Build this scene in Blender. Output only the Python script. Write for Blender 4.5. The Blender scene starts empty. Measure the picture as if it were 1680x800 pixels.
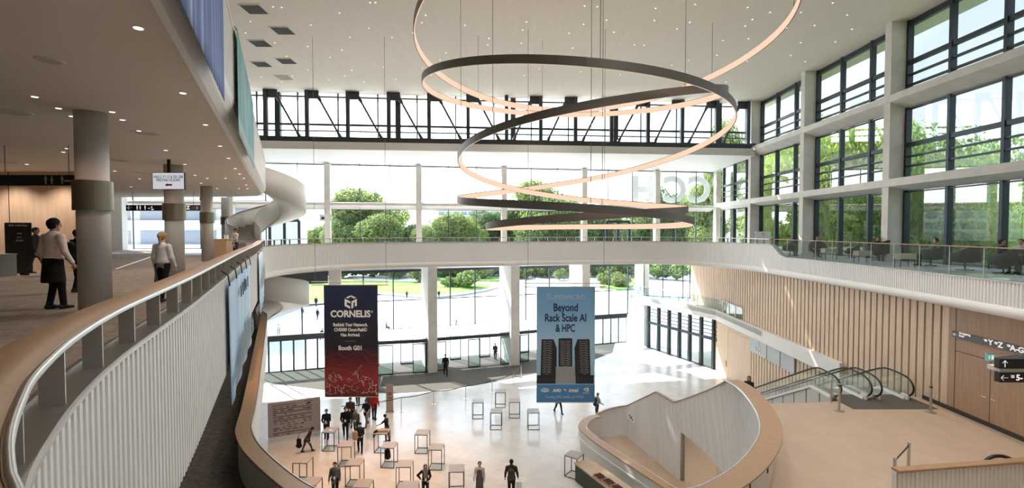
import bpy, bmesh, math, random
import numpy as np
from mathutils import Vector, Matrix
from mathutils.geometry import tessellate_polygon

# ------------------------------------------------------------------ camera, light, exposure
SC = bpy.context.scene
COL = SC.collection
CZ = 12.6                      # eye height above the entrance hall floor
F = 790.0
PITCH = math.radians(1.667)
cam = bpy.data.cameras.new('camera')
cam.sensor_width = 36.0
cam.lens = F / 1680.0 * 36.0
cam.clip_start = 0.05
cam.clip_end = 800
camo = bpy.data.objects.new('camera', cam)
camo.location = (0, 0, CZ)
camo.rotation_euler = (math.pi / 2 - PITCH, 0, 0)
COL.objects.link(camo)
SC.camera = camo

SC.view_settings.view_transform = 'Standard'
SC.view_settings.look = 'None'
SC.view_settings.gamma = 1.0
SC.view_settings.use_curve_mapping = False
SC.view_settings.exposure = 1.28
SC.cycles.max_bounces = 10
SC.cycles.diffuse_bounces = 5
SC.cycles.glossy_bounces = 4
SC.cycles.transmission_bounces = 8
SC.cycles.transparent_max_bounces = 24
SC.cycles.sample_clamp_indirect = 6.0
SC.cycles.use_denoising = True

world = bpy.data.worlds.new('sky')
SC.world = world
world.use_nodes = True
wn, wl = world.node_tree.nodes, world.node_tree.links
wn.clear()
w_out = wn.new('ShaderNodeOutputWorld')
w_bg = wn.new('ShaderNodeBackground')
w_tc = wn.new('ShaderNodeTexCoord')
w_sep = wn.new('ShaderNodeSeparateXYZ')
w_rmp = wn.new('ShaderNodeValToRGB')
w_rmp.color_ramp.elements[0].position = 0.0
w_rmp.color_ramp.elements[0].color = (0.97, 0.97, 0.95, 1)
w_rmp.color_ramp.elements[1].position = 0.75
w_rmp.color_ramp.elements[1].color = (0.46, 0.60, 0.86, 1)
e_ = w_rmp.color_ramp.elements.new(0.25)
e_.color = (0.76, 0.86, 0.98, 1)
wl.new(w_tc.outputs['Generated'], w_sep.inputs[0])
wl.new(w_sep.outputs['Z'], w_rmp.inputs[0])
wl.new(w_rmp.outputs[0], w_bg.inputs[0])
# brighter towards the sun, deeper blue away from it
w_dot = wn.new('ShaderNodeVectorMath'); w_dot.operation = 'DOT_PRODUCT'; w_dot.inputs[1].default_value = (-0.543, 0.521, 0.656)
w_mr = wn.new('ShaderNodeMapRange'); w_mr.inputs[1].default_value = 0.22; w_mr.inputs[2].default_value = 0.85; w_mr.inputs[3].default_value = 0.60; w_mr.inputs[4].default_value = 3.2
wl.new(w_tc.outputs['Generated'], w_dot.inputs[0]); wl.new(w_dot.outputs['Value'], w_mr.inputs[0]); wl.new(w_mr.outputs[0], w_bg.inputs[1])
wl.new(w_bg.outputs[0], w_out.inputs[0])

SUN_AZ, SUN_EL = (0.72, -0.69), math.radians(38.5)      # travel direction in plan
sun = bpy.data.lights.new('sun', 'SUN')
sun.energy = 5.5
sun.angle = math.radians(0.6)
sun.color = (1.0, 0.95, 0.87)
suno = bpy.data.objects.new('sun', sun)
sd = Vector((SUN_AZ[0] * math.cos(SUN_EL), SUN_AZ[1] * math.cos(SUN_EL), -math.sin(SUN_EL)))
suno.rotation_euler = sd.to_track_quat('-Z', 'Y').to_euler()
suno.location = (-60, 90, 60)
COL.objects.link(suno)

# ------------------------------------------------------------------ levels (relative to the eye: h) and plan lines
def H(h): return CZ + h
Z_GAL, Z_MID, Z_TOP = H(-1.7), H(-7.2), H(11.3)      # gallery, landing, main ceiling
Z_LC = H(2.38)                                       # ceiling of the left-hand gallery
CP, SP = math.cos(PITCH), math.sin(PITCH)
def ray(px, py):
    u, v = (px - 840.0) / F, (400.0 - py) / F
    return Vector((u, CP + v * SP, v * CP - SP))
def PZ(px, py, z):                                   # point of the photograph on the level z
    d = ray(px, py); t = (z - CZ) / d.z
    return Vector((d.x * t, d.y * t, z))
def PY(px, py, y):                                   # ... on the vertical plane at depth y
    d = ray(px, py); t = y / d.y
    return Vector((d.x * t, y, CZ + d.z * t))
def PL(px, py, x0, y0, x1, y1):                      # ... on the vertical plane through two plan points
    d = ray(px, py); nx, ny = (y1 - y0), -(x1 - x0)
    t = (x0 * nx + y0 * ny) / (d.x * nx + d.y * ny)
    return Vector((d.x * t, d.y * t, CZ + d.z * t))

# ------------------------------------------------------------------ helpers
def prop(o, label=None, cat=None, group=None, kind=None):
    if label: o['label'] = label
    if cat: o['category'] = cat
    if group: o['group'] = group
    if kind: o['kind'] = kind
    return o
def empty(name, loc=(0, 0, 0), label=None, cat=None, group=None, rz=0.0, kind=None):
    o = bpy.data.objects.new(name, None)
    o.location = loc; o.rotation_euler = (0, 0, rz); o.empty_display_size = 0.2
    COL.objects.link(o)
    return prop(o, label, cat, group, kind)
class MB:
    """collects faces; build() links them as one mesh object"""
    def __init__(s): s.v, s.f, s.m = [], [], []
    def add(s, vs, fs, mi=0):
        b = len(s.v); s.v.extend([tuple(p) for p in vs])
        s.f.extend([tuple(i + b for i in f) for f in fs]); s.m.extend([mi] * len(fs)); return s
    def hexa(s, p, mi=0):       # 8 corners: bottom ring then top ring
        return s.add(p, [(3, 2, 1, 0), (4, 5, 6, 7), (0, 1, 5, 4), (1, 2, 6, 5), (2, 3, 7, 6), (3, 0, 4, 7)], mi)
    def box(s, x0, y0, z0, x1, y1, z1, mi=0):
        return s.hexa([(x0, y0, z0), (x1, y0, z0), (x1, y1, z0), (x0, y1, z0), (x0, y0, z1), (x1, y0, z1), (x1, y1, z1), (x0, y1, z1)], mi)
    def obox(s, c, sx, sy, z0, z1, ang=0.0, mi=0):      # centred at plan point c, turned by ang
        ca, sa = math.cos(ang), math.sin(ang); q = []
        for z in (z0, z1):
            for dx, dy in ((-sx / 2, -sy / 2), (sx / 2, -sy / 2), (sx / 2, sy / 2), (-sx / 2, sy / 2)):
                q.append((c[0] + dx * ca - dy * sa, c[1] + dx * sa + dy * ca, z))
        return s.hexa(q, mi)
    def wallseg(s, a, b, t, z0, z1, mi=0):              # upright slab along plan segment a-b, thickness t to its left
        a, b = Vector((a[0], a[1])), Vector((b[0], b[1])); d = (b - a).normalized(); n = Vector((-d.y, d.x)) * t
        q = []
        for z in (z0, z1):
            for p in (a, b, b + n, a + n): q.append((p.x, p.y, z))
        return s.hexa(q, mi)
    def bar(s, a, b, w, h=None, mi=0):                  # square bar between two points
        a, b = Vector(a), Vector(b); h = h or w; d = (b - a)
        if d.length < 1e-6: return s
        d.normalize(); up = Vector((0, 0, 1)) if abs(d.z) < 0.95 else Vector((0, 1, 0))
        r = d.cross(up).normalized() * (w / 2); u = r.cross(d).normalized() * (h / 2)
        return s.hexa([a - r - u, a + r - u, a + r + u, a - r + u, b - r - u, b + r - u, b + r + u, b - r + u], mi)
    def tube(s, pts, r, n=8, mi=0, caps=True):
        pts = [Vector(p) for p in pts]; k = len(pts)
        rs = r if isinstance(r, (list, tuple)) else [r] * k
        rings = []; prev = None
        for i, p in enumerate(pts):
            d = (pts[min(i + 1, k - 1)] - pts[max(i - 1, 0)]).normalized()
            if prev is None:
                up = Vector((0, 0, 1)) if abs(d.z) < 0.9 else Vector((1, 0, 0)); a = d.cross(up).normalized()
            else:
                a = (prev - d * prev.dot(d)).normalized()
            prev = a; b = d.cross(a)
            rings.append([p + (a * math.cos(2 * math.pi * j / n) + b * math.sin(2 * math.pi * j / n)) * rs[i] for j in range(n)])
        vs = [q for R in rings for q in R]; fs = []
        for i in range(k - 1):
            for j in range(n):
                fs.append((i * n + j, i * n + (j + 1) % n, (i + 1) * n + (j + 1) % n, (i + 1) * n + j))
        if caps: fs += [tuple(range(n - 1, -1, -1)), tuple((k - 1) * n + j for j in range(n))]
        return s.add(vs, fs, mi)
    def lathe(s, c, prof, n=20, mi=0):                  # prof: (radius, z) bottom to top
        vs, fs = [], []
        for r, z in prof:
            for j in range(n): vs.append((c[0] + r * math.cos(2 * math.pi * j / n), c[1] + r * math.sin(2 * math.pi * j / n), z))
        for i in range(len(prof) - 1):
            for j in range(n): fs.append((i * n + j, i * n + (j + 1) % n, (i + 1) * n + (j + 1) % n, (i + 1) * n + j))
        fs += [tuple(range(n - 1, -1, -1)), tuple((len(prof) - 1) * n + j for j in range(n))]
        return s.add(vs, fs, mi)
    def poly(s, pts, z0, z1, mi=0):                     # extruded plan polygon
        k = len(pts); tri = tessellate_polygon([[Vector((p[0], p[1], 0)) for p in pts]])
        vs = [(p[0], p[1], z0) for p in pts] + [(p[0], p[1], z1) for p in pts]
        fs = [tuple(t) for t in tri] + [tuple(i + k for i in reversed(t)) for t in tri]
        fs += [(i, (i + 1) % k, (i + 1) % k + k, i + k) for i in range(k)]
        return s.add(vs, fs, mi)
    def sweep(s, path, prof, mi=0, close=False, ends=True):
        """path: plan points; prof: list of (offset to the left of travel, z), or one such list per path point"""
        nr = normals2(path); var = isinstance(prof[0][0], (list, tuple)); n = len(prof[0]) if var else len(prof)
        vs, fs = [], []
        for i, p in enumerate(path):
            for o, z in (prof[i] if var else prof): vs.append((p[0] + nr[i][0] * o, p[1] + nr[i][1] * o, z))
        m = n if close else n - 1
        for i in range(len(path) - 1):
            for j in range(m):
                fs.append((i * n + j, (i + 1) * n + j, (i + 1) * n + (j + 1) % n, i * n + (j + 1) % n))
        if close and ends: fs += [tuple(range(n)), tuple((len(path) - 1) * n + j for j in reversed(range(n)))]
        return s.add(vs, fs, mi)
    def build(s, name, mat, parent=None, smooth=False, recalc=True):
        me = bpy.data.meshes.new(name); me.from_pydata(s.v, [], s.f)
        for m in (mat if isinstance(mat, (list, tuple)) else [mat]): me.materials.append(m)
        me.polygons.foreach_set('material_index', s.m)
        if recalc:
            bm = bmesh.new(); bm.from_mesh(me); bmesh.ops.recalc_face_normals(bm, faces=bm.faces); bm.to_mesh(me); bm.free()
        if smooth:
            me.polygons.foreach_set('use_smooth', [True] * len(me.polygons))
        me.update()
        o = bpy.data.objects.new(name, me); COL.objects.link(o)
        if parent is not None: o.parent = parent
        return o
def normals2(path):
    out = []; k = len(path)
    for i in range(k):
        a, b = path[max(i - 1, 0)], path[min(i + 1, k - 1)]
        dx, dy = b[0] - a[0], b[1] - a[1]; l = math.hypot(dx, dy) or 1
        out.append((-dy / l, dx / l))
    return out
def spline(pts, n=12):
    """Catmull-Rom through points of any dimension"""
    P = [np.array(p, float) for p in pts]; P = [2 * P[0] - P[1]] + P + [2 * P[-1] - P[-2]]; out = []
    for i in range(1, len(P) - 2):
        for k in range(n):
            t = k / n
            out.append(0.5 * ((2 * P[i]) + (P[i + 1] - P[i - 1]) * t + (2 * P[i - 1] - 5 * P[i] + 4 * P[i + 1] - P[i + 2]) * t * t + (3 * P[i] - P[i - 1] - 3 * P[i + 1] + P[i + 2]) * t ** 3))
    out.append(P[-2]); return out
def resample(pts, step):
    P = np.array([list(p) for p in pts], float); d = np.sqrt((np.diff(P[:, :2], axis=0) ** 2).sum(1)); s = np.concatenate([[0], np.cumsum(d)])
    n = max(2, int(round(s[-1] / step)) + 1); t = np.linspace(0, s[-1], n)
    return [tuple(np.interp(x, s, P[:, j]) for j in range(P.shape[1])) for x in t]
def struct(o, label, cat): return prop(o, label, cat, None, 'structure')
def copy_tree(o, parent=None):
    c = o.copy(); COL.objects.link(c); c.parent = parent
    for ch in o.children: copy_tree(ch, c)
    return c

# ------------------------------------------------------------------ materials
MATS = {}
def mat(name, col, rough=0.6, metal=0.0, var=0.0, scale=4.0, stretch=(1, 1, 1), bump=0.0, spec=0.5, emit=None, estr=0.0, trans=0.0):
    if name in MATS: return MATS[name]
    m = bpy.data.materials.new(name); m.use_nodes = True; nt = m.node_tree; N, L = nt.nodes, nt.links
    b = N['Principled BSDF']
    b.inputs['Base Color'].default_value = (*col, 1); b.inputs['Roughness'].default_value = rough
    b.inputs['Metallic'].default_value = metal; b.inputs['Specular IOR Level'].default_value = spec
    if emit: b.inputs['Emission Color'].default_value = (*emit, 1); b.inputs['Emission Strength'].default_value = estr
    if var or bump:
        tc = N.new('ShaderNodeTexCoord'); mp = N.new('ShaderNodeMapping'); mp.inputs['Scale'].default_value = stretch
        nz = N.new('ShaderNodeTexNoise'); nz.inputs['Scale'].default_value = scale; nz.inputs['Detail'].default_value = 5
        L.new(tc.outputs['Object'], mp.inputs[0]); L.new(mp.outputs[0], nz.inputs['Vector'])
        if var:
            mx = N.new('ShaderNodeMix'); mx.data_type = 'RGBA'; rp = N.new('ShaderNodeMapRange')
            rp.inputs[1].default_value = 0.3; rp.inputs[2].default_value = 0.7
            L.new(nz.outputs['Fac'], rp.inputs[0]); L.new(rp.outputs[0], mx.inputs[0])
            mx.inputs[6].default_value = (*[max(0, c * (1 - var)) for c in col], 1); mx.inputs[7].default_value = (*[min(1, c * (1 + var)) for c in col], 1)
            L.new(mx.outputs[2], b.inputs['Base Color'])
        if bump:
            bp = N.new('ShaderNodeBump'); bp.inputs['Strength'].default_value = bump; bp.inputs['Distance'].default_value = 0.02
            L.new(nz.outputs['Fac'], bp.inputs['Height']); L.new(bp.outputs[0], b.inputs['Normal'])
    MATS[name] = m; return m
def glass_mat(name, tint=(1, 1, 1), refl=1.0, add=0.0):
    m = bpy.data.materials.new(name); m.use_nodes = True; N, L = m.node_tree.nodes, m.node_tree.links; N.clear()
    o = N.new('ShaderNodeOutputMaterial'); t = N.new('ShaderNodeBsdfTransparent'); g = N.new('ShaderNodeBsdfGlossy'); mx = N.new('ShaderNodeMixShader')
    lw = N.new('ShaderNodeLayerWeight'); lw.inputs[0].default_value = 0.5; fr = N.new('ShaderNodeMath'); fr.operation = 'POWER'; fr.inputs[1].default_value = 4.5
    L.new(lw.outputs['Facing'], fr.inputs[0]); mt = N.new('ShaderNodeMath'); mt.operation = 'MULTIPLY_ADD'; mt.use_clamp = True
    mt.inputs[1].default_value = refl * 0.9; mt.inputs[2].default_value = 0.04 * refl + add
    t.inputs[0].default_value = (*tint, 1); g.inputs['Roughness'].default_value = 0.01
    L.new(fr.outputs[0], mt.inputs[0]); L.new(mt.outputs[0], mx.inputs[0]); L.new(t.outputs[0], mx.inputs[1]); L.new(g.outputs[0], mx.inputs[2]); L.new(mx.outputs[0], o.inputs[0])
    MATS[name] = m; return m
def emis_mat(name, col, s):
    m = bpy.data.materials.new(name); m.use_nodes = True; N, L = m.node_tree.nodes, m.node_tree.links; N.clear()
    o = N.new('ShaderNodeOutputMaterial'); e = N.new('ShaderNodeEmission'); e.inputs[0].default_value = (*col, 1); e.inputs[1].default_value = s
    L.new(e.outputs[0], o.inputs[0]); MATS[name] = m; return m
def tile_mat(name, col, joint, w, h, rough, var=0.06, rot=0.0, spec=0.5):
    m = mat(name, col, rough, spec=spec); N, L = m.node_tree.nodes, m.node_tree.links; b = N['Principled BSDF']
    tc = N.new('ShaderNodeTexCoord'); mp = N.new('ShaderNodeMapping'); mp.inputs['Rotation'].default_value = (0, 0, rot)
    br = N.new('ShaderNodeTexBrick'); br.offset = 0.5; br.inputs['Scale'].default_value = 1.0
    br.inputs['Brick Width'].default_value = w; br.inputs['Row Height'].default_value = h; br.inputs['Mortar Size'].default_value = 0.006
    br.inputs['Color1'].default_value = (*[c * (1 - var) for c in col], 1); br.inputs['Color2'].default_value = (*[min(1, c * (1 + var)) for c in col], 1)
    br.inputs['Mortar'].default_value = (*joint, 1)
    L.new(tc.outputs['Object'], mp.inputs[0]); L.new(mp.outputs[0], br.inputs['Vector'])
    nz = N.new('ShaderNodeTexNoise'); nz.inputs['Scale'].default_value = 1.3; nz.inputs['Detail'].default_value = 6
    L.new(tc.outputs['Object'], nz.inputs['Vector'])
    mx = N.new('ShaderNodeMix'); mx.data_type = 'RGBA'; mx.blend_type = 'MULTIPLY'; mx.inputs[0].default_value = 0.25
    L.new(br.outputs['Color'], mx.inputs[6]); L.new(nz.outputs['Fac'], mx.inputs[7]); L.new(mx.outputs[2], b.inputs['Base Color'])
    return m
M = {}
M['concrete'] = mat('concrete', (0.74, 0.715, 0.67), 0.8, var=0.07, scale=1.6, bump=0.05)
M['concrete_grey'] = mat('concrete_grey', (0.50, 0.485, 0.46), 0.75, var=0.10, scale=1.4, bump=0.06)
M['ceil'] = mat('ceiling_beige', (0.77, 0.715, 0.63), 0.85, var=0.025, scale=0.5, stretch=(8, 0.4, 1))
M['ceil_low'] = mat('ceiling_gallery', (0.72, 0.665, 0.59), 0.85, var=0.02, scale=0.6)
M['white'] = mat('white_paint', (0.80, 0.785, 0.75), 0.55, var=0.02, scale=0.7)
M['rib'] = mat('white_ribbed_panel', (0.84, 0.835, 0.82), 0.5, var=0.015, scale=0.8)
M['stone'] = tile_mat('stone_floor', (0.74, 0.70, 0.655), (0.50, 0.46, 0.41), 1.8, 0.9, 0.2, 0.035, rot=0.5, spec=0.32)
M['midstone'] = tile_mat('landing_floor', (0.585, 0.44, 0.33), (0.50, 0.38, 0.285), 2.4, 1.2, 0.42, 0.02)
M['wood'] = mat('oak', (0.52, 0.345, 0.215), 0.5, var=0.13, scale=3.0, stretch=(6, 6, 0.35))
M['wood_dark'] = mat('oak_dark', (0.40, 0.25, 0.155), 0.5, var=0.14, scale=3.0, stretch=(6, 6, 0.3))
M['wood_slat'] = mat('oak_slat', (0.70, 0.52, 0.365), 0.5, var=0.10, scale=2.5, stretch=(5, 5, 0.3))
M['handwood'] = mat('handrail_oak', (0.40, 0.245, 0.135), 0.38, var=0.07, scale=7, stretch=(1.0, 1.0, 3))
M['groove'] = mat('dark_groove', (0.05, 0.04, 0.033), 0.9)
M['carpet'] = mat('carpet_brown', (0.26, 0.215, 0.18), 0.95, var=0.22, scale=6.0, bump=0.25, spec=0.1)
M['carpet_light'] = mat('carpet_pale', (0.42, 0.385, 0.345), 0.7, var=0.08, scale=3.0)
M['carpet_dark'] = mat('carpet_dark', (0.16, 0.14, 0.125), 0.95, var=0.25, scale=7.0, bump=0.2, spec=0.1)
M['lounge'] = mat('lounge_floor', (0.33, 0.335, 0.34), 0.45, var=0.08, scale=2.0)
M['mat'] = mat('entrance_mat', (0.125, 0.115, 0.103), 0.9, var=0.10, scale=9.0, spec=0.15)
M['dark'] = mat('dark_metal', (0.05, 0.055, 0.064), 0.42, metal=0.3)
M['frame'] = mat('window_frame_dark', (0.045, 0.057, 0.072), 0.4, metal=0.35)
M['steel'] = mat('brushed_steel', (0.62, 0.60, 0.57), 0.34, metal=0.95)
M['satin'] = mat('satin_steel', (0.50, 0.47, 0.43), 0.45, metal=0.8)
M['bronze'] = mat('bronze_band', (0.245, 0.225, 0.165), 0.42, metal=0.85, var=0.06, scale=3)
M['black'] = mat('black_plastic', (0.015, 0.015, 0.016), 0.45)
M['rubber'] = mat('black_rubber', (0.012, 0.012, 0.013), 0.5)
M['glass'] = glass_mat('window_glass', (0.94, 0.97, 0.96), 1.0, 0.0)
M['glass_r'] = glass_mat('facade_glass', (0.84, 0.90, 0.89), 2.2, 0.09)
M['railglass'] = glass_mat('railing_glass', (0.82, 0.88, 0.86), 1.0, 0.0)
M['doorglass'] = glass_mat('door_glass', (0.84, 0.93, 0.90), 1.4, 0.03)
M['lit'] = emis_mat('lamp_band', (1.0, 0.65, 0.47), 0.46)
M['down'] = emis_mat('downlight_glow', (1.0, 0.93, 0.84), 0.7)
M['bronze_dark'] = mat('lamp_housing', (0.17, 0.152, 0.132), 0.42, metal=0.45)
M['wire'] = mat('wire_grey', (0.17, 0.16, 0.15), 0.5, metal=0.5)
M['sign_dark'] = mat('sign_dark', (0.022, 0.022, 0.022), 0.5)
M['sign_white'] = mat('sign_white', (0.85, 0.85, 0.85), 0.5)
M['sign_lit'] = emis_mat('sign_lit', (1.0, 0.93, 0.88), 0.36)
M['plaza'] = mat('plaza_paving', (0.82, 0.80, 0.77), 0.85, var=0.05, scale=0.4)
M['kerb'] = mat('kerb_stone', (0.33, 0.33, 0.33), 0.85, var=0.08, scale=1.0)
M['lawn'] = mat('lawn_grass', (0.20, 0.33, 0.08), 0.95, var=0.35, scale=0.6, spec=0.1)
# ------------------------------------------------------------------ plan lines of the building
def UY(x): return 44.3 + 0.163 * (x + 19.7)          # glazing of the upper far side
def TY(x): return 39.0 + 0.0911 * (x + 20.7)         # steel truss under the roof
def XF(y): return 19.68 + 0.034 * y                  # hall face of the concrete fins
def XG(y): return XF(y) + 0.95                       # glazing of the long side
def XW(y): return 16.9 + 0.034 * y                   # oak wall under the lounge
LA, LB = PZ(440, 612, 0), PZ(1026, 561, 0)           # glazing of the entrance side
ldir = Vector((LB.x - LA.x, LB.y - LA.y)).normalized(); lnor = Vector((ldir.y, -ldir.x))   # lnor points into the hall
def LP(px):                                          # plan point on the entrance glazing behind picture column px
    p = PL(px, 580, LA.x, LA.y, LB.x, LB.y); return Vector((p.x, p.y))
def UP(px):
    p = PL(px, 330, -19.7, 44.3, 21.4, UY(21.4)); return Vector((p.x, p.y))

# gallery edge seen from above: left side away from the eye, the bridge, then back along the lounge
GP = [(1.6, 0.42), (0.4, 0.50), (-0.40, 0.70), (-0.82, 0.88), (-1.157, 1.104), (-1.345, 1.265), (-1.533, 1.45), (-1.775, 1.72), (-2.006, 2.0), (-2.35, 2.5), (-2.65, 3.0), (-2.915, 3.5), (-3.155, 4.0), (-3.60, 5.0), (-4.28, 6.5), (-5.46, 9.0), (-7.87, 14.1), (-11.2, 21.3), (-14.0, 27.0), (-14.75, 29.0),
      (-14.85, 31.0), (-14.3, 33.0), (-13.0, 34.9), (-10.9, 36.6), (-6.5, 38.1), (0.0, 39.6), (5.0, 40.6), (9.0, 41.2), (11.8, 41.3), (14.3, 40.3), (16.0, 38.2), (16.9, 35.6),
      (17.2, 32.4), (17.15, 28.5), (17.05, 24.0), (16.8, 19.5), (16.5, 15.0), (16.2, 9.0), (15.9, 0.0), (15.7, -7.9)]
GS = resample(spline(GP, 14), 0.1)
S_RAIL = max(i for i, p in enumerate(GS) if p[1] > 32.1 and p[0] > 16) 
S_GLASS = min(i for i, p in enumerate(GS) if p[1] < 30.6 and p[0] > 16)

# ------------------------------------------------------------------ the room
o = MB().box(-37, -8, -0.3, 23, 57, 0.0).build('floor', M['stone']); struct(o, 'pale stone tile floor of the entrance hall below the galleries', 'floor')
# entrance mat
mp_ = [PZ(x, y, 0) for x, y in ((400, 650), (437, 627), (480, 633), (530, 639), (590, 643.5), (650, 645), (700, 642), (745, 637), (800, 628), (850, 618), (905, 607), (960, 595), (1005, 578))]
mp_ = [(p.x, p.y) for p in mp_]
mp_ += [(LB.x - 1.2, LB.y - 0.2), (LA.x - 6, LA.y - 2.2)]
o = MB().poly(mp_, 0.0, 0.012).build('entrance_mat', M['mat']); prop(o, 'wide grey-brown entrance mat curving in front of the glass doors', 'mat')

# main ceiling
o = MB().poly([(-40, -8), (23.3, -8), (23.6, 47.0), (21.5, TY(21) + 3.2), (-40, TY(-40) + 3.2)], Z_TOP, Z_TOP + 0.5).build('ceiling', M['ceil']); struct(o, 'flat beige ceiling high above the hall', 'ceiling')
# walls that close the hall
struct(MB().box(-37, -8.3, 0, 23, -8, Z_TOP).build('wall_back', M['white']), 'white end wall behind the viewing gallery', 'wall')
struct(MB().box(-37.3, -8.3, 0, -37, 42, Z_TOP).build('wall_left', M['white']), 'white outer wall of the gallery side', 'wall')

# gallery slab: everything outside the curved edge
slab = [(GS[0][0], -8.0)] + [(GS[i][0] + normals2(GS)[i][0] * 0.3, GS[i][1] + normals2(GS)[i][1] * 0.3) for i in range(0, len(GS), 6)]
slab += [(15.99, -8.0), (XG(-8) + 0.2, -8.0), (XG(51) + 0.2, 51.2), (-37, UY(-37) + 0.2), (-37, -8)]
o = MB().poly(slab, H(-2.92), H(-1.72)).build('floor_gallery', M['white']); struct(o, 'white concrete slab of the gallery level ringing the hall', 'floor')
gl = [p for p in GS if p[0] < -0.2 and p[1] < 33.5]
gl = [(p[0] - 0.1, p[1]) for p in gl[::4]]
cl0, cl1 = PZ(190, 441, Z_GAL), PZ(280, 410, Z_GAL)
o = MB().poly([(-0.4, -8)] + gl + [(-15.4, 33.0), (cl1.x + 5.5, cl1.y - 8.0), (cl1.x + 1.5, cl1.y - 2.0), (cl1.x, cl1.y), (-33.1, 40.9), (-37, 40.9), (-37, -8)], H(-1.72), Z_GAL).build('floor_carpet', M['carpet']); struct(o, 'brown carpet of the gallery walkway', 'floor')
o = MB().poly([(cl1.x, cl1.y), (cl1.x + 1.5, cl1.y - 2.0), (cl1.x + 5.5, cl1.y - 8.0), (-15.4, 33.0), (-14.5, 35.5), (-11, 37.4), (-6.5, 39.0), (0, 40.4), (9, 42), (12, 42), (14.5, 41), (16.6, 38.5), (17.6, 35.7), (20.6, 36), (21.3, 51), (-33.1, UY(-33.1) - .1), (-33.1, 40.9)], H(-1.72), Z_GAL - 0.002).build('floor_bridge', M['carpet_light']); struct(o, 'pale smooth floor of the bridge and the gallery end by the windows', 'floor')
lg = [p for p in GS if p[0] > 15 and p[1] < 36.0]
o = MB().poly([(p[0] + 0.25, p[1]) for p in lg[::4]] + [(XG(-8), -8), (XG(36), 36)], H(-1.72), Z_GAL).build('floor_lounge', M['lounge']); struct(o, 'grey floor of the lounge behind the glass railing', 'floor')
o = MB().bar((cl0.x + 0.0, cl0.y, Z_GAL + 0.004), (cl1.x, cl1.y, Z_GAL + 0.004), 0.10, 0.008).build('trim_1', M['sign_white']); struct(o, 'thin pale floor strip at the carpet border', 'floor strip')

# balustrade along the whole gallery edge
bal = empty('gallery_balustrade', (GS[0][0], GS[0][1], Z_GAL), 'long curving white ribbed balustrade with oak handrail sweeping round the gallery and bridge', 'balustrade')
BI = Matrix.Translation(bal.location).inverted()
def under(o, par, keep=True):
    o.parent = par; o.matrix_parent_inverse = Matrix.Translation(par.location).inverted(); return o
def ribbed(path, period=0.13):
    q = resample(path, 0.01); n = int(len(q) * 0.01 / period); out = []
    for k in range(n):
        for f in (0.0, 0.47, 0.5, 0.97): out.append(q[min(len(q) - 1, int((k + f) * period / 0.01 + 0.5))])
    return out + [q[-1]]
FINE = ribbed(GS)
def ztop(p):
    if p[0] > 15 and p[1] < 33:
        t = min(1, max(0, (32.3 - p[1]) / 1.9)); t = t * t * (3 - 2 * t); return H(-0.97 - 0.75 * t)
    return H(-0.97)
def lefty(p): return min(1.0, max(0.0, (29.0 - p[1]) / 4.0)) if p[0] < 4 else 0.0
prof = []
for i, p in enumerate(FINE):
    o_ = (0.0, 0.0, 0.03, 0.03)[i % 4]
    prof.append([(o_, H(-2.56 - .35 * lefty(p))), (o_, ztop(p))])
under(MB().sweep(FINE, prof).build('ribbed_panel', M['rib'], None, recalc=False), bal)
G2 = GS
under(MB().sweep(G2, [[(0.05 + .05 * q, H(-2.56)), (-0.012 + .07 * q, H(-2.56)), (-0.012 + .07 * q, H(-2.80)), (0.03 + .03 * q, H(-2.90)), (0.14, H(-2.955)), (0.6, H(-2.96))] for q in map(lefty, G2)]).build('lower_band', M['white'], None, True), bal)
prof = []
for p in G2:
    zt = ztop(p); prof.append([(-0.014, zt - 0.03), (-0.014, zt), (0.0, zt + 0.008), (0.19, zt + 0.008), (0.19, zt + .03), (0.22, zt + .03), (0.22, min(zt, H(-1.70)) - 0.01)])
under(MB().sweep(G2, prof).build('ledge', M['satin'], None, False), bal)
RP = G2[:S_RAIL + 1]
def rrect(o0, o1, z0, z1, r=0.012):
    return [(o0 + r, z0), (o1 - r, z0), (o1, z0 + r), (o1, z1 - r), (o1 - r, z1), (o0 + r, z1), (o0, z1 - r), (o0, z0 + r)]
under(MB().sweep(RP, rrect(0.012, 0.26, H(-0.645), H(-0.60)), close=True).build('handrail', M['handwood'], None, True), bal)
under(MB().sweep(RP, rrect(-0.016, 0.012, H(-0.636), H(-0.598), 0.008), close=True).build('rail_edge', M['steel'], None, True), bal)
# sloping end cap at the step down to the glass railing
ec = [p for p in G2 if p[0] > 15 and 30.2 < p[1] < 32.6]
under(MB().sweep(ec, [[(-0.03, ztop(p) + 0.0), (0.30, ztop(p)), (0.30, ztop(p) + 0.05), (-0.03, ztop(p) + 0.05)] for p in ec], close=True).build('end_cap', M['satin']), bal)
bp = resample(RP, 0.82); bn = normals2(bp)
for i, p in enumerate(bp):
    if p[1] > 45 or len([0]) == 0: continue
    n = Vector((bn[i][0], bn[i][1])); c = Vector((p[0], p[1])) + n * 0.085
    a = math.atan2(n.y, n.x)
    under(MB().obox((c.x, c.y), 0.11, 0.02, H(-0.97), H(-0.64), a).build('baluster', M['satin']), bal)
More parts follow.
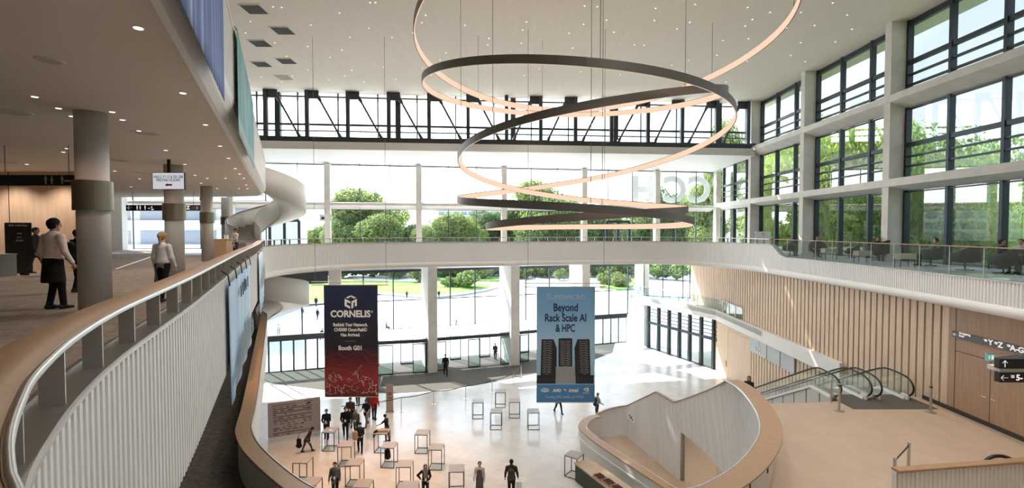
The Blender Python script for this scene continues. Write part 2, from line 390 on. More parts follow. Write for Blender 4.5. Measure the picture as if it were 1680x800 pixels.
# glass railing of the lounge
grl = empty('glass_railing', (GS[S_GLASS][0], GS[S_GLASS][1], Z_GAL), 'clear glass railing with thin oak top rail in front of the lounge chairs', 'railing')
gpth = resample(GS[S_GLASS - 12:], 1.45); gn = normals2(gpth)
for i in range(len(gpth) - 1):
    a = Vector(gpth[i]) + Vector(gn[i]) * 0.12; b = Vector(gpth[i + 1]) + Vector(gn[i + 1]) * 0.12; d = (b - a).normalized() * 0.012
    under(MB().wallseg(a + d, b - d, 0.018, H(-1.71), H(-0.63)).build('glass_panel', M['railglass']), grl)
    under(MB().obox((a.x, a.y), 0.02, 0.02, H(-1.71), H(-0.63), math.atan2(d.y, d.x)).build('post', M['satin']), grl)
under(MB().sweep(resample(GS[S_GLASS - 12:], 0.5), rrect(0.095, 0.155, H(-0.635), H(-0.595), 0.01), close=True).build('top_rail', M['handwood']), grl)

# ------------------------------------------------------------------ left-hand gallery: ceiling slab and fascia
EP = [(2.5, -8.0), (-1.3, 0.0), (-6.1, 10.0), (-10.9, 20.0), (-14.8, 28.2), (-16.5, 31.7), (-17.4, 33.1), (-19.0, 34.1), (-22.0, 34.6), (-37.0, 35.4)]
ES = resample(spline(EP, 12), 0.1)
o = MB().poly([(p[0], p[1]) for p in ES[::5]] + [(-37, 35.4), (-37, -8)], Z_LC, Z_LC + 0.75).build('ceiling_gallery', M['ceil_low']); struct(o, 'low beige ceiling over the gallery walkway', 'ceiling')
fas = empty('upper_gallery_fascia', (ES[0][0], ES[0][1], Z_LC), 'white curved fascia of the upper gallery above the walkway', 'balustrade')
under(MB().sweep(ES[::3], [(0.02, Z_LC - 0.01), (-0.06, Z_LC + 0.02), (-0.17, Z_LC + 0.12), (-0.27, Z_LC + 0.27), (-0.30, Z_LC + 0.42)]).build('cove', M['white'], None, False, False), fas)
FE = ribbed(ES, 0.14)
prof = [[((0, 0, 0.02, 0.02)[i % 4] - 0.30, Z_LC + 0.42), ((0, 0, 0.02, 0.02)[i % 4] - 0.30, Z_LC + 1.88)] for i in range(len(FE))]
under(MB().sweep(FE, prof).build('ribbed_panel', M['rib'], None, recalc=False), fas)
under(MB().sweep(ES[::3], rrect(-0.33, -0.05, Z_LC + 1.88, Z_LC + 1.94), close=True).build('cap', M['white']), fas)

# back oak wall of the gallery, white pier
o = MB().box(-37, 19.9, Z_GAL, -17.3, 20.3, Z_LC).build('wall_gallery', M['wood_slat']); struct(o, 'pale oak panel wall closing the gallery walkway', 'wall')
o = MB().box(-37, 40.9, Z_GAL, -33.1, 41.5, Z_LC + 2).build('wall_pier', M['white']); struct(o, 'white wall beside the gallery end window', 'wall')
# gap joints of the oak wall
mb = MB()
for x in (-20.75, -23.2, -25.7, -28.1): mb.box(x, 19.885, Z_GAL, x + 0.02, 19.9, Z_LC)
struct(mb.build('trim_2', M['groove']), 'fine upright joints of the oak panel wall', 'joint')

# ------------------------------------------------------------------ far side: soffit under the truss, columns, glazing
x0, x1 = -37.0, 21.3
def pr(x):
    return [(x, TY(x) - 0.45, H(7.12)), (x, TY(x) - 0.45, H(6.5)), (x, UY(x) + 0.4, H(6.08)), (x, UY(x) + 0.4, H(7.12))]
mb = MB(); a, b = pr(x0), pr(x1)
mb.add(a + b, [(0, 1, 2, 3), (7, 6, 5, 4), (0, 4, 5, 1), (1, 5, 6, 2), (2, 6, 7, 3), (3, 7, 4, 0)])
struct(mb.build('ceiling_soffit', M['white']), 'white sloping soffit band between the steel truss and the far windows', 'ceiling')
# ledge across the far windows
a_, b_ = (-37, UY(-37)), (21.0, UY(21.0))
mb = MB(); pf = [(-0.55, H(2.52)), (-0.55, H(2.28)), (0.15, H(1.92)), (0.15, H(2.60))]
mb.sweep([a_, b_], [(o_, z) for o_, z in pf], close=True)
struct(mb.build('trim_3', M['concrete']), 'pale concrete ledge running across the far windows', 'ledge')
cpx = [540, 688.5, 827, 957.5, 1076, 1174]
cols = [UP(p) for p in cpx]
bw = (cols[1] - cols[0])
cols = [cols[0] - bw * 2, cols[0] - bw] + cols
names_ = ['beside the white pier', 'behind the spiral stair', 'next to the hanging notice', 'second from the hanging notice', 'behind the hoop lamp', 'next to the bridge glass door', 'between the frosted letters', 'in the corner of the two glass sides']
for i, c in enumerate(cols):
    if c.x < -32.5: continue                          # this one is inside the white pier
    o = MB().obox((c.x, c.y - 0.38), 0.52, 0.5, Z_GAL, H(6.05), math.atan2(bw.y, bw.x)).build('concrete_column', M['concrete'])
    prop(o, 'slim square concrete column of the far windows, ' + names_[i], 'column', None, 'thing')
WN = [0]
def window(name_label, pts, z0, z1, mull, rails, pane_mat, mw=0.06, md=0.12, cat='window', edge=0.05):
    """framed glazing along plan segment pts[0]-pts[1]; mull: fractions; rails: heights"""
    WN[0] += 1
    a, b = Vector(pts[0][:2]), Vector(pts[1][:2]); d = (b - a); ln = d.length; d.normalize(); ang = math.atan2(d.y, d.x)
    e = empty('window_%d' % WN[0], (a.x, a.y, z0), name_label, cat, None, 0, 'structure')
    mb = MB()
    for f in mull: c = a + (b - a) * f; mb.obox((c.x, c.y), mw, md, z0, z1, ang)
    for r in rails:
        z, hh = (r, edge) if not isinstance(r, tuple) else r
        m_ = (a + b) / 2; mb.obox((m_.x, m_.y), ln, md * 0.7, z - hh / 2, z + hh / 2, ang)
    under(mb.build('frame', M['frame']), e)
    m_ = (a + b) / 2
    n = Vector((-d.y, d.x)) * 0.0
    q = MB().add([(a.x, a.y, z0), (b.x, b.y, z0), (b.x, b.y, z1), (a.x, a.y, z1)], [(0, 1, 2, 3)])
    under(q.build('pane', pane_mat, None, False, False), e)
    return e
for i in range(len(cols) - 1):
    a, b = cols[i], cols[i + 1]
    if i == 0: a = Vector((-33.1, UY(-33.1)))
    mu = (0.0, 1 / 3, 2 / 3, 1.0)
    window('far gallery-level window ' + names_[i], (a, b), Z_GAL, H(1.95), mu, (Z_GAL + 0.06, H(1.9)), M['glass'])
    window('far upper window above the ledge, ' + names_[i], (a, b), H(2.55), H(6.12), mu, (H(2.6), (H(6.03), 0.10)), M['glass'])

# dark framed double doors in the far gallery windows
for nm, pa_, pb_, lab in (('door_21', 443, 491, 'dark framed double door in the far windows beside the spiral stair'), ('door_22', 995, 1032, 'dark framed double door in the far windows behind the hoops')):
    a, b = UP(pa_), UP(pb_); a, b = Vector((a.x, a.y - .12)), Vector((b.x, b.y - .12)); e = empty(nm, (0, 0, 0), lab, 'door', None, 0, 'structure'); zt = H(0.85); m_ = (a + b) / 2
    mb = MB()
    for c in (a, m_, b): mb.obox((c.x, c.y), 0.22, 0.14, Z_GAL, zt, 0.16)
    for z in (Z_GAL + .1, zt): mb.obox((m_.x, m_.y), (b - a).length, 0.14, z - .11, z + .11, 0.16)
    under(mb.build('frame', M['frame']), e); under(MB().obox((m_.x, m_.y), (b - a).length - .2, 0.02, Z_GAL + .1, zt, 0.16).build('pane', M['glass']), e)
# ------------------------------------------------------------------ long glass side with concrete fins
BAY = [1.8, 10.0, 18.2, 26.4, 34.6, 42.8, 51.0]
cn = ['first', 'second', 'third', 'largest in view', 'with the sunlit ledge above', 'at the end of the steel truss', 'at the glass corner']
for i, y in enumerate(BAY):
    if i < 6:
        o = MB().hexa([(XF(y), y, Z_GAL), (XG(y) + 0.1, y, Z_GAL), (XG(y) + 0.1, y + 0.46, Z_GAL), (XF(y), y + 0.46, Z_GAL),
                       (XF(y), y, Z_TOP), (XG(y) + 0.1, y, Z_TOP), (XG(y) + 0.1, y + 0.46, Z_TOP), (XF(y), y + 0.46, Z_TOP)]).build('concrete_column', M['concrete'])
        prop(o, 'tall concrete fin of the long glass side, ' + cn[i], 'column', None, 'thing')
yA, yB = -8.0, 50.6
for nm, zt, zf, zb, lab in (('trim_4', 7.32, 6.95, 6.56, 'upper pale concrete ledge along the long glass side'), ('trim_5', 2.765, 2.36, 2.10, 'lower pale concrete ledge along the long glass side')):
    mb = MB(); q = []
    for y in (yA, yB):
        q += [(XF(y) - 0.06, y, H(zf)), (XG(y) + 0.1, y, H(zb)), (XG(y) + 0.1, y, H(zt)), (XF(y) - 0.06, y, H(zt))]
    mb.add(q, [(3, 2, 1, 0), (4, 5, 6, 7), (0, 1, 5, 4), (1, 2, 6, 5), (2, 3, 7, 6), (3, 0, 4, 7)])
    struct(mb.build(nm, M['concrete']), lab, 'ledge')
bn_ = ['beside the end wall', 'out past the glass railing', 'above the seated pair', 'over the wide lounge chairs', 'by the sunlit fin', 'nearest the glass corner']
for i in range(-1, len(BAY) - 1):
    y0 = BAY[i] + 0.46 if i >= 0 else -7.9; y1 = BAY[i + 1]
    if y1 <= y0: continue
    a, b = Vector((XG(y0), y0)), Vector((XG(y1), y1))
    f = lambda t: t
    k = 3
    mu = [0.008] + [(j * 8.2 / 3 - 0.46) / 7.74 for j in (1, 2)] + [0.992] if i >= 0 else [0, 0.35, 0.7, 1]
    nm = bn_[max(0, i)] if i > 0 else ('beside the end wall' if i < 0 else bn_[0] + ', second bay')
    window('lounge-level window of the long glass side ' + nm, (a, b), Z_GAL, H(2.14), mu, (Z_GAL + 0.08, H(2.06)), M['glass_r'], 0.15, 0.30)
    window('middle window of the long glass side between the ledges, ' + nm, (a, b), H(2.75), H(6.6), mu, (H(2.8), (H(3.45), 0.08), (H(3.97), 0.08), (H(4.6), 0.22), H(6.52)), M['glass_r'], 0.15, 0.30)
    if i < 5:
        window('top window of the long glass side under the ceiling, ' + nm, (a, b), H(7.3), Z_TOP, mu, (H(7.36), (H(7.81), 0.08), (H(8.36), 0.08), (H(9.03), 0.22), (H(11.1), 0.3)), M['glass_r'], 0.15, 0.30)

# ------------------------------------------------------------------ steel truss under the roof
tr = empty('steel_truss', (0, TY(0), H(7.12)), 'dark steel truss with slanting rods across the high window band', 'truss')
tpx = [436, 504, 571, 638, 704, 768, 831, 887, 944, 1003, 1063, 1119, 1176, 1227]
tp = [PL(p, 200, -20.7, 39.0, 21.0, TY(21.0)) for p in tpx]
tx = [p.x for p in tp]
stp = tx[1] - tx[0]; tx = [tx[0] - 3 * stp, tx[0] - 2 * stp, tx[0] - stp] + tx
MID = 9
def T(x, h, dy=0.0): return (x, TY(x) + dy, H(h))
tang = math.atan(0.0911)
for i, x in enumerate(tx):
    s = 1 if i < MID else -1
    wv = 0.30
    under(MB().obox((x, TY(x)), wv, 0.3, H(7.125), Z_TOP - .005, tang).build('post', M['dark']), tr)
    if i != MID:
        under(MB().obox((x + s * 0.5, TY(x)), 0.85, 0.12, H(10.65), Z_TOP - 0.02, tang).build('top_bracket', M['dark']), tr)
        under(MB().obox((x - s * 0.35, TY(x)), 0.75, 0.14, H(7.125), H(7.62), tang).build('foot_bracket', M['dark']), tr)
    else:
        under(MB().obox((x, TY(x)), 1.7, 0.14, H(7.125), H(7.62), tang).build('foot_bracket', M['dark']), tr)
    j = i + s
    if i != MID and 0 <= j < len(tx):
        a, b = T(x + s * 0.85, 10.85), T(tx[j] - s * 0.6, 7.55)
        va, vb = Vector(a), Vector(b)
        under(MB().tube([a, va.lerp(vb, 0.10), va.lerp(vb, 0.13), va.lerp(vb, 0.87), va.lerp(vb, 0.90), b], [0.15, 0.12, 0.085, 0.085, 0.12, 0.15], 8).build('slanting_rod', M['dark']), tr)
a, b = T(tx[0], 7.5), T(tx[-1], 7.5)
under(MB().bar(T(tx[0], 7.36), T(tx[-1] + 0.3, 7.36), 0.22, 0.44).build('bottom_chord', M['dark']), tr)
e = window('high window band behind the steel truss', ((-37, TY(-37) + 0.75), (21.0, TY(21.0) + 0.75)), H(7.1), Z_TOP, [k / 18 for k in range(19)], (H(7.25), (H(8.2), 0.10), (H(8.72), 0.17), (H(11.0), 0.10)), M['glass'], 0.10, 0.14)
for k, i in enumerate((3, 6, 9, 12, 15)):
    x = tx[i] + 0.55
    under(MB().obox((x, TY(x) + 0.9), 0.42, 0.4, H(7.1), Z_TOP, tang).build('roof_post', M['dark']), tr)

# ------------------------------------------------------------------ entrance side below the bridge
fa = math.atan2(ldir.y, ldir.x)
GT = H(-3.75)
segs = [(415, 548, (0.14, 0.6)), (548, 700, (0.31, 0.63)), (700, 838, (0.27, 0.56)), (838, 956, (0.2, 0.52)), (956, 1050, (0.44, 0.77))]
sl = ['behind the dark blue-red banner', 'between the banner and the first pillar', 'over the middle revolving-lobby doors', 'behind the light blue banner', 'nearest the sunlit pillar']
for (p0, p1, mu), s_ in zip(segs, sl):
    a, b = LP(p0), LP(p1)
    window('tall entrance window ' + s_, (a, b), 3.15, GT, (0.0,) + mu + (1.0,), (3.2, (5.9, 0.09), (GT - 0.12, 0.24)), M['glass'], 0.10, 0.16)
struct(MB().wallseg(LP(395), LP(1075), 0.35, GT, H(-2.9)).build('wall_lintel', M['white']), 'white lintel above the tall entrance windows', 'wall')
q = LP(540); struct(MB().wallseg(LP(418) + lnor * 0.9, q + lnor * 0.9, 0.3, H(-4.75), H(-3.0)).build('trim_6', M['dark']), 'dark bulkhead panel above the entrance windows by the spiral stair', 'panel')
M['roofglass'] = mat('frosted_roof_glass', (0.50, 0.52, 0.52), 0.3)
DN = [0]
def glass_leaf(par, a, b, z1, nm='door_leaf', fw=0.07):
    """framed glass leaf between plan points"""
    a, b = Vector(a[:2]), Vector(b[:2]); d = (b - a).normalized(); ln = (b - a).length; ang = math.atan2(d.y, d.x); mb = MB()
    for c in (a + d * fw / 2, b - d * fw / 2): mb.obox((c.x, c.y), fw, 0.06, 0.02, z1, ang)
    m_ = (a + b) / 2
    for z0_, z1_ in ((0.02, 0.12), (z1 - 0.08, z1)): mb.obox((m_.x, m_.y), ln - 2 * fw, 0.06, z0_, z1_, ang)
    lf = under(mb.build(nm, M['dark']), par)
    MB().obox((m_.x, m_.y), ln - 2 * fw, 0.016, 0.12, z1 - 0.08, ang).build('glass', M['doorglass'], lf)   # doors' empties sit at the origin
    return lf
def flush_doors(label, pxs, z1=3.1):
    DN[0] += 1
    e = empty('door_%d' % DN[0], (0, 0, 0), label, 'door', None, 0, 'structure'); pts = [LP(p) + lnor * 0.05 for p in pxs]
    for a, b in zip(pts[:-1], pts[1:]): glass_leaf(e, a, b, z1 - 0.25)
    m_ = (pts[0] + pts[-1]) / 2
    under(MB().obox((m_.x, m_.y), (pts[-1] - pts[0]).length, 0.35, z1 - 0.25, z1 + 0.2, fa).build('header', M['dark']), e)
flush_doors('row of dark framed glass doors by the spiral stair', (418, 441, 461, 482, 501.5, 521, 541, 562, 586))
flush_doors('row of tall glass doors beside the sunlit pillar', (958, 974, 988.5, 1001.5, 1014, 1027))
def vestibule(label, pl, pr_, depth, leaves, backs):
    """glazed lobby standing in the hall: pl, pr_ = picture points of its front base corners"""
    DN[0] += 1
    L, R = PZ(pl[0], pl[1], 0), PZ(pr_[0], pr_[1], 0); L, R = Vector((L.x, L.y)), Vector((R.x, R.y))
    d = (R - L).normalized(); n = Vector((-d.y, d.x)); ln = (R - L).length; ang = math.atan2(d.y, d.x)
    e = empty('door_%d' % DN[0], (0, 0, 0), label, 'door', None, 0, 'structure'); zt = 3.0
    m_ = (L + R) / 2
    under(MB().obox((m_.x, m_.y), ln, 0.3, zt - 0.30, zt - 0.04, ang).build('header', M['dark']), e)
    mb = MB()
    for s in (L, R):
        s2 = s + n * depth; mid = (s + s2) / 2
        mb.obox((s.x, s.y), 0.12, 0.12, 0, zt - 0.38, ang); mb.obox((mid.x, mid.y), 0.1, depth, zt - 0.3, zt, ang)
        mb.obox((s2.x, s2.y), 0.12, 0.12, 0, zt, ang)
    mid = m_ + n * depth; mb.obox((mid.x, mid.y), ln, 0.2, zt - 0.3, zt, ang)
    under(mb.build('frame', M['dark']), e)
    for k in range(6):          # sloping glass roof
        a = L + d * (ln * k / 6 + 0.03); b = L + d * (ln * (k + 1) / 6 - 0.03); a2, b2 = a + n * depth, b + n * depth
        q = MB().hexa([(a.x, a.y, zt + .02), (b.x, b.y, zt + .02), (b2.x, b2.y, zt + .3), (a2.x, a2.y, zt + .3), (a.x, a.y, zt + .05), (b.x, b.y, zt + .05), (b2.x, b2.y, zt + .33), (a2.x, a2.y, zt + .33)])
        under(q.build('roof_pane', M['roofglass']), e)
        under(MB().bar((a.x, a.y, zt + .05), (a2.x, a2.y, zt + .33), .06).build('roof_bar', M['satin']), e)
    for f0, f1 in leaves: glass_leaf(e, L + d * ln * f0, L + d * ln * f1, zt - 0.38)
    for f0, f1 in backs: glass_leaf(e, L + d * ln * f0 + n * depth, L + d * ln * f1 + n * depth, zt - 0.3)
    for s in (L, R): glass_leaf(e, s + n * 0.1, s + n * (depth - 0.1), zt - 0.38)
vestibule('glazed lobby with sliding doors beside the dark blue-red banner', (584, 618), (700, 610.5), 3.1, ((0.01, 0.16), (0.30, 0.52), (0.80, 0.99)), ((0.02, 0.3), (0.62, 0.82)))
vestibule('glazed lobby with sliding doors where the man in black walks in', (714, 608), (839, 596.5), 3.1, ((0.01, 0.14), (0.42, 0.58), (0.85, 0.99)), ((0.27, 0.42), (0.67, 0.83)))
vestibule('glazed lobby with sliding doors behind the light blue banner', (852, 594), (945, 583), 3.1, ((0.01, 0.16), (0.3, 0.44), (0.8, 0.99)), ((0.2, 0.4), (0.6, 0.8)))
# fin pillars that carry the bridge
for (px, py), wd, dp, lab in (((703, 612), 0.8, 4.0, 'tall white concrete pillar beside the middle glass lobby'), ((838.5, 600), 0.85, 3.6, 'tall white concrete pillar next to the light blue banner, half in sun'),
                              ((955, 585), 0.85, 3.0, 'tall white concrete pillar behind the light blue banner'), ((1056.5, 567), 0.6, 1.9, 'tall white concrete pillar in full sun at the hall corner'), ((541, 628), 0.95, 3.0, 'tall white concrete pillar behind the dark blue-red banner')):
    p = PZ(px, py, 0); p = Vector((p.x, p.y)); c = p + ldir * wd / 2 - lnor * dp / 2
    o = MB().obox((c.x, c.y), wd, dp, 0, H(-2.9), fa).build('concrete_pillar', M['concrete']); prop(o, lab, 'pillar', None, 'thing')

# ------------------------------------------------------------------ side entrance under the side balcony
SA, SB = PZ(1061.5, 569, 0), PZ(1181, 608.5, 0)
SA, SB = Vector((SA.x, SA.y)), Vector((SB.x, SB.y)); sd_ = (SB - SA).normalized(); snn = Vector((sd_.y, -sd_.x)) ; 
if snn.x > 0: snn = -snn
spx = [1064, 1080.5, 1097.5, 1114.5, 1131.5, 1150.5, 1171]
mu = []
for p in spx:
    q = PL(p, 560, SA.x, SA.y, SB.x, SB.y); mu.append((Vector((q.x, q.y)) - SA).length / (SB - SA).length)
window('side entrance glass wall with louvre bars under the balcony', (SA, SB), 0.0, H(-8.0), mu, (0.06, (2.75, 0.28)) + tuple((z, 0.05) for z in (3.15, 3.5, 3.85, 4.2)), M['glass'], 0.24, 0.34)
# landing-level balcony band over it, running on along the oak wall
wb = [(XW(y) - 0.22, y) for y in (41.5, 38, 34, 30, 25.6)]
band = [(SA.x - 1.0 + snn.x * 0.3, SA.y + 2.2), (SA.x + snn.x * 0.35, SA.y + snn.y * 0.35), (SB.x + snn.x * 0.35, SB.y + snn.y * 0.35)] + wb
bs = [(min(x, XW(y) - 0.2) if y < 46 else x, y) for x, y in resample(spline(band, 8), 0.5)]
mb = MB().sweep(bs, [(0.0, H(-8.02)), (0.0, H(-7.12)), (0.35, H(-7.12)), (0.35, H(-8.02))], close=True)
sg = empty('side_balcony', (bs[0][0], bs[0][1], H(-8)), 'white balcony edge descending along the oak wall above the side doors', 'balcony')
under(mb.build('edge_band', M['white']), sg)
under(MB().poly([(p[0] - 0.0, p[1]) for p in bs if p[1] > 34] + [(XW(34) + .3, 34), (XW(50) + .6, 50), (SA.x + 4.5, SA.y + 3)], H(-7.6), H(-7.2)).build('deck', M['white']), sg)
rail = [p for p in bs if p[1] > 37.5]
rp = resample(rail, 1.25); rn = normals2(rp)
for i in range(len(rp) - 1):
    a = Vector(rp[i]) + Vector(rn[i]) * 0.12; b = Vector(rp[i + 1]) + Vector(rn[i + 1]) * 0.12
    under(MB().wallseg(a, b, 0.02, H(-7.1), H(-6.15)).build('glass_panel', M['railglass']), sg)
    under(MB().obox((a.x, a.y), 0.05, 0.05, H(-7.1), H(-6.1)).build('rail_post', M['satin']), sg)
under(MB().sweep(resample(rail, 0.5), rrect(0.09, 0.15, H(-6.15), H(-6.10), 0.01), close=True).build('top_rail', M['satin']), sg)
wrn = PL(1225, 528, XW(0) - .2, 0, XW(50) - .2, 50)
window('upper corner window above the side balcony', ((SA.x - 0.2, SA.y + 0.6), (XW(50.2), 50.2)), H(-7.2), H(-2.9), (0.0, 0.42, 0.85, 1.0), (H(-7.1), H(-3.0)), M['glass'], 0.10, 0.14)

# ------------------------------------------------------------------ oak wall
yE, yS = 50.0, 19.25
def wallquad(y0, y1, z0, z1, t0=0.0, t1=0.25):
    return [(XW(y0) + t0, y0, z0), (XW(y0) + t1, y0, z0), (XW(y1) + t1, y1, z0), (XW(y1) + t0, y1, z0), (XW(y0) + t0, y0, z1), (XW(y0) + t1, y0, z1), (XW(y1) + t1, y1, z1), (XW(y1) + t0, y1, z1)]
mb = MB().hexa(wallquad(43.2, yE, H(-7.2), H(-2.9), 0.12, 0.4)).hexa(wallquad(-8, 43.2, 0, H(-2.9), 0.12, 0.4))
struct(mb.build('wall_right', M['groove']), 'dark backing wall behind the oak slats below the lounge', 'wall')
sp = 0.405
def slats(name, y0, y1, z0, z1, label):
    mb = MB(); y = y0
    while y < y1 - 0.1:
        w = min(sp * 0.755, y1 - y); mb.hexa(wallquad(y, y + w, z0, z1, 0.0, 0.13)); y += sp
    return mb.build(name, M['wood_slat'])
struct(slats('trim_7', yS, yE, H(-8.0), H(-2.9), ''), 'upright oak slats lining the wall under the lounge', 'wall panel')
struct(slats('trim_8', yS, 38.6, 0.02, H(-8.0), ''), 'upright oak slats on the hall wall below the balcony band', 'wall panel')
pw = empty('oak_wall_panel', (XW(15), 15, Z_MID), 'smooth oak wall panelling with hidden double door beside the landing', 'wall panel')
under(MB().hexa(wallquad(-8, yS - 0.03, Z_MID, H(-2.9), -0.02, 0.14)).build('panel', M['wood_dark']), pw)
yd0 = PL(1567, 600, XW(0), 0, XW(20), 20).y; yd1 = PL(1625, 640, XW(0), 0, XW(20), 20).y; yd2 = 2 * yd1 - yd0
zd = PL(1570, 575, XW(0), 0, XW(20), 20).z
mb = MB()
mb.hexa(wallquad(yd0 - .03, yd0, Z_MID, H(-2.9), -0.024, 0.0))
mb.hexa(wallquad(yd1 - .012, yd1 + .012, Z_MID, zd, -0.024, 0.0)); mb.hexa(wallquad(yd2, yd0, zd - .012, zd + .012, -0.024, 0.0)); mb.hexa(wallquad(yd2 - .012, yd2 + .012, Z_MID, zd, -0.024, 0.0))
under(mb.build('door_joint', M['groove']), pw)
for s in (-1, 1):
    y = yd1 + s * 0.09; z = Z_MID + 1.05; x = XW(y)
    mb = MB().tube([(x - 0.02, y, z), (x - 0.08, y, z)], 0.013, 8).tube([(x - 0.08, y, z), (x - 0.08, y + s * 0.17, z)], 0.012, 8); under(mb.build('door_handle', M['steel']), pw)
o = MB().hexa(wallquad(-8, 20.4, Z_MID, Z_MID + 0.16, -0.06, -0.02)).build('baseboard_right', M['groove']); struct(o, 'dark skirting along the oak wall of the landing', 'skirting')
# oak service door panel at hall level
q0 = PL(1186, 580, XW(0), 0, XW(20), 20).y; q1 = PL(1231, 600, XW(0), 0, XW(20), 20).y
hp = empty('oak_hall_panel', (XW(40), q1, 0), 'plain pale oak panel with narrow door beside the side entrance', 'wall panel')
under(MB().hexa(wallquad(q1, 43.2, 0, H(-8.0), -0.01, 0.1)).build('panel', M['wood_slat']), hp)
under(MB().hexa(wallquad(q0 - 1.1, q0 - 1.08, 0, H(-8.4), -0.02, 0.0)).hexa(wallquad(q1, q0 - 1.1, H(-8.42), H(-8.4), -0.02, 0.0)).build('door_joint', M['wood_dark']), hp)
y = q0 - 0.8; under(MB().tube([(XW(y) - .05, y, 1.0), (XW(y) - .05, y, 1.5)], 0.025, 8).build('pull_handle', M['dark']), hp)

# ------------------------------------------------------------------ landing (middle level) and its underside
ap = [(1145, 806), (1182, 790), (1215, 768), (1240, 742), (1255, 712), (1252, 685), (1238, 660), (1218, 638), (1196, 624)]
arc = [PZ(x, y, H(-6.1)) for x, y in ap]; arc = [(p.x, p.y) for p in arc]
arc = [(arc[0][0] - 2.2, arc[0][1] - 0.5), (arc[0][0] - 1.0, arc[0][1] - 0.25)] + arc
AR = resample(spline(arc, 10), 0.15)
arcin = AR
yb = 20.05
xl = 10.2
arn = normals2(AR)
mid = [(p[0] - arn[i * 3][0] * 0.13, p[1] - arn[i * 3][1] * 0.13) for i, p in enumerate(AR[::3])] + [(AR[-1][0] + 0.5, AR[-1][1] + 0.3), (13.75, yb), (13.75, 20.6), (XW(20.6) + .1, 20.6), (XW(-8) + .1, -8), (AR[0][0] - 3, -8), (AR[0][0] - 3, AR[0][1] - 0.6)]
o = MB().poly(mid, H(-7.6), Z_MID).build('floor_landing', M['midstone']); struct(o, 'warm beige stone floor of the landing by the escalators', 'floor')
# ------------------------------------------------------------------ stair enclosure in the hall, rising to the landing
V2 = lambda p: Vector((p[0], p[1]))
wf0, wf1 = PZ(1027, 715, 0), PZ(1113, 787, 0)
w0 = PZ(980, 679.5, 1.25)
d01 = (V2(wf1) - V2(wf0)).normalized()
st_ = [(w0.x, w0.y), (w0.x * .5 + wf0.x * .5, w0.y + 0.12), (wf0.x - 0.12, wf0.y + 0.05), (wf0.x + d01.x * 0.6, wf0.y + d01.y * 0.6)]
p75 = PL(1075, 700, wf0.x, wf0.y, wf1.x, wf1.y); p05 = PL(1105, 700, wf0.x, wf0.y, wf1.x, wf1.y)
WA = st_ + [(p75.x, p75.y), (p05.x, p05.y), (wf1.x + d01.x * .3, wf1.y + d01.y * .3), (8.75, 21.6)] + [(p[0], p[1]) for p in reversed(arc)]
WS = resample(spline(WA, 14), 0.05)
def near_i(q): return min(range(len(WS)), key=lambda i: (WS[i][0] - q[0]) ** 2 + (WS[i][1] - q[1]) ** 2)
zt75 = PL(1075, 643, wf0.x, wf0.y, wf1.x, wf1.y).z
iA, iB, iC, iD, iE = near_i(wf0), near_i(p75), near_i(p05), near_i(arc[-1]), near_i(wf1)
zt27 = PL(1027, 665.5, wf0.x, wf0.y, wf1.x, wf1.y).z
def wtop(i):
    return float(np.interp(i, [0, iA, iB, iC, iD, len(WS)], [1.25, zt27, zt75, zt75 + 0.02, H(-6.12), H(-6.12)]))
def wbot(i): return 0.0 if i <= iE + 2 else 2.5
encl = empty('stair_enclosure', (w0.x, w0.y, 0), 'white ribbed stair enclosure with broad oak handrail looping up to the landing', 'staircase')
WF = ribbed(WS); fr = np.linspace(0, len(WS) - 1, len(WF))
prof = []
for i, p in enumerate(WF):
    o_ = 0.0 if (i % 4 < 2 and fr[i] > iA - 6) else 0.026
    prof.append([(o_, wbot(fr[i])), (o_, wtop(fr[i]))])
under(MB().sweep(WF, prof).build('ribbed_wall', M['rib'], None, False, False), encl)
prof = [[(0.24, wtop(i)), (0.24, wbot(i)), (0.03, wbot(i))] for i in range(len(WS))]
under(MB().sweep(WS, prof).build('outer_wall', M['white'], None, True, False), encl)
i0 = iD - 12
def caps(i):
    t = min(1, max(0, (i - iD + 30) / 40.0)); a_, b_ = -0.02 - 0.10 * t, 0.14 + 0.33 * t; z = wtop(i)
    return [(a_, z), (b_, z), (b_, z + 0.05), (a_, z + 0.05)]
under(MB().sweep(WS, [caps(i) for i in range(len(WS))], close=True).build('handrail', M['handwood'], None, False), encl)
ar_ = WS[iD - 4:]
under(MB().sweep(ar_, rrect(-0.17, -0.115, H(-6.13), H(-6.06), 0.015), close=True).build('rail_edge', M['steel']), encl)
for k in range(iD + 10, len(WS), 26):
    p = WS[k]; n = normals2(WS)[k]
    under(MB().obox((p[0] + n[0] * 0.33, p[1] + n[1] * 0.33), 0.03, 0.03, H(-6.5), H(-6.1)).build('rail_bracket', M['dark']), encl)
lob = [(980, 679.5), (968, 681.5), (957, 687), (950, 695.5), (950.5, 702.5), (960, 712), (982, 729), (1020, 754), (1060, 780), (1100, 806), (1150, 840)]
lp = [PZ(x, y, 1.25) for x, y in lob]; LPTH = resample(spline([(p.x, p.y) for p in lp], 10), 0.1)
pf = [(0.10, 0.0), (0.04, 0.62), (-0.05, 0.70), (-0.05, 0.78), (0.0, 0.80), (0.0, 1.2), (0.40, 1.2), (0.40, 0.0)]
under(MB().sweep(LPTH, pf, close=True).build('low_parapet', M['white']), encl)
under(MB().sweep(LPTH, rrect(-0.03, 0.43, 1.2, 1.26), close=True).build('low_handrail', M['handwood']), encl)
under(MB().sweep(LPTH[6:], rrect(0.43, 0.47, 1.19, 1.265), close=True).build('low_rail_edge', M['steel']), encl)
ilw = [PZ(x, y, 0) for x, y in ((972, 709), (979, 706), (990, 705), (1003, 707), (1015, 710), (1025, 713))]
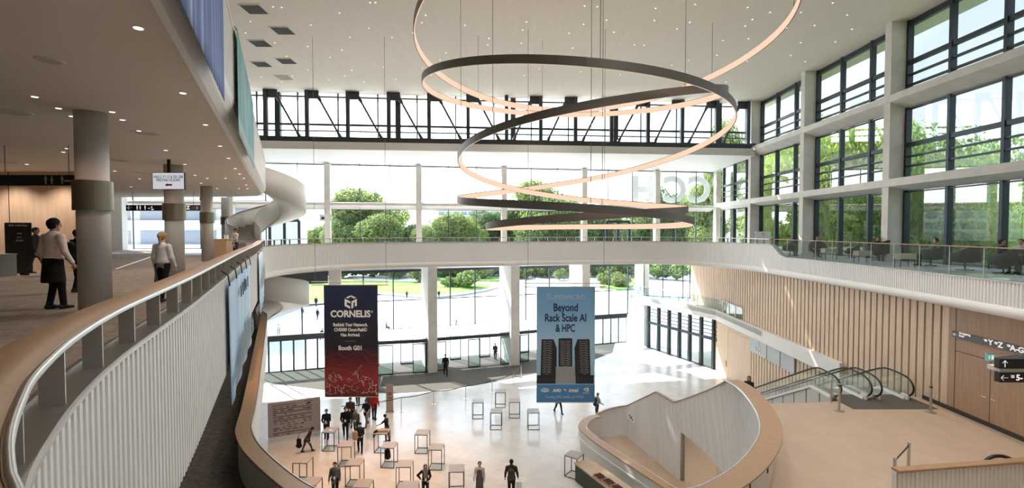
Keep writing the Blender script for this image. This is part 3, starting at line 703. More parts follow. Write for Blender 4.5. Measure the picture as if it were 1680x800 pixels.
under(MB().sweep(resample(spline([(p.x, p.y) for p in ilw], 6), .12), [(0, 0), (0, .72), (.35, .76), (.35, 0)], close=True).build('inner_low_wall', M['white']), encl)
# warm floor inside, hidden flight behind the wall
under(MB().poly([(p[0] + .3, p[1] - .1) for p in LPTH[8::6]] + [(wf1.x + 3.4, 13.0), (wf1.x + 3.4, 25.0), (wf1.x - .02, wf1.y), (wf0.x - .02, wf0.y)], 0.004, 0.016).build('inner_floor', M['midstone']), encl)
mb = MB(); nst = 30
for k in range(nst):
    t = k / nst; j = int(iA + (iD - 34 - iA) * t); p = WS[j]; q = WS[min(j + 12, len(WS) - 1)]
    mb.box(p[0] + 0.28, q[1] - 0.02, max(0.02, wtop(j) - 1.45), p[0] + 2.1, p[1], max(0.15, wtop(j) - 1.05))
under(mb.build('step', M['midstone']), encl)
under(MB().wallseg((10.9, 12.6), (10.9, 19.6), .2, 0, H(-7.62)).wallseg((10.9, 19.6), (wf1.x + 1.5, wf1.y - 1.2), .2, 0, 2.6).wallseg((wf1.x + 1.5, wf1.y - 1.2), (wf1.x + .3, wf1.y - .2), .2, 0, 2.6).build('inner_back_wall', M['ceil_low']), encl)
q0_, q1_ = PL(1031, 690, wf0.x, wf0.y, wf1.x, wf1.y), PL(1043, 690, wf0.x, wf0.y, wf1.x, wf1.y)
ntc = MB().wallseg((q0_.x - .02, q0_.y), (q1_.x - .02, q1_.y), -0.02, 1.15, 1.62).build('paper_notice', M['sign_white']); prop(ntc, 'small white paper notice taped to the ribbed stair wall', 'notice')
ang_ = math.atan2(q1_.y - q0_.y, q1_.x - q0_.x)
mb = MB()
for k, (a_, z_) in enumerate(((0.3, 1.45), (0.55, 1.42), (0.4, 1.34), (0.65, 1.3))):
    c = V2(q0_).lerp(V2(q1_), a_); mb.obox((c.x - .05, c.y), 0.12, 0.02, z_, z_ + 0.06, ang_)
mb.build('printed_mark', M['sign_dark'], ntc)

# right-hand front parapet on the landing
RA, RB = PZ(1474, 772, H(-6.1)), PZ(1700, 755, H(-6.1))
rpth = ribbed([(RA.x, RA.y), (RB.x, RB.y)])
rpar = empty('landing_parapet', (RA.x, RA.y, Z_MID), 'straight white ribbed parapet with oak cap at the near edge of the landing', 'balustrade')
under(MB().sweep(rpth, [[((0, 0, .03, .03)[i % 4], Z_MID - .5), ((0, 0, .03, .03)[i % 4], H(-6.15))] for i in range(len(rpth))]).build('ribbed_panel', M['rib'], None, False, False), rpar)
under(MB().sweep([rpth[0], rpth[-1]], [(0.05, Z_MID - .5), (0.05, H(-6.15)), (0.18, H(-6.15)), (0.18, Z_MID - .5)], close=True).build('core_wall', M['white']), rpar)
under(MB().sweep([rpth[0], rpth[-1]], rrect(-0.03, 0.20, H(-6.15), H(-6.09)), close=True).build('oak_cap', M['handwood']), rpar)

# ------------------------------------------------------------------ middle-level balcony under the walkway
mlp = [(560, 818), (500, 792), (452, 756), (424, 728), (413, 706), (413.5, 692), (421, 656), (431, 580), (438, 522), (436, 513.5), (428, 510.5), (414, 510.5), (395, 511)]
ml = [PZ(x, y, H(-6.1)) for x, y in mlp]; MLS = resample(spline([(p.x, p.y) for p in ml], 12), 0.15)
mlb = empty('lower_balcony', (MLS[0][0], MLS[0][1], Z_MID), 'white balcony with broad curving oak handrail below the walkway', 'balustrade')
under(MB().sweep(MLS, [(0.0, Z_MID - 0.75), (-0.02, Z_MID - 0.3), (0.02, H(-6.16)), (0.36, H(-6.16)), (0.36, Z_MID)], close=True).build('parapet_wall', M['white']), mlb)
under(MB().sweep(MLS, rrect(0.03, 0.44, H(-6.15), H(-6.08)), close=True).build('handrail', M['handwood']), mlb)
under(MB().sweep(MLS, rrect(-0.03, 0.03, H(-6.17), H(-6.07), 0.02), close=True).build('rail_edge', M['steel']), mlb)
o = MB().poly([(p[0] - 0.15, p[1]) for p in MLS[::2]] + [(-37, 36), (-37, -8), (-2.5, -8)], Z_MID - 0.5, Z_MID).build('floor_balcony', M['carpet_dark']); struct(o, 'dark carpeted floor of the balcony below the walkway', 'floor')
struct(MB().box(-37, 36.4, Z_MID, -19.0, 36.7, H(-2.9)).build('wall_balcony', M['wood']), 'oak wall closing the balcony below the walkway', 'wall')

# ------------------------------------------------------------------ spiral stair
sc = PY(441, 377, 35.6)
def spiral(name, label, t0, t1, h0, h1, R=2.55, r=0.85, rib=1.75):
    e = empty(name, (sc.x, sc.y, H(h1) - rib), label, 'staircase'); n = 90
    def ring(t): a = math.radians(t); return math.cos(a), math.sin(a)
    def strip(fn, nm, m, close=True):
        vs, fs = [], []; k = None
        for i in range(n + 1):
            t = t0 + (t1 - t0) * i / n; h = h0 + (h1 - h0) * i / n; c, s = ring(t); pr_ = fn(i / n, h); k = len(pr_)
            vs += [(sc.x + c * q, sc.y + s * q, z) for q, z in pr_]
        for i in range(n):
            for j in range(k): fs.append((i * k + j, i * k + (j + 1) % k, (i + 1) * k + (j + 1) % k, (i + 1) * k + j))
        fs += [tuple(range(k)), tuple(n * k + j for j in range(k))]
        under(MB().add(vs, fs).build(nm, m, None, True), e)
        for p in e.children[-1].data.polygons: p.use_smooth = len(p.vertices) == 4
    fl = lambda u: 1.0 + 0.45 * max(0, (u - 0.8) / 0.2) ** 2
    strip(lambda u, h: [(R * fl(u), H(h)), (R * fl(u), H(h) - rib), (R * fl(u) - 0.13, H(h) - rib), (R * fl(u) - 0.13, H(h))], 'outer_parapet', M['white'])
    strip(lambda u, h: [(r, H(h)), (r, H(h) - rib), (r + 0.1, H(h) - rib), (r + 0.1, H(h))], 'inner_parapet', M['white'])
    strip(lambda u, h: [(r, H(h) - rib), (r, H(h) - rib + 0.12), (R * fl(u) - .05, H(h) - rib + 0.12), (R * fl(u) - .05, H(h) - rib)], 'soffit', M['white'])
    strip(lambda u, h: [(R * fl(u) - 0.10, H(h)), (R * fl(u) - 0.10, H(h) + 0.06), (R * fl(u) - 0.17, H(h) + 0.06), (R * fl(u) - 0.17, H(h))], 'handrail', M['handwood'])
    for i in range(26):
        t = t0 + (t1 - t0) * (i + .5) / 26; h = h0 + (h1 - h0) * i / 26; dt = (t1 - t0) / 52; vs = []
        for z in (H(h) - rib + .1, H(h) - rib + 0.5):
            for q, tt in ((r + .08, t - dt), (R - .1, t - dt), (R - .1, t + dt), (r + .08, t + dt)):
                c, s = ring(tt); vs.append((sc.x + c * q, sc.y + s * q, z))
        under(MB().hexa(vs).build('tread', M['carpet_light']), e)
spiral('spiral_stair', 'white sculptural spiral stair rising from the gallery floor', -125, 262, 5.0, 0.15)
spiral('spiral_stair', 'white sculptural spiral stair curling down under the bridge', -110, 250, -2.65, -6.3, 2.7)

# ------------------------------------------------------------------ escalators
SL = math.tan(math.radians(27)); y_t, y_b = 21.7, 21.7 + 5.4 / SL
def escalator(xa, xb, label):
    e = empty('escalator', (xa, 20, Z_MID), label, 'escalator', 'escalators down to the hall'); zm = Z_MID
    def zf(y): return zm if y < y_t else (0.0 if y > y_b else zm - (y - y_t) * SL)
    rail = [(20.75, .10), (20.35, .12), (20.05, .30), (19.95, .55), (20.05, .78), (20.30, .94), (20.7, 1.0), (21.5, 1.0), (22.2, 0.93 - .1)]
    R = [(y, zf(y) + h if y < y_t else zm - (y - y_t) * SL + 0.98) for y, h in rail]
    R += [(y, zf(y) + 0.98) for y in np.linspace(23, y_b - 0.6, 8)] + [(y_b + .3, .98), (y_b + 1.2, .95), (y_b + 1.5, .6), (y_b + 1.3, .25)]
    Rs = spline(R, 5)
    deck = [(20.3, zm + .10), (y_t, zm + .10)] + [(y_b, .10), (y_b + 1.4, .10)]
    for x, s in ((xa, 1), (xb, -1)):
        vs = [(x, p[0], p[1]) for p in Rs]
        under(MB().tube(vs, 0.038, 8).build('handrail', M['rubber']), e)
        g = [(p[0], p[1] - 0.02) for p in Rs] + [(y_b + .1, .12), (y_t, zm + .12)]
        tri = tessellate_polygon([[Vector((p[0], p[1], 0)) for p in g]])
        under(MB().add([(x, p[0], p[1]) for p in g], [tuple(t) for t in tri]).build('glass_side', M['railglass'], None, False, False), e)
        mb = MB()
        for (ya, za), (yb_, zb_) in zip(deck[:-1], deck[1:]):
            mb.hexa([(x - .14, ya, za - .1), (x + .14, ya, za - .1), (x + .14, yb_, zb_ - .1), (x - .14, yb_, zb_ - .1), (x - .10, ya, za + .03), (x + .10, ya, za + .03), (x + .10, yb_, zb_ + .03), (x - .10, yb_, zb_ + .03)])
        under(mb.build('deck_strip', M['steel']), e)
    mb = MB(); y = 20.9; dy = 0.4
    while y < y_b + 1.0:
        z = zf(y + .2); mb.box(xa + .14, y, z - 0.30, xb - .14, y + dy - 0.012, z)
        y += dy
    under(mb.build('step', M['satin']), e)
    mb = MB()
    for x in (xa - .16, xb + .13):
        for (ya, za), (yb_, zb_) in zip(deck[:-1], deck[1:]):
            mb.hexa([(x, ya, max(0, za - 1.0)), (x + .03, ya, max(0, za - 1.0)), (x + .03, yb_, max(0, zb_ - 1.0)), (x, yb_, max(0, zb_ - 1.0)), (x, ya, za - .02), (x + .03, ya, za - .02), (x + .03, yb_, zb_ - .02), (x, yb_, zb_ - .02)])
    under(mb.build('side_cladding', M['satin']), e)
    mb = MB(); y = y_t - .6
    while y < y_b:
        mb.box(xa - .17, y, max(0, zf(y) - 1.0), xa - .155, y + .03, max(.05, zf(y) + .06)); y += .95
    under(mb.build('cladding_joint', M['groove']), e)
    under(MB().bar((xa - .2, 20.3, zm + .1), (xa - .2, y_t, zm + .1), .10, .10).bar((xa - .2, y_t, zm + .1), (xa - .2, y_b, .1), .10, .10).build('stringer', M['white']), e)
    under(MB().box(xa - .05, 19.15, zm - .02, xb + .36, 20.9, zm + .006).build('landing_plate', M['mat']), e)
    q = MB()
    for x, s in ((xa, 1), (xb, -1)): q.box(x - .04 + s * .06, 20.15, zm + .02, x + .04 + s * .06, 20.5, zm + .22)
    under(q.build('skirt_lamp', M['white']), e)
escalator(13.77, 15.05, 'steel and glass escalator going down to the hall, the one beside the open void')
escalator(15.47, 16.8, 'steel and glass escalator going down to the hall, the one against the oak slats')
# part of a third escalator behind the near parapet
e3 = empty('escalator', (13.6, 13.2, Z_MID), 'end of an escalator with black handrail behind the ribbed parapet', 'escalator')
a3 = [PY(x, y, 13.7) for x, y in ((1612, 790), (1612, 772), (1616, 758), (1626, 749.5), (1640, 747.5), (1652, 750), (1668, 757), (1700, 771), (1740, 790))]
pts = spline([tuple(p) for p in a3], 6)
under(MB().tube(pts, 0.05, 8).build('handrail', M['rubber']), e3)
g = [(p[0], p[2]) for p in pts]; tri = tessellate_polygon([[Vector((p[0], p[1], 0)) for p in g]])
under(MB().add([(p[0], 13.7, p[1]) for p in g], [tuple(t) for t in tri]).build('glass_side', M['railglass'], None, False, False), e3)

# ------------------------------------------------------------------ hoop lamp
YC = 22.5
def node(px, py, y): return np.array(PY(px, py, y))
def hoop_curve(nodes):
    """nodes: list of (kind, xyz) in order L, N, R, F ...; quarter ellipses in plan, smooth height"""
    k = len(nodes); out = []
    for i in range(k):
        k0, P0 = nodes[i]; k1, P1 = nodes[(i + 1) % k]; zm1, z2 = nodes[i - 1][1][2], nodes[(i + 2) % k][1][2]
        for j in range(24):
            t = j / 24; a = t * math.pi / 2
            if k0 in 'LR': x = P1[0] + (P0[0] - P1[0]) * math.cos(a); y = P0[1] + (P1[1] - P0[1]) * math.sin(a)
            else: x = P0[0] + (P1[0] - P0[0]) * math.sin(a); y = P1[1] + (P0[1] - P1[1]) * math.cos(a)
            z0, z1 = P0[2], P1[2]; m0, m1 = (z1 - zm1) / 2, (z2 - z0) / 2
            z = (2 * t ** 3 - 3 * t * t + 1) * z0 + (t ** 3 - 2 * t * t + t) * m0 + (-2 * t ** 3 + 3 * t * t) * z1 + (t ** 3 - t * t) * m1
            out.append((x, y, z))
    return out
def band(curve, cx, name, mtl, o0, o1, z0, z1, par):
    k = len(curve); vs, fs = [], []
    for i, p in enumerate(curve):
        a, b = curve[i - 1], curve[(i + 1) % k]; dx, dy = b[0] - a[0], b[1] - a[1]; l = math.hypot(dx, dy); nx, ny = -dy / l, dx / l   # points inwards (anticlockwise travel)
        for o_, z in ((o0, z0), (o1, z0), (o1, z1), (o0, z1)): vs.append((p[0] + nx * o_, p[1] + ny * o_, p[2] + z))
    for i in range(k):
        j = (i + 1) % k
        for q in range(4): fs.append((i * 4 + q, i * 4 + (q + 1) % 4, j * 4 + (q + 1) % 4, j * 4 + q))
    return under(MB().add(vs, fs).build(name, mtl), par)
L = [('L', 697, 140), ('N', 0, 103), ('R', 1183, 218), ('F', 0, 298), ('L', 752, 325), ('N', 0, 341), ('R', 1125, 367), ('F', 0, 371), ('L', 798, 371), ('N', 0, 352), ('R', 1118, 340), ('F', 0, 322), ('L', 753, 264), ('N', 0, 164), ('R', 1174, 157), ('F', 0, 187)]
nd = []
for i, (k, px, py) in enumerate(L):
    if k in 'LR': nd.append((k, node(px, py, YC)))
    else:
        a, b = L[i - 1], L[(i + 1) % len(L)]; A, B = node(a[1], a[2], YC), node(b[1], b[2], YC); r = abs(A[0] - B[0]) / 2; xm = (A[0] + B[0]) / 2
        y = YC - r if k == 'N' else YC + r; pxm = 840 + F * xm / y; P = node(pxm, py, y); nd.append((k, np.array([xm, y, P[2]])))
lamp = empty('hoop_chandelier', (0.5, YC, H(0.2)), 'huge lamp of interlaced glowing hoops looping down in front of the bridge', 'chandelier', 'hanging hoop lamps')
cv = hoop_curve(nd)
band(cv, 0, 'outer_band', M['bronze_dark'], -0.035, 0.0, -0.17, 0.13, lamp)
band(cv, 0, 'light_strip', M['lit'], 0.004, 0.035, -0.165, 0.10, lamp)
A, B = node(685, 76, YC), node(1268, 60, YC); r = (B[0] - A[0]) / 2; xm = (A[0] + B[0]) / 2
Fp = node(840 + F * xm / (YC + r), 180, YC + r); zn = min(A[2] + B[2] - Fp[2], Z_TOP - 0.9)
ring = empty('hoop_chandelier', (xm, YC, A[2]), 'largest single glowing hoop hanging tilted just below the ceiling', 'chandelier', 'hanging hoop lamps')
cv2 = hoop_curve([('L', A), ('N', np.array([xm, YC - r, zn])), ('R', B), ('F', Fp)])
band(cv2, 0, 'outer_band', M['bronze_dark'], -0.035, 0.0, -0.19, 0.15, ring)
band(cv2, 0, 'light_strip', M['lit'], 0.004, 0.035, -0.185, 0.12, ring)
def wire(par, p, ztop=None, r=0.012, nm='suspension_wire'):
    under(MB().tube([p, (p[0], p[1], ztop or Z_TOP)], r, 6).build(nm, M['wire']), par)
for i in (24, 120, 216, 300): wire(lamp, cv[i])
for i in (44, 56, 84): wire(ring, cv2[i])
for par, xs in ((lamp, ((888, 150), (1115, 148), (757, 325))),):
    for px, py in xs:
        p = min(cv, key=lambda q: (840 + F * q[0] / q[1] - px) ** 2 + (377 - F * (q[2] - CZ) / q[1] - py) ** 2); wire(par, p)

# ------------------------------------------------------------------ ceiling fittings
random.seed(4)
dl = [(462, 12), (557, 21), (607, 4), (616, 4), (574, 61), (510, 41), (605, 46), (643, 61), (411, 35), (403, 54), (448, 11), (505, 76), (561, 82), (541, 94), (505, 115), (577, 115), (539, 131), (597, 134), (629, 110), (649, 130), (470, 92), (451, 70), (409, 130), (428, 126), (455, 140), (462, 134), (480, 124), (692, 37), (693, 112), (566, 124)]
for gx in range(7):
    for gy in range(6):
        dl.append((705 + gx * 76 + random.uniform(-32, 32), 8 + gy * 24 + random.uniform(-11, 11)))
for gx in range(4):
    for gy in range(5): dl.append((1230 + gx * 50 + random.uniform(-18, 18), 4 + gy * 22 + random.uniform(-9, 9)))
dmesh = MB().lathe((0, 0), [(0.105, -0.012), (0.105, 0.0)], 16).build('downlight', M['down']); 
rim_mesh = MB().lathe((0, 0), [(0.13, -0.008), (0.13, 0.0)], 16).build('trim_ring', M['white'])
src = [dmesh.data, rim_mesh.data]; bpy.data.objects.remove(dmesh); bpy.data.objects.remove(rim_mesh)
def downlight(p, label, group, sc_=1.0):
    o = bpy.data.objects.new('downlight', src[1]); o.location = p; o.scale = (sc_, sc_, 1); COL.objects.link(o); prop(o, label, 'downlight', group)
    c = bpy.data.objects.new('lamp_face', src[0]); c.parent = o; c.location = (0, 0, -0.004); COL.objects.link(c)
    return o
k = 0
for px, py in dl:
    p = PZ(px, py, Z_TOP)
    if p.y < 9 or p.y > TY(p.x) - 0.8 or p.x > XF(p.y) - 0.6: continue
    downlight(p, 'small round recessed downlight in the high beige ceiling', 'downlights in the high ceiling', 0.42); k += 1
gl_ = [(227, 45), (300, 152), (57, 158), (96, 177), (118, 190), (184, 183), (201, 196), (228, 214), (337, 204), (361, 239), (272, 246), (110, 243), (104, 249), (44, 269), (70, 283), (188, 280), (375, 259), (386, 276), (303, 269), (229, 293), (393, 285), (150, 300), (340, 292), (400, 292), (404, 303), (370, 292), (320, 287), (330, 300), (255, 303), (215, 306), (280, 311), (406, 309), (392, 309), (356, 309)]
LAMPS = []
for px, py in gl_:
    p = PZ(px, py, Z_LC)
    if p.y > 33: continue
    downlight(p, 'small round recessed downlight in the low walkway ceiling', 'downlights in the walkway ceiling', 0.46); LAMPS.append(p)
def spot(name, loc, energy, col=(1, 0.90, 0.79), size=2.6, blend=0.7, rad=0.08):
    l = bpy.data.lights.new(name, 'SPOT'); l.energy = energy; l.color = col; l.spot_size = size; l.spot_blend = blend; l.shadow_soft_size = rad
    o = bpy.data.objects.new(name, l); o.location = loc; COL.objects.link(o); return o
for i, p in enumerate(LAMPS):
    if i % 2 == 0 and min(math.hypot(p.x - a_, p.y - b_) for a_, b_ in ((-8.6, 9.7), (-12.4, 17.7), (-16.4, 26))) > 1.6: spot('downlight_beam', (p.x, p.y, p.z - 0.06), 75)
for a_, b_ in ((-8.2, 8.6), (-12.0, 16.5)): spot('column_beam', (a_, b_, Z_LC - .05), 22, (1, .62, .42), 1.9)
for x in (-18.4, -20.4, -22.4, -24.4): spot('wall_beam', (x, 18.9, Z_LC - .05), 90, (1, 0.84, 0.74), 2.2)
for px, py in ((600, 30), (760, 20), (900, 60), (1050, 20), (1200, 60), (700, 110), (900, 125), (1100, 110), (520, 90)):
    p = PZ(px, py, Z_TOP); spot('hall_beam', (p.x, p.y, p.z - 0.05), 350, (1, 0.92, 0.82), 2.2)
for x, y in ((5.5, 4.0), (6.5, 9.0), (4.0, 15.0)): spot('hall_beam', (x, y, Z_TOP - .05), 520, (1, .97, .94), 2.5, rad=.25)  # extra unseen spots added near the eye to brighten the ribbed parapet
for x, y in ((-9.5, 22.0), (-5.5, 23.0), (-8, 27)): spot('added_warm_spot', (x, y, Z_TOP - .05), 2300, (1, .50, .24), .62, rad=.2)  # spots added to tint the stone floor with a warm reflected glow
for (x, y) in ((9.6, 18.8), (9.4, 15.5)): spot('understair_beam', (x, y, H(-7.7)), 160, (1, 0.72, 0.48), 2.6)
for (x, y) in ((12, 15), (14.5, 11), (12, 8), (15, 17)): spot('landing_beam', (x, y, Z_TOP - .1), 600, (1, 0.90, 0.80), 1.2)
for px, py, s in ((82, 99, 0.21), (22, 184, 0.30), (240, 218, 0.22), (196, 263, 0.45), (233, 283, 0.4), (15, 266, 0.3)):
    p = PZ(px, py, Z_LC); r_ = 0.30 if py > 180 else 0.16
    o = MB().lathe((0, 0), [(r_, -0.015), (r_ * 1.05, 0)], 24).build('ceiling_speaker', M['ceil_low']); o.location = p
    MB().lathe((0, 0), [(r_ * .8, -0.018), (r_ * .8, -0.014)], 24).build('grille', M['concrete_grey'], o)
    prop(o, 'flat round ceiling speaker disc in the walkway ceiling', 'speaker', 'round speakers in the walkway ceiling')
vn = ['nearest the blue stripe banner, first of the row', 'second along, set inward', 'third along, beside the fascia', 'fourth, farther inward', 'fifth, beside the fascia', 'closest to the steel truss, pale']
for (px, py), nm in zip(((417, 15), (464, 50), (427, 71), (470, 100), (429, 105), (466, 127)), vn):
    p = PZ(px, py, Z_TOP); o = empty('air_vent', (p.x, p.y, Z_TOP), 'square ceiling air vent ' + nm, 'vent', 'vents in the high ceiling')
    mb = MB(); s = 0.5
    for x0_, y0_, x1_, y1_ in ((-s - .06, -s - .06, s + .06, -s), (-s - .06, s, s + .06, s + .06), (-s - .06, -s, -s, s), (s, -s, s + .06, s)): mb.box(x0_, y0_, -0.03, x1_, y1_, 0)
    mb.build('frame', M['ceil'], o)
    MB().box(-s, -s, -0.006, s, s, -0.002).build('backing', M['concrete_grey'] if 'pale' not in nm else M['ceil'], o)
    mb = MB()
    for q in range(11): mb.box(-s, -s + q * 0.1 - .012, -0.028, s, -s + q * 0.1 + 0.012, -0.01)
    for q in range(11): mb.box(-s + q * 0.1 - .01, -s, -0.026, -s + q * 0.1 + 0.01, s, -0.012)
    mb.build('grille', M['dark'] if 'pale' not in nm else M['ceil_low'], o)
# ------------------------------------------------------------------ lettering
def text(body, loc, size, m, par, face='-Y', width=None, name='lettering', align='CENTER', bold=0.0, ext=0.003, rot=None):
    c = bpy.data.curves.new(name, 'FONT'); c.body = body; c.size = size; c.align_x = align; c.align_y = 'CENTER'; c.extrude = ext; c.offset = bold; c.resolution_u = 3
    c.materials.append(m)
    o = bpy.data.objects.new(name, c); COL.objects.link(o)
    rz = rot if rot is not None else {'-Y': 0.0, '-X': -math.pi / 2, '+Y': math.pi}[face]
    o.rotation_euler = (math.pi / 2, 0, rz); o.location = loc
    if width:
        bpy.context.view_layer.update(); w = o.dimensions.x
        if w > 1e-5: o.scale = (width / w, 1, 1)
    bpy.context.view_layer.update(); me = bpy.data.meshes.new_from_object(o.evaluated_get(bpy.context.evaluated_depsgraph_get()))
    n = bpy.data.objects.new(name, me); COL.objects.link(n); n.rotation_euler, n.location, n.scale = o.rotation_euler, o.location, o.scale; bpy.data.objects.remove(o); o = n
    if par is not None: hold(o, par)
    return o
def hold(o, par):                                       # onto a thing (Empty) or, one level deeper, onto a part of it
    if par.parent is None: return under(o, par)
    o.parent = par; return o
def plate(pts, y, name, m, par, t=0.006):               # flat printed shape facing the viewer's side; pts = (x, z)
    tri = tessellate_polygon([[Vector((p[0], p[1], 0)) for p in pts]]); k = len(pts)
    vs = [(p[0], y, p[1]) for p in pts] + [(p[0], y + t, p[1]) for p in pts]
    fs = [tuple(q) for q in tri] + [tuple(i + k for i in reversed(q)) for q in tri] + [(i, (i + 1) % k, (i + 1) % k + k, i + k) for i in range(k)]
    return hold(MB().add(vs, fs).build(name, m), par)
def grad_mat(name, stops, z0, z1, rough=0.7, axis='Z', stripe=None):
    m = mat(name, stops[0][1], rough); N, L_ = m.node_tree.nodes, m.node_tree.links
    tc = N.new('ShaderNodeTexCoord'); sp_ = N.new('ShaderNodeSeparateXYZ'); mr = N.new('ShaderNodeMapRange'); rp_ = N.new('ShaderNodeValToRGB')
    mr.inputs[1].default_value, mr.inputs[2].default_value = z0, z1
    L_.new(tc.outputs['Object'], sp_.inputs[0]); L_.new(sp_.outputs[axis], mr.inputs[0]); L_.new(mr.outputs[0], rp_.inputs[0])
    el = rp_.color_ramp.elements
    el[0].position, el[0].color = stops[0][0], (*stops[0][1], 1); el[1].position, el[1].color = stops[-1][0], (*stops[-1][1], 1)
    for p_, c_ in stops[1:-1]: el.new(p_).color = (*c_, 1)
    out = rp_.outputs[0]
    if stripe:
        mp = N.new('ShaderNodeMapping'); mp.inputs['Scale'].default_value = stripe[0]; nz = N.new('ShaderNodeTexNoise'); nz.inputs['Scale'].default_value = 1.0; nz.inputs['Detail'].default_value = 4
        L_.new(tc.outputs['Object'], mp.inputs[0]); L_.new(mp.outputs[0], nz.inputs['Vector'])
        r2 = N.new('ShaderNodeMapRange'); r2.inputs[1].default_value, r2.inputs[2].default_value = stripe[2]
        mx = N.new('ShaderNodeMix'); mx.data_type = 'RGBA'; mx.inputs[7].default_value = (*stripe[1], 1)
        L_.new(nz.outputs['Fac'], r2.inputs[0]); L_.new(r2.outputs[0], mx.inputs[0]); L_.new(out, mx.inputs[6]); out = mx.outputs[2]
    L_.new(out, N['Principled BSDF'].inputs['Base Color']); return m
INK = {'white': mat('print_white', (0.95, 0.95, 0.95), 0.7), 'navy': mat('print_navy', (0.012, 0.035, 0.12), 0.7), 'pale': mat('print_pale', (0.55, 0.66, 0.80), 0.7),
       'grey': mat('print_grey', (0.27, 0.28, 0.30), 0.7), 'dark': mat('print_dark', (0.028, 0.03, 0.035), 0.7), 'slot': mat('print_slot', (0.60, 0.62, 0.64), 0.7), 'mid': mat('print_midgrey', (0.42, 0.43, 0.44), 0.7), 'line': mat('print_line', (0.80, 0.72, 0.75), 0.7), 'redline': mat('print_redline', (0.36, 0.14, 0.14), 0.7)}
def banner(px0, px1, pt, pb, ywire, name_label, m):
    y = PZ(ywire[0], ywire[1], Z_TOP).y; a, b = PY(px0, pt, y), PY(px1, pb, y)
    e = empty('hanging_banner', ((a.x + b.x) / 2, y, b.z), name_label, 'banner')
    fab = under(MB().box(a.x, y, b.z, b.x, y + 0.012, a.z).build('fabric', m(b.z, a.z), None), e)
    for dz in (0.03, 0.22):
        under(MB().tube([(a.x - 0.75, y + 0.02, a.z + dz), (b.x + 0.65, y + 0.02, a.z + dz)], 0.03, 8).build('hanging_bar', M['satin']), e)
    for dz in (-0.02,): under(MB().tube([(a.x, y + .006, b.z + dz), (b.x, y + .006, b.z + dz)], 0.025, 8).build('hem_rod', M['satin']), e)
    for x in (a.x - 0.5, b.x + 0.5): wire(e, (x, y + 0.02, a.z + .03), None, 0.012, 'wire')
    return fab, y, (lambda px, py: (lambda q: (q.x, q.z))(PY(px, py, y)))
e, yb_, bp_ = banner(531, 621, 468, 650, (600, 60), 'tall dark blue banner fading to red with white cube logo, hanging over the hall', lambda z0, z1: grad_mat('banner_navy_red', [(0, (0.16, 0.018, 0.02)), (0.16, (0.36, 0.034, 0.036)), (0.33, (0.11, 0.016, 0.022)), (0.45, (0.018, 0.016, 0.026)), (0.75, (0.014, 0.020, 0.05)), (1, (0.014, 0.026, 0.085))], z0, z1))
yf = yb_ - 0.008
cb = lambda x, y: bp_(530.5 + (x - 40) / 4.0, 460 + (y) / 4.0)
for poly in ([(186, 112), (219, 96), (219, 106), (203, 117)], [(223, 96), (255, 112), (240, 118), (223, 107)], [(180, 118), (216, 137), (216, 150), (194, 139), (194, 158), (216, 169), (216, 185), (180, 166)], [(224, 137), (260, 118), (260, 165), (247, 171), (247, 141), (237, 146), (237, 177), (224, 184)]):
    plate([cb(*p) for p in poly], yf, 'cube_logo', INK['white'], e)
def btext(body, px, py, hpx, wpx, m, bold=0.0):
    x, z = bp_(px, py); s = yb_ / F
    return text(body, (x, yf, z), hpx * s * 1.38, m, e, '-Y', wpx * s, bold=bold)
btext('CORNELIS', 575, 515, 11, 66, INK['white'], 0.02); btext('®', 610.5, 511.5, 4, 2.5, INK['white'])
btext('Rethink Your Network.', 575, 532.5, 5.6, 57, INK['white'], .008); btext('CN5000 Omni-Path®', 575, 540.7, 5.6, 54, INK['white'], .008); btext('Has Arrived.', 575, 549, 5.6, 32, INK['white'], .008); btext('Booth G01', 575, 570.7, 7.5, 38, INK['white'], .012)
plate([bp_(566, 559), bp_(584, 559), bp_(584, 559.6), bp_(566, 559.6)], yf, 'rule_line', INK['grey'], e)
random.seed(11)
nodes_ = []
for k in range(130):
    x = random.uniform(534, 619); top = 622 - 26 * math.exp(-((x - 590) / 11.0) ** 2) - 12 * math.exp(-((x - 548) / 12.0) ** 2); nodes_.append((x, top + (647 - top) * random.random() ** 1.2))
mb = MB(); mb2 = MB()
def seg2(mb, a, b, w):
    A, B = bp_(*a), bp_(*b); mb.bar((A[0], yf, A[1]), (B[0], yf, B[1]), w, 0.006)
for i, a in enumerate(nodes_):
    for b in sorted(nodes_, key=lambda q: (q[0] - a[0]) ** 2 + (q[1] - a[1]) ** 2)[1:4]: seg2(mb, a, b, 0.018)
    A = bp_(*a); mb.box(A[0] - .022, yf - .004, A[1] - .022, A[0] + .022, yf, A[1] + .022)
for k in range(5):
    pr0 = None
    for j in range(30):
        x = 534 + j * 85 / 29; y = 585 + k * 9 + 4 * math.sin(x / 9.0 + k * 1.7) - (14 - 2 * k) * math.exp(-((x - 588) / 13.0) ** 2) + 2 * math.sin(x / 3.7 + k)
        if pr0: seg2(mb2, pr0, (x, y), 0.016)
        pr0 = (x, y)
hold(mb.build('printed_network_pattern', INK['line']), e); hold(mb2.build('printed_wave_pattern', INK['redline']), e)

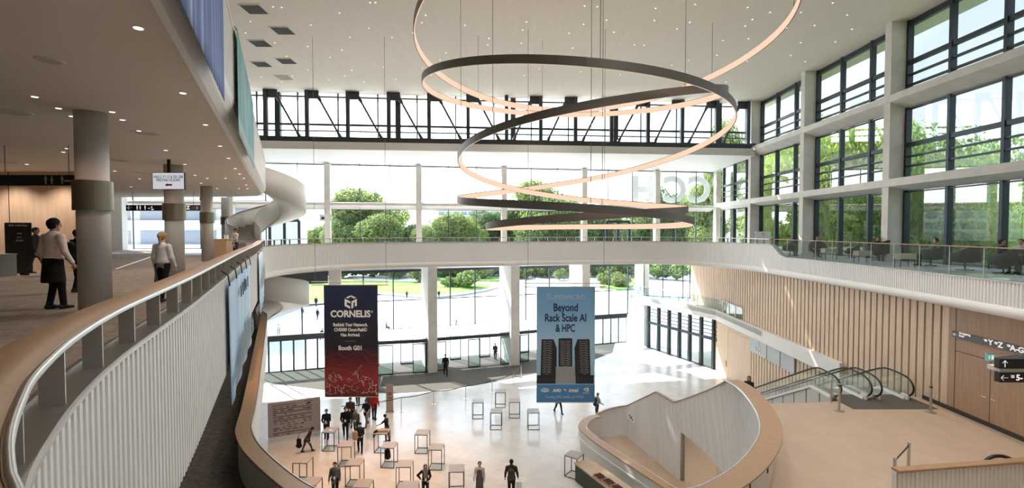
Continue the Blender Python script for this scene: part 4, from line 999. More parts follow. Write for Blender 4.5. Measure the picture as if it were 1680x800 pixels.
e, yb_, bp_ = banner(880.5, 975.5, 471, 659, (925, 47.5), 'tall light blue banner with three computer racks pictured, hanging over the hall', lambda z0, z1: grad_mat('banner_blue', [(0, (0.08, 0.27, 0.56)), (0.15, (0.09, 0.29, 0.60)), (0.155, (0.36, 0.62, 0.88)), (0.5, (0.46, 0.73, 0.96)), (0.8, (0.27, 0.55, 0.86)), (1, (0.20, 0.45, 0.76))], z0, z1))
yf = yb_ - 0.008
btext('S', 900.5, 487, 10, 6, INK['pale']); btext('UPERMICRO', 932, 487.8, 8, 55, INK['pale'])
btext('Beyond', 928, 504.5, 13, 40, INK['navy'], .012); btext('Rack Scale AI', 928, 521.5, 13, 68, INK['navy'], .012); btext('& HPC', 927.5, 538.5, 13, 32, INK['navy'], .012)
cb = lambda x, y: bp_(870 + x / 3.808, 460 + y / 3.808)
for nm, side, face in (('l', [(146, 368), (165, 420), (165, 600), (138, 590)], [(70, 366), (146, 366), (140, 590), (64, 590)]), ('m', [(176, 366), (182, 360), (258, 360), (262, 366)], [(176, 364), (262, 364), (262, 540), (176, 540)]), ('r', [(294, 368), (276, 420), (280, 600), (300, 590)], [(294, 366), (370, 366), (376, 590), (300, 590)])):
    plate([cb(*p) for p in side], yf, 'printed_rack_side', INK['dark'], e)
    plate([cb(*p) for p in face], yf - .002, 'printed_rack_face', INK['dark'], e)
    mb = MB(); y0_, y1_ = face[0][1] + 12, face[2][1] - 6; rows = 14
    for r_ in range(rows):
        t = r_ / rows; xa = face[0][0] + (face[3][0] - face[0][0]) * t + 10; xb = face[1][0] + (face[2][0] - face[1][0]) * t - 10; ya = y0_ + (y1_ - y0_) * t; yb2 = ya + (y1_ - y0_) / rows
        seg2(mb, (870 + xa / 3.808, 460 + ya / 3.808), (870 + (xa + xb) / 2 / 3.808, 460 + yb2 / 3.808), 0.05); seg2(mb, (870 + (xa + xb) / 2 / 3.808, 460 + yb2 / 3.808), (870 + xb / 3.808, 460 + ya / 3.808), 0.05)
        seg2(mb, (870 + xa / 3.808, 460 + ya / 3.808), (870 + xb / 3.808, 460 + ya / 3.808), 0.025)
    o = hold(mb.build('printed_slot_pattern', INK['slot']), e); o.location.y -= 0.006
plate([cb(40, 590), cb(396, 590), cb(396, 643), cb(40, 643)], yf - .003, 'printed_chassis', INK['dark'], e)
plate([cb(160, 536), cb(278, 536), cb(284, 643), cb(158, 643)], yf - .008, 'printed_blade_server', INK['mid'], e)
mb = MB()
for k in range(9): seg2(mb, (870 + (168 + k * 13) / 3.808, 460 + 545 / 3.808), (870 + (168 + k * 13) / 3.808, 460 + 600 / 3.808), 0.02)
for k in range(16): seg2(mb, (870 + (50 + k * 22) / 3.808, 460 + 608 / 3.808), (870 + (62 + k * 22) / 3.808, 460 + 628 / 3.808), 0.05)
o = hold(mb.build('printed_vent_pattern', INK['grey']), e); o.location.y -= 0.012
ov = [(92 + 28 * math.cos(a), 684 + 12 * math.sin(a)) for a in np.linspace(0, 2 * math.pi, 20, endpoint=False)]
plate([cb(*p) for p in ov], yf, 'oval_logo', INK['white'], e); btext('SUPERMICRO', 894.2, 639.6, 2.6, 13, INK['navy']).location.y -= 0.004
btext('AMD', 914, 640.3, 5, 14, INK['white'], .01); plate([cb(205, 677), cb(222, 677), cb(222, 694), cb(217, 689), cb(217, 682), cb(210, 682)], yf, 'arrow_logo', INK['white'], e)
btext('intel', 941, 640, 6.5, 15, INK['white'], .008)
mb_ = [(330, 680), (345, 670), (365, 668), (365, 692), (348, 690)]
plate([cb(*p) for p in mb_], yf, 'eye_logo', INK['white'], e); plate([cb(340, 680), cb(350, 675), cb(356, 681), cb(348, 686)], yf - .003, 'eye_logo_pupil', grad_mat('banner_blue_b', [(0, (0.07, 0.2, 0.42)), (1, (0.07, 0.2, 0.42))], 0, 1), e); btext('NVIDIA', 961, 644.3, 2.8, 11, INK['white'])
btext('Featuring AMD, Intel®, and NVIDIA', 926.5, 650.8, 4.6, 64, INK['pale'])

# banners on the gallery parapet and the upper fascia
def path_banner(path, y0, y1, off, z0, z1, label, m, sway=0.04, name='fabric_banner'):
    seg = [p for p in path if y0 <= p[1] <= y1 and p[0] < 3]; nr = normals2(seg)
    e = empty(name, (seg[0][0], seg[0][1], z0), label, 'banner'); vs, fs = [], []; n = len(seg); rows = 8
    for i, p in enumerate(seg):
        for r_ in range(rows):
            o_ = off - sway * (1 - r_ / (rows - 1)) * (0.5 + 0.5 * math.sin(i * 0.35)) ; vs.append((p[0] + nr[i][0] * o_, p[1] + nr[i][1] * o_, z0 + (z1 - z0) * r_ / (rows - 1)))
    for i in range(n - 1):
        for r_ in range(rows - 1): fs.append((i * rows + r_, (i + 1) * rows + r_, (i + 1) * rows + r_ + 1, i * rows + r_ + 1))
    o = MB().add(vs, fs).build('fabric', m, None, True, False); md = o.modifiers.new('thickness', 'SOLIDIFY'); md.thickness = 0.008; under(o, e)
    e['_n'] = 0; del e['_n']
    return e, seg, nr
pale_b = grad_mat('banner_pale_blue', [(0, (0.30, 0.54, 0.84)), (0.5, (0.48, 0.70, 0.92)), (1, (0.42, 0.64, 0.90))], H(-3.6), H(-1.1), stripe=((2.2, 2.2, 0.15), (0.74, 0.87, 0.95), (0.45, 0.75)))
def city(e, seg, nr, off, z0):
    random.seed(5); mb = MB(); n = len(seg); L0 = 0
    i = 1
    while i < n - 2:
        w = random.choice((1, 2)); t = i / n; hh = 0.25 + 0.75 * math.sin(t * 3.0) * random.uniform(0.5, 1.0)
        for r_ in range(int(hh / 0.13)):
            a, b = seg[i], seg[min(i + w, n - 1)]; a2 = Vector((a[0] + nr[i][0] * off, a[1] + nr[i][1] * off)); b2 = Vector((b[0] + nr[i][0] * off, b[1] + nr[i][1] * off)); b2 = a2.lerp(b2, 0.8)
            mb.wallseg(a2, b2, -0.004, z0 + r_ * 0.13, z0 + r_ * 0.13 + 0.09)
        i += w
    return under(mb.build('printed_skyline_pattern', INK['grey']), e)
e, seg, nr = path_banner(GS, 9.5, 15.4, -0.07, H(-3.55), H(-1.10), 'pale blue fabric banner with grey skyline print hung on the ribbed parapet, the larger one', pale_b)
city(e, seg, nr, -0.155, H(-3.2))
for k in range(5):
    i = int(len(seg) * (0.36 + 0.09 * k)); p = seg[i]; mb = MB().obox((p[0] + nr[i][0] * -0.125, p[1] + nr[i][1] * -0.125), 0.012, 0.2, H(-1.62) - .02 * (k % 2), H(-1.36) + .03 * (k % 3), math.atan2(nr[i][1], nr[i][0])); under(mb.build('printed_mark', INK['dark']), e)
def ties(seg, nr, e, off, z, zb):
    for i in (1, len(seg) // 2, len(seg) - 2):
        p = seg[i]; n_ = nr[i]; under(MB().tube([(p[0] + n_[0] * off, p[1] + n_[1] * off, z - .04), (p[0] + n_[0] * (off + .06), p[1] + n_[1] * (off + .06), z + .06), (p[0] - n_[0] * .02, p[1] - n_[1] * .02, zb), (p[0] + n_[0] * .08, p[1] + n_[1] * .08, zb)], .012, 6).build('tie_cord', M['black']), e)
for k in range(5):
    i = int((len(seg) - 1) * k / 4); p = seg[i]; q = Vector((p[0], p[1])); n_ = Vector(nr[i])
    under(MB().tube([(q.x - n_.x * .09, q.y - n_.y * .09, H(-1.12)), (q.x - n_.x * .06, q.y - n_.y * .06, H(-.9)), (q.x + n_.x * .05, q.y + n_.y * .05, H(-.82)), (q.x + n_.x * .1, q.y + n_.y * .1, H(-.636))], 0.014, 6).build('tie_cord', M['black']), e)
e, seg, nr = path_banner(GS, 19.6, 25.6, -0.07, H(-3.45), H(-0.98), 'pale blue fabric banner hung on the ribbed parapet near the bridge, the farther one', pale_b)
city(e, seg, nr, -0.155, H(-2.4)); ties(seg, nr, e, -.09, H(-.98), H(-.955))
blue_f = grad_mat('banner_stripe_blue', [(0, (0.10, 0.16, 0.42)), (1, (0.12, 0.18, 0.45))], 0, 30, stripe=((6.0, 6.0, 0.10), (0.42, 0.55, 0.80), (0.50, 0.66)))
path_banner(ES, 1.6, 7.75, -0.38, H(2.08), H(4.34), 'deep blue striped banner along the upper fascia nearest the eye', blue_f, 0.0)
teal_f = grad_mat('banner_teal', [(0, (0.55, 0.68, 0.68)), (0.12, (0.50, 0.64, 0.66)), (0.2, (0.16, 0.42, 0.46)), (1, (0.18, 0.45, 0.48))], H(2.1), H(4.3), stripe=((1.6, 1.6, 0.4), (0.42, 0.62, 0.64), (0.45, 0.7)))
e, seg, nr = path_banner(ES, 10.3, 16.6, -0.38, H(2.1), H(4.34), 'teal green banner along the upper fascia, the farther of the two', teal_f, 0.0); ties(seg, nr, e, -.38, H(4.34), H(4.31))

# ------------------------------------------------------------------ hanging signs
def man_icon(mb, x, z, s, y, skirt=False):
    mb.box(x - .05 * s, y - .004, z + .34 * s, x + .05 * s, y, z + .46 * s)
    if skirt: mb.add([(x - .05 * s, y - .003, z + .32 * s), (x + .05 * s, y - .003, z + .32 * s), (x + .15 * s, y - .003, z - .05 * s), (x - .15 * s, y - .003, z - .05 * s)], [(0, 1, 2, 3)])
    else: mb.box(x - .12 * s, y - .004, z, x + .12 * s, y, z + .32 * s)
    for dx in (-.06, .03): mb.box(x + dx * s - .01 * s, y - .004, z - .42 * s, x + dx * s + .05 * s, y, z + .02 * s)
def arrow(mb, x, z, s, y, d):                           # d: plan-facing arrow direction 'l','r','u'
    if d in 'lr':
        k = -1 if d == 'l' else 1
        mb.bar((x - .45 * s, y, z), (x + .45 * s, y, z), .09 * s, .004); mb.bar((x + k * .45 * s, y, z), (x + k * .1 * s, y, z + .33 * s), .09 * s, .004); mb.bar((x + k * .45 * s, y, z), (x + k * .1 * s, y, z - .33 * s), .09 * s, .004)
    else:
        mb.bar((x, y, z - .45 * s), (x, y, z + .45 * s), .09 * s, .004); mb.bar((x, y, z + .45 * s), (x - .33 * s, y, z + .1 * s), .09 * s, .004); mb.bar((x, y, z + .45 * s), (x + .33 * s, y, z + .1 * s), .09 * s, .004)
ys = 13.6; a, b = PY(-30, 287, ys), PY(128, 304, ys)
e = empty('hanging_sign', ((a.x + b.x) / 2, ys, b.z), 'long black hanging sign with toilet symbols in front of the oak wall', 'sign')
under(MB().box(a.x, ys, b.z, b.x, ys + .12, a.z).build('sign_body', M['sign_dark']), e)
mb = MB(); p = PY(75, 296.5, ys - .005); man_icon(mb, p.x, p.z + .02, .26, p.y); p = PY(85, 296.5, ys - .005); man_icon(mb, p.x, p.z + .02, .26, p.y, True); p = PY(102, 296.5, ys - .005); man_icon(mb, p.x, p.z + .02, .26, p.y); mb.box(p.x + .05, p.y - .004, p.z - .02, p.x + .3, p.y, p.z + .02)
under(mb.build('symbol', M['concrete_grey']), e)
for x in (a.x + .6, b.x - .3): wire(e, (x, ys + .06, a.z), Z_LC, .012, 'hanger')
ys = 30.0; a, b = PY(206.5, 336, ys), PY(327.5, 345.5, ys)
e = empty('hanging_sign', ((a.x + b.x) / 2, ys, b.z), 'black hanging sign with two white arrows in front of the end window', 'sign')
under(MB().box(a.x, ys, b.z, b.x, ys + .15, a.z).build('sign_body', M['sign_dark']), e)
mb = MB(); p = PY(213, 340.7, ys - .005); arrow(mb, p.x, p.z, .32, p.y, 'l'); p = PY(321, 340.7, ys - .005); arrow(mb, p.x, p.z, .32, p.y, 'r')
for px, sk in ((225, 0), (230, 1), (238, 0)): p = PY(px, 340.7, ys - .005); man_icon(mb, p.x, p.z + .01, .30, p.y, sk)
p = PY(243, 341.5, ys - .005); mb.box(p.x, p.y - .004, p.z - .02, p.x + .12, p.y, p.z + .02)
p = PY(249, 341, ys - .005); mb.box(p.x - .03, p.y - .004, p.z, p.x + .03, p.y, p.z + .1); mb.box(p.x - .03, p.y - .004, p.z - .12, p.x + .12, p.y, p.z - .06)
under(mb.build('symbol', M['sign_lit']), e); p = PY(308.5, 340.7, ys - .008); text('Z', p, .30, M['sign_lit'], e, bold=.012)
for x in (a.x + .4, b.x - .4): wire(e, (x, ys + .06, a.z), Z_LC, .012, 'hanger')
ys = 16.3; a, b = PY(249.5, 282.5, ys), PY(303, 311, ys)
e = empty('hanging_screen', ((a.x + b.x) / 2, ys, b.z), 'white screen with meeting room directions and red arrow hanging before a column', 'screen')
under(MB().box(a.x, ys, b.z, b.x, ys + .06, a.z).build('bezel', M['black']), e)
scr = emis_mat('screen_glow', (0.80, 0.80, 0.86), 0.30)
under(MB().box(a.x + .02, ys - .004, b.z + .02, b.x - .02, ys, a.z - .02).build('display', scr), e)
p = PY(276, 290, ys - .008); text('HALLS Y1-12 & 201-208', p, .135, mat('screen_ink', (0.10, 0.09, 0.14), .6), e, width=.98)
p = PY(276, 295.5, ys - .008); text('MEETING ROOMS', p, .135, MATS['screen_ink'], e, width=.80)
mb = MB(); p = PY(276.5, 303, ys - .006); mb.add([(p.x - .12, p.y, p.z), (p.x - .04, p.y, p.z + .06), (p.x - .04, p.y, p.z - .06)], [(0, 1, 2)]); mb.box(p.x - .05, p.y - .002, p.z - .03, p.x + .12, p.y, p.z + .03)
under(mb.build('red_arrow', mat('print_red', (0.62, 0.02, 0.03), .6)), e)
mb = MB().box((a.x + b.x) / 2 - .05, ys + .02, a.z, (a.x + b.x) / 2 + .05, ys + .06, Z_LC); under(mb.build('bracket', M['black']), e)
# small white screen by a far column
ys = 43.6; a, b = PY(524, 351.5, ys), PY(544, 362.5, ys)
e = empty('hanging_notice', ((a.x + b.x) / 2, ys, b.z), 'white notice board hanging by a column at the far windows', 'sign')
under(MB().box(a.x, ys, b.z, b.x, ys + .05, a.z).build('board', M['sign_white']), e)
mb = MB(); p = PY(530, 357.5, ys - .004); mb.box(p.x - .15, p.y - .003, p.z - .12, p.x + .12, p.y, p.z + .12); under(mb.build('printed_mark', INK['dark']), e)
wire(e, ((a.x + b.x) / 2, ys + .02, a.z), H(1.95), .02, 'hanger')
# notice board on the bridge by the glass corner
ys = 36.2; a, b = PY(1239.5, 379.5, ys), PY(1264.5, 400, ys)
e = empty('notice_stand', ((a.x + b.x) / 2, ys, Z_GAL), 'white notice board standing on the bridge beside the lounge', 'sign')
under(MB().box(a.x, ys, b.z, b.x, ys + .05, a.z).build('board', M['sign_white']), e); p = PY(1252, 384, ys - .004)
text('25', p, .3, INK['grey'], e)
for x in (a.x + .1, b.x - .14): under(MB().box(x, ys + .01, Z_GAL, x + .04, ys + .04, b.z).build('leg', M['satin']), e)

# direction sign on the oak wall and the boxed hanging sign
def wp(px, py, off=-0.10): return PL(px, py, XW(0) + off, 0, XW(20) + off, 20)
e = empty('wall_sign', tuple(wp(1562, 550)), 'long grey wall sign to the exit and halls on the oak panelling', 'sign')
a, b = wp(1562.5, 542), wp(1690, 587.5); c = wp(1562.5, 552)
zt_, zb_ = a.z, c.z
under(MB().hexa([(a.x, a.y, zb_), (a.x + .06, a.y, zb_), (b.x + .06, b.y - 2, zb_), (b.x - .06, b.y - 2, zb_), (a.x, a.y, zt_), (a.x + .06, a.y, zt_), (b.x + .06, b.y - 2, zt_), (b.x - .06, b.y - 2, zt_)]).build('sign_body', mat('sign_grey', (0.10, 0.105, 0.105), .5)), e)
sz = zt_ - zb_; rot = -math.pi / 2 - math.atan(0.034)
def wtext(body, px, py, size, width=None, bold=.01, al='CENTER'): p = wp(px, py, -0.118); return text(body, (p.x, p.y, p.z), size, M['sign_lit'], e, rot=rot, width=width, bold=bold, align=al)
wtext('Ausgang', 1582.5, 547.5, .11, .50, .003); wtext('Exit', 1577.5, 551, .11, .22, .003)
wtext('Y', 1625, 561.8, .27, None, .008); wtext('Z', 1641, 566, .27, None, .008); wtext('A-G', 1668.5, 572.8, .27, None, .008)
for px, py in ((1617, 557), (1634, 561.5), (1655, 566)): wtext('Halle', px, py, .075, .12, .001); wtext('Hall', px, py + 1.8, .075, .10, .001)
mb = MB(); p = wp(1567, 547.5, -0.115)
zc, yc, xc = (zt_ + zb_) / 2, p.y, p.x; s = sz * 0.75
for A_, B_ in (((0, -.42), (0, .42)), ((0, .42), (.3, .1)), ((0, .42), (-.3, .1))): mb.bar((xc, yc + A_[1] * s, zc + A_[0] * s), (xc, yc + B_[1] * s, zc + B_[0] * s), .06 * s * 1.4, .006)
under(mb.build('arrow_symbol', M['sign_lit']), e)
yq = 12.6
e = empty('boxed_sign', tuple(PY(1660, 628, yq)), 'pair of black box signs with white arrows hanging in front of the oak doors', 'sign')
for t_, b_ in ((588.5, 604.5), (611, 627)):
    a, b = PY(1640, t_, yq), PY(1700, b_, yq); under(MB().hexa([(a.x, yq, b.z), (b.x, yq, b.z), (b.x, yq + .5, b.z), (a.x + .0, yq + .14, b.z), (a.x, yq, a.z), (b.x, yq, a.z), (b.x, yq + .5, a.z), (a.x + .0, yq + .14, a.z)]).build('sign_box', M['sign_dark']), e)
a, b = PY(1644, 604, yq), PY(1700, 611, yq); under(MB().box(a.x, yq + .04, b.z, b.x, yq + .4, a.z).build('link_bar', M['concrete']), e)
mb = MB(); p = PY(1649, 596.5, yq - .006); arrow(mb, p.x, p.z, .20, p.y, 'u'); p = PY(1648, 619.5, yq - .006); arrow(mb, p.x, p.z, .20, p.y, 'l'); under(mb.build('arrow_symbol', M['sign_lit']), e)
p = PY(1667, 619.5, yq - .006); text('5-', p, .215, M['sign_lit'], e, bold=.006, align='LEFT'); p = PY(1661.5, 616, yq - .006); text('Saal', p, .05, M['sign_lit'], e, width=.085); p = PY(1661.5, 618.6, yq - .006); text('Hall', p, .05, M['sign_lit'], e, width=.08)
a = PY(1690, 588, yq); under(MB().box(a.x, yq + .1, a.z, a.x + .06, yq + .16, H(-2.9)).build('hanger', M['black']), e)
yq = 14.6; a, b = PY(1619, 580.5, yq), PY(1632, 591.5, yq)
e = empty('exit_sign', ((a.x + b.x) / 2, yq, b.z), 'small green emergency exit sign above the oak double door', 'sign')
under(MB().box(a.x, yq, b.z, b.x, yq + .06, a.z).build('sign_body', emis_mat('exit_green', (0.25, 0.60, 0.52), .25)), e); under(MB().box(a.x, yq, a.z, b.x, yq + .06, a.z + .03).box(b.x - .02, yq + .02, a.z, XW(14.6), yq + .05, a.z + .02).build('bracket', M['satin']), e)
mb = MB(); p = PY(1623, 586, yq - .004); man_icon(mb, p.x, p.z, .12, p.y); mb.box(p.x + .07, p.y - .003, p.z - .06, p.x + .13, p.y, p.z + .06); under(mb.build('symbol', M['sign_lit']), e)
# wall screen strip by the hall slats
e = empty('wall_screen', tuple(wp(1232, 580)), 'long grey information screen on the oak slats under the balcony', 'screen')
a, b = wp(1231, 549.5), wp(1303, 588); zt_ = wp(1231, 549.5).z; zb_ = wp(1231, 575).z
under(MB().hexa([(a.x, a.y, zb_), (a.x + .1, a.y, zb_), (b.x + .1, b.y, zb_), (b.x, b.y, zb_), (a.x, a.y, zt_), (a.x + .1, a.y, zt_), (b.x + .1, b.y, zt_), (b.x, b.y, zt_)]).build('display', mat('screen_grey', (0.42, 0.43, 0.44), .25)), e)
mb = MB()
for f in (0.42, 0.72): c = a.lerp(b, f); mb.box(c.x - .01, c.y - .03, zb_, c.x, c.y + .03, zt_)
mb.hexa([(a.x - .02, a.y, zt_), (a.x + .1, a.y, zt_), (b.x + .1, b.y, zt_), (b.x - .02, b.y, zt_), (a.x - .02, a.y, zt_ + .12), (a.x + .1, a.y, zt_ + .12), (b.x + .1, b.y, zt_ + .12), (b.x - .02, b.y, zt_ + .12)])
under(mb.build('frame', M['groove']), e)
c = a.lerp(b, .2); text('1-12', (c.x - .02, c.y, zt_ - .5), .55, M['sign_white'], e, rot=rot); text('A-G', (c.x - .02, c.y, zb_ + .3), .5, M['sign_white'], e, rot=rot); c = a.lerp(b, .05); text('Y', (c.x - .02, c.y, zt_ - .5), .5, M['sign_white'], e, rot=rot)

FROST = bpy.data.materials.new('frosted_letter'); FROST.use_nodes = True
fn, fk = FROST.node_tree.nodes, FROST.node_tree.links; fn['Principled BSDF'].inputs['Base Color'].default_value = (.8, .82, .8, 1)
ft_, fx_, fm_ = fn.new('ShaderNodeBsdfTranslucent'), fn.new('ShaderNodeBsdfTransparent'), fn.new('ShaderNodeMixShader'); ft_.inputs[0].default_value = (.40, .42, .41, 1); fm2 = fn.new('ShaderNodeMixShader'); fm_.inputs[0].default_value = .2; fm2.inputs[0].default_value = .12
fk.new(fn['Principled BSDF'].outputs[0], fm_.inputs[1]); fk.new(ft_.outputs[0], fm_.inputs[2]); fk.new(fm_.outputs[0], fm2.inputs[1]); fk.new(fx_.outputs[0], fm2.inputs[2]); fk.new(fm2.outputs[0], fn['Material Output'].inputs[0])
# frosted letters on the far glazing, facing outwards
fl = empty('roof_lettering', (12, UY(12) + .6, H(3)), 'big frosted building letters seen from behind on the far upper glazing', 'lettering')
for ch, px, wpx in (('C', 1147, 40), ('C', 1107, 40), ('H', 1056, 38)):
    p = PL(px, 313, -19.7, 44.9, 21.4, UY(21.4) + .6); text(ch, (p.x, p.y, p.z), 3.75, FROST, fl, rot=math.pi + math.atan(.163), width=wpx * p.y / F, ext=.03, bold=.13, name='letter')

# ------------------------------------------------------------------ gallery columns, furniture
for (pb, pt, w, lab) in (((159, 512), 185, 58, 'thick round concrete column with bronze band, nearest by the handrail'), ((286.5, 480), 271, 33, 'round concrete column with bronze band behind the hanging screen'), ((340, 450), 305.5, 20.5, 'round concrete column with bronze band beside the oak desk'), ((370.5, 420), 324, 14.5, 'farthest round concrete column with bronze band by the spiral stair')):
    t = PZ(pb[0] - 4, pt, Z_LC); y = t.y; x = PY(pb[0] if pt > 200 else 154, 377, y).x; r_ = w * y / F / 2 * math.cos(math.atan2(abs(x), y))
    e = empty('round_column', (x, y, Z_GAL), lab, 'column', None, 0, 'thing')
    MB().lathe((0, 0), [(r_, 0), (r_, Z_LC - Z_GAL)], 40).build('shaft', M['concrete_grey'], e, True).data
    for p in e.children[-1].data.polygons: p.use_smooth = len(p.vertices) == 4
    z0_, z1_ = PY(pb[0], 345 if pt < 200 else (361 if pt < 300 else (365.5 if pt < 320 else 368)), y).z - Z_GAL, PY(pb[0], 297 if pt < 200 else (334 if pt < 300 else (348 if pt < 320 else 355.5)), y).z - Z_GAL
    MB().lathe((0, 0), [(r_ * 1.2, z0_), (r_ * 1.2, z1_)], 40).build('bronze_band', M['bronze'], e)
    for p in e.children[-1].data.polygons: p.use_smooth = len(p.vertices) == 4
def free_box(name, lab, cat, parts):
    e = empty(name, parts[0][2], lab, cat)
    return e
a, b = PY(-14, 418, 18.0), PY(28, 450, 18.0)
e = empty('counter_desk', ((a.x + b.x) / 2, 18, Z_GAL), 'grey counter desk at the frame edge in front of the oak wall', 'counter')
under(MB().box(a.x, 17.4, Z_GAL, b.x, 18.0, Z_GAL + .78).build('body', mat('desk_grey', (0.22, 0.235, 0.24), .5)), e); under(MB().box(a.x - .02, 17.38, Z_GAL + .78, b.x + .02, 18.02, Z_GAL + .82).build('top', MATS['desk_grey']), e)
yq = 18.9; a, b = PY(7, 365, yq), PY(53, 444, yq)
e = empty('poster_stand', ((a.x + b.x) / 2, yq, Z_GAL), 'black poster stand with small white writing against the oak wall', 'poster')
under(MB().box(a.x, yq, Z_GAL + .04, b.x, yq + .03, a.z).build('poster', M['sign_dark']), e); under(MB().box(a.x - .02, yq - .1, Z_GAL, b.x + .02, yq + .15, Z_GAL + .05).build('foot', M['black']), e)
for t_, px, py, s in (('DELL Technologies', 30, 369.5, .10), ('AMD', 32, 383, .09), ('intel', 31, 389, .09), ('NVIDIA', 32, 394.5, .09)):
    p = PY(px, py, yq - .006); text(t_, p, s, M['concrete_grey'], e, bold=.0)
yq = 27.6; a, b = PY(350, 389, yq), PY(372, 430, yq)
e = empty('oak_desk', ((a.x + b.x) / 2, yq, Z_GAL), 'tall oak welcome desk beside the man with a tablet', 'desk')
under(MB().box(a.x, yq, Z_GAL, b.x, yq + .6, Z_GAL + 1.14).build('body', M['wood']), e); under(MB().box(a.x - .03, yq - .03, Z_GAL + 1.14, b.x + .03, yq + .63, Z_GAL + 1.18).build('top', M['wood']), e); under(MB().box(b.x - .25, yq + .2, Z_GAL + 1.18, b.x - .05, yq + .3, Z_GAL + 1.42).build('monitor', M['sign_white']), e)

# ------------------------------------------------------------------ tall tables
TOPW = mat('table_top', (0.40, 0.355, 0.325), .45, var=.06, scale=5)
def table_proto(w=0.74, h=1.10):
    e = empty('cocktail_table', (0, 0, 0), 'x', 'table', 'cocktail tables')
    MB().box(-w / 2, -w / 2, h - .03, w / 2, w / 2, h).build('tabletop', TOPW, e)
    q = w / 2 - .02
    for sx in (-1, 1):
        for sy in (-1, 1): MB().box(sx * q - .0165, sy * q - .0165, 0, sx * q + .0165, sy * q + .0165, h - .03).build('leg', M['black'], e)
    for sy in (-1, 1): MB().box(-q, sy * q - .015, 0.0, q, sy * q + .015, .03).build('foot_rail', M['black'], e)
    for sx in (-1,): MB().box(sx * q - .015, -q, 0.0, sx * q + .015, q, .03).build('foot_rail', M['black'], e)
    mb = MB()
    for sy in (-1, 1): mb.box(-q, sy * q - .013, h - .055, q, sy * q + .013, h - .03)
    for sx in (-1, 1): mb.box(sx * q - .013, -q, h - .055, sx * q + .013, q, h - .03)
    mb.build('apron_frame', M['black'], e); return e
tabs = [((542, 704.5), 'tall table with pale paper beside the man in navy'), ((568, 727), 'tall table just past the one with pale paper'), ((582, 757), 'tall table beside the man with the shoulder strap, level with his head'), ((497, 753), 'tall table by the oak handrail behind the stooping woman'), ((511, 788), 'tall table partly hidden by the curving oak handrail'), ((596, 792), 'tall table at the frame edge below the man with the shoulder strap'),
        ((627, 707), 'tall table with dark coats and box where a man leans'), ((638.5, 729), 'tall table with black bag hung under it'), ((664, 759.5), 'tall table just behind the woman with the grey scarf'), ((673, 795), 'tall table cut by the frame edge, before the grey scarf woman'), ((693, 708), 'tall table standing alone, first behind the scarf woman group'), ((716, 732), 'tall table with its corner touching the lone one'), ((749, 767), 'tall table between the scarf woman and the apron woman'),
        ((784, 657), 'far cluster tall table, first from the roped posts'), ((821, 640.5), 'far cluster tall table, rearmost of five'), ((814, 673), 'far cluster tall table, foremost of the middle pair'), ((844, 656), 'far cluster tall table beside the rearmost'), ((875, 673), 'far cluster tall table nearest the light blue banner'), ((942, 744.5), 'tall table at the end of the food counter')]
tp0 = table_proto(); TPOS = []
for i, ((px, py), lab) in enumerate(tabs):
    t = tp0 if i == 0 else copy_tree(tp0); p = PZ(px, py, 1.10); t.location = (p.x, p.y, 0); t['label'] = lab; TPOS.append(p)
    t.rotation_euler = (0, 0, -0.62 if i == 18 else math.radians(random.uniform(-4, 4)))
p = TPOS[0]; o = MB().box(-.12, -.08, 0, .1, .08, .004).build('paper_sheet', M['sign_white']); o.location = (p.x + .05, p.y - .05, 1.101); prop(o, 'white paper sheet lying on the table by the man in navy', 'paper')
p = TPOS[6]
o = MB().box(-.28, -.12, 0, .28, .12, .12).build('cardboard_box', mat('cardboard', (.52, .36, .24), .8)); o.location = (p.x + .06, p.y - .05, 1.10); o.rotation_euler = (0, 0, .15); prop(o, 'flat cardboard box on the table where the man leans', 'box')
# ------------------------------------------------------------------ rope posts
st = [(658.3, 674.5), (711.3, 663), (764, 654), (807.3, 643.5), (842, 631.5), (855, 618)]
pts = [PZ(x, y, 0) for x, y in st]; lab = ['nearest the roll-up stand', 'second from the roll-up stand', 'third from the roll-up stand, before the mat', 'behind the far tables', 'close to the light blue banner', 'on the mat by the sunlit pillar']
for p, l in zip(pts, lab):
    e = empty('rope_post', p, 'steel barrier post ' + l, 'post', 'barrier posts in the hall'); MB().lathe((0, 0), [(.17, 0), (.17, .02), (.03, .04), (.03, .96), (.036, .96), (.036, 1.02)], 14).build('pole', M['steel'], e); MB().lathe((0, 0), [(.04, .93), (.04, 1.0)], 12).build('belt_head', M['black'], e)
allp = [PZ(430, 690, 0), PZ(560, 690, 0)] + pts
for a, b, l in zip(allp[1:-1], allp[2:], ['from behind the walking group', 'nearest the roll-up stand', 'along the mat edge', 'in front of the middle lobby', 'beside the far tables', 'near the sunlit pillar']):
    a_, b_ = Vector((a.x, a.y, .97)), Vector((b.x, b.y, .97)); q = [a_.lerp(b_, t) - Vector((0, 0, .10 * 4 * t * (1 - t))) for t in (0, .25, .5, .75, 1)]
    mb = MB()
    for u, v in zip(q[:-1], q[1:]): mb.bar(u, v, .012, .05)
    prop(mb.build('barrier_belt', M['black']), 'black barrier belt ' + l, 'belt')
for i, ((px, py), l) in enumerate((((1376.5, 673.5), 'steel post at the escalator mat beside the void'), ((1526.5, 676), 'steel post at the escalator mat beside the oak slats'), ((1363, 661), 'thin steel post behind the escalator post by the void'))):
    p = PZ(px, py, Z_MID); e = empty('guide_post', p, l, 'post'); MB().lathe((0, 0), [(.19, 0), (.19, .025), (.045, .04), (.045, 1.05), (.05, 1.05), (.05, 1.1)] if i < 2 else [(.06, 0), (.03, .02), (.03, 1.0)], 16).build('pole', M['satin'], e)
    if i < 2: MB().lathe((0, 0), [(.052, .98), (.052, 1.04)], 12).build('belt_head', M['black'], e)
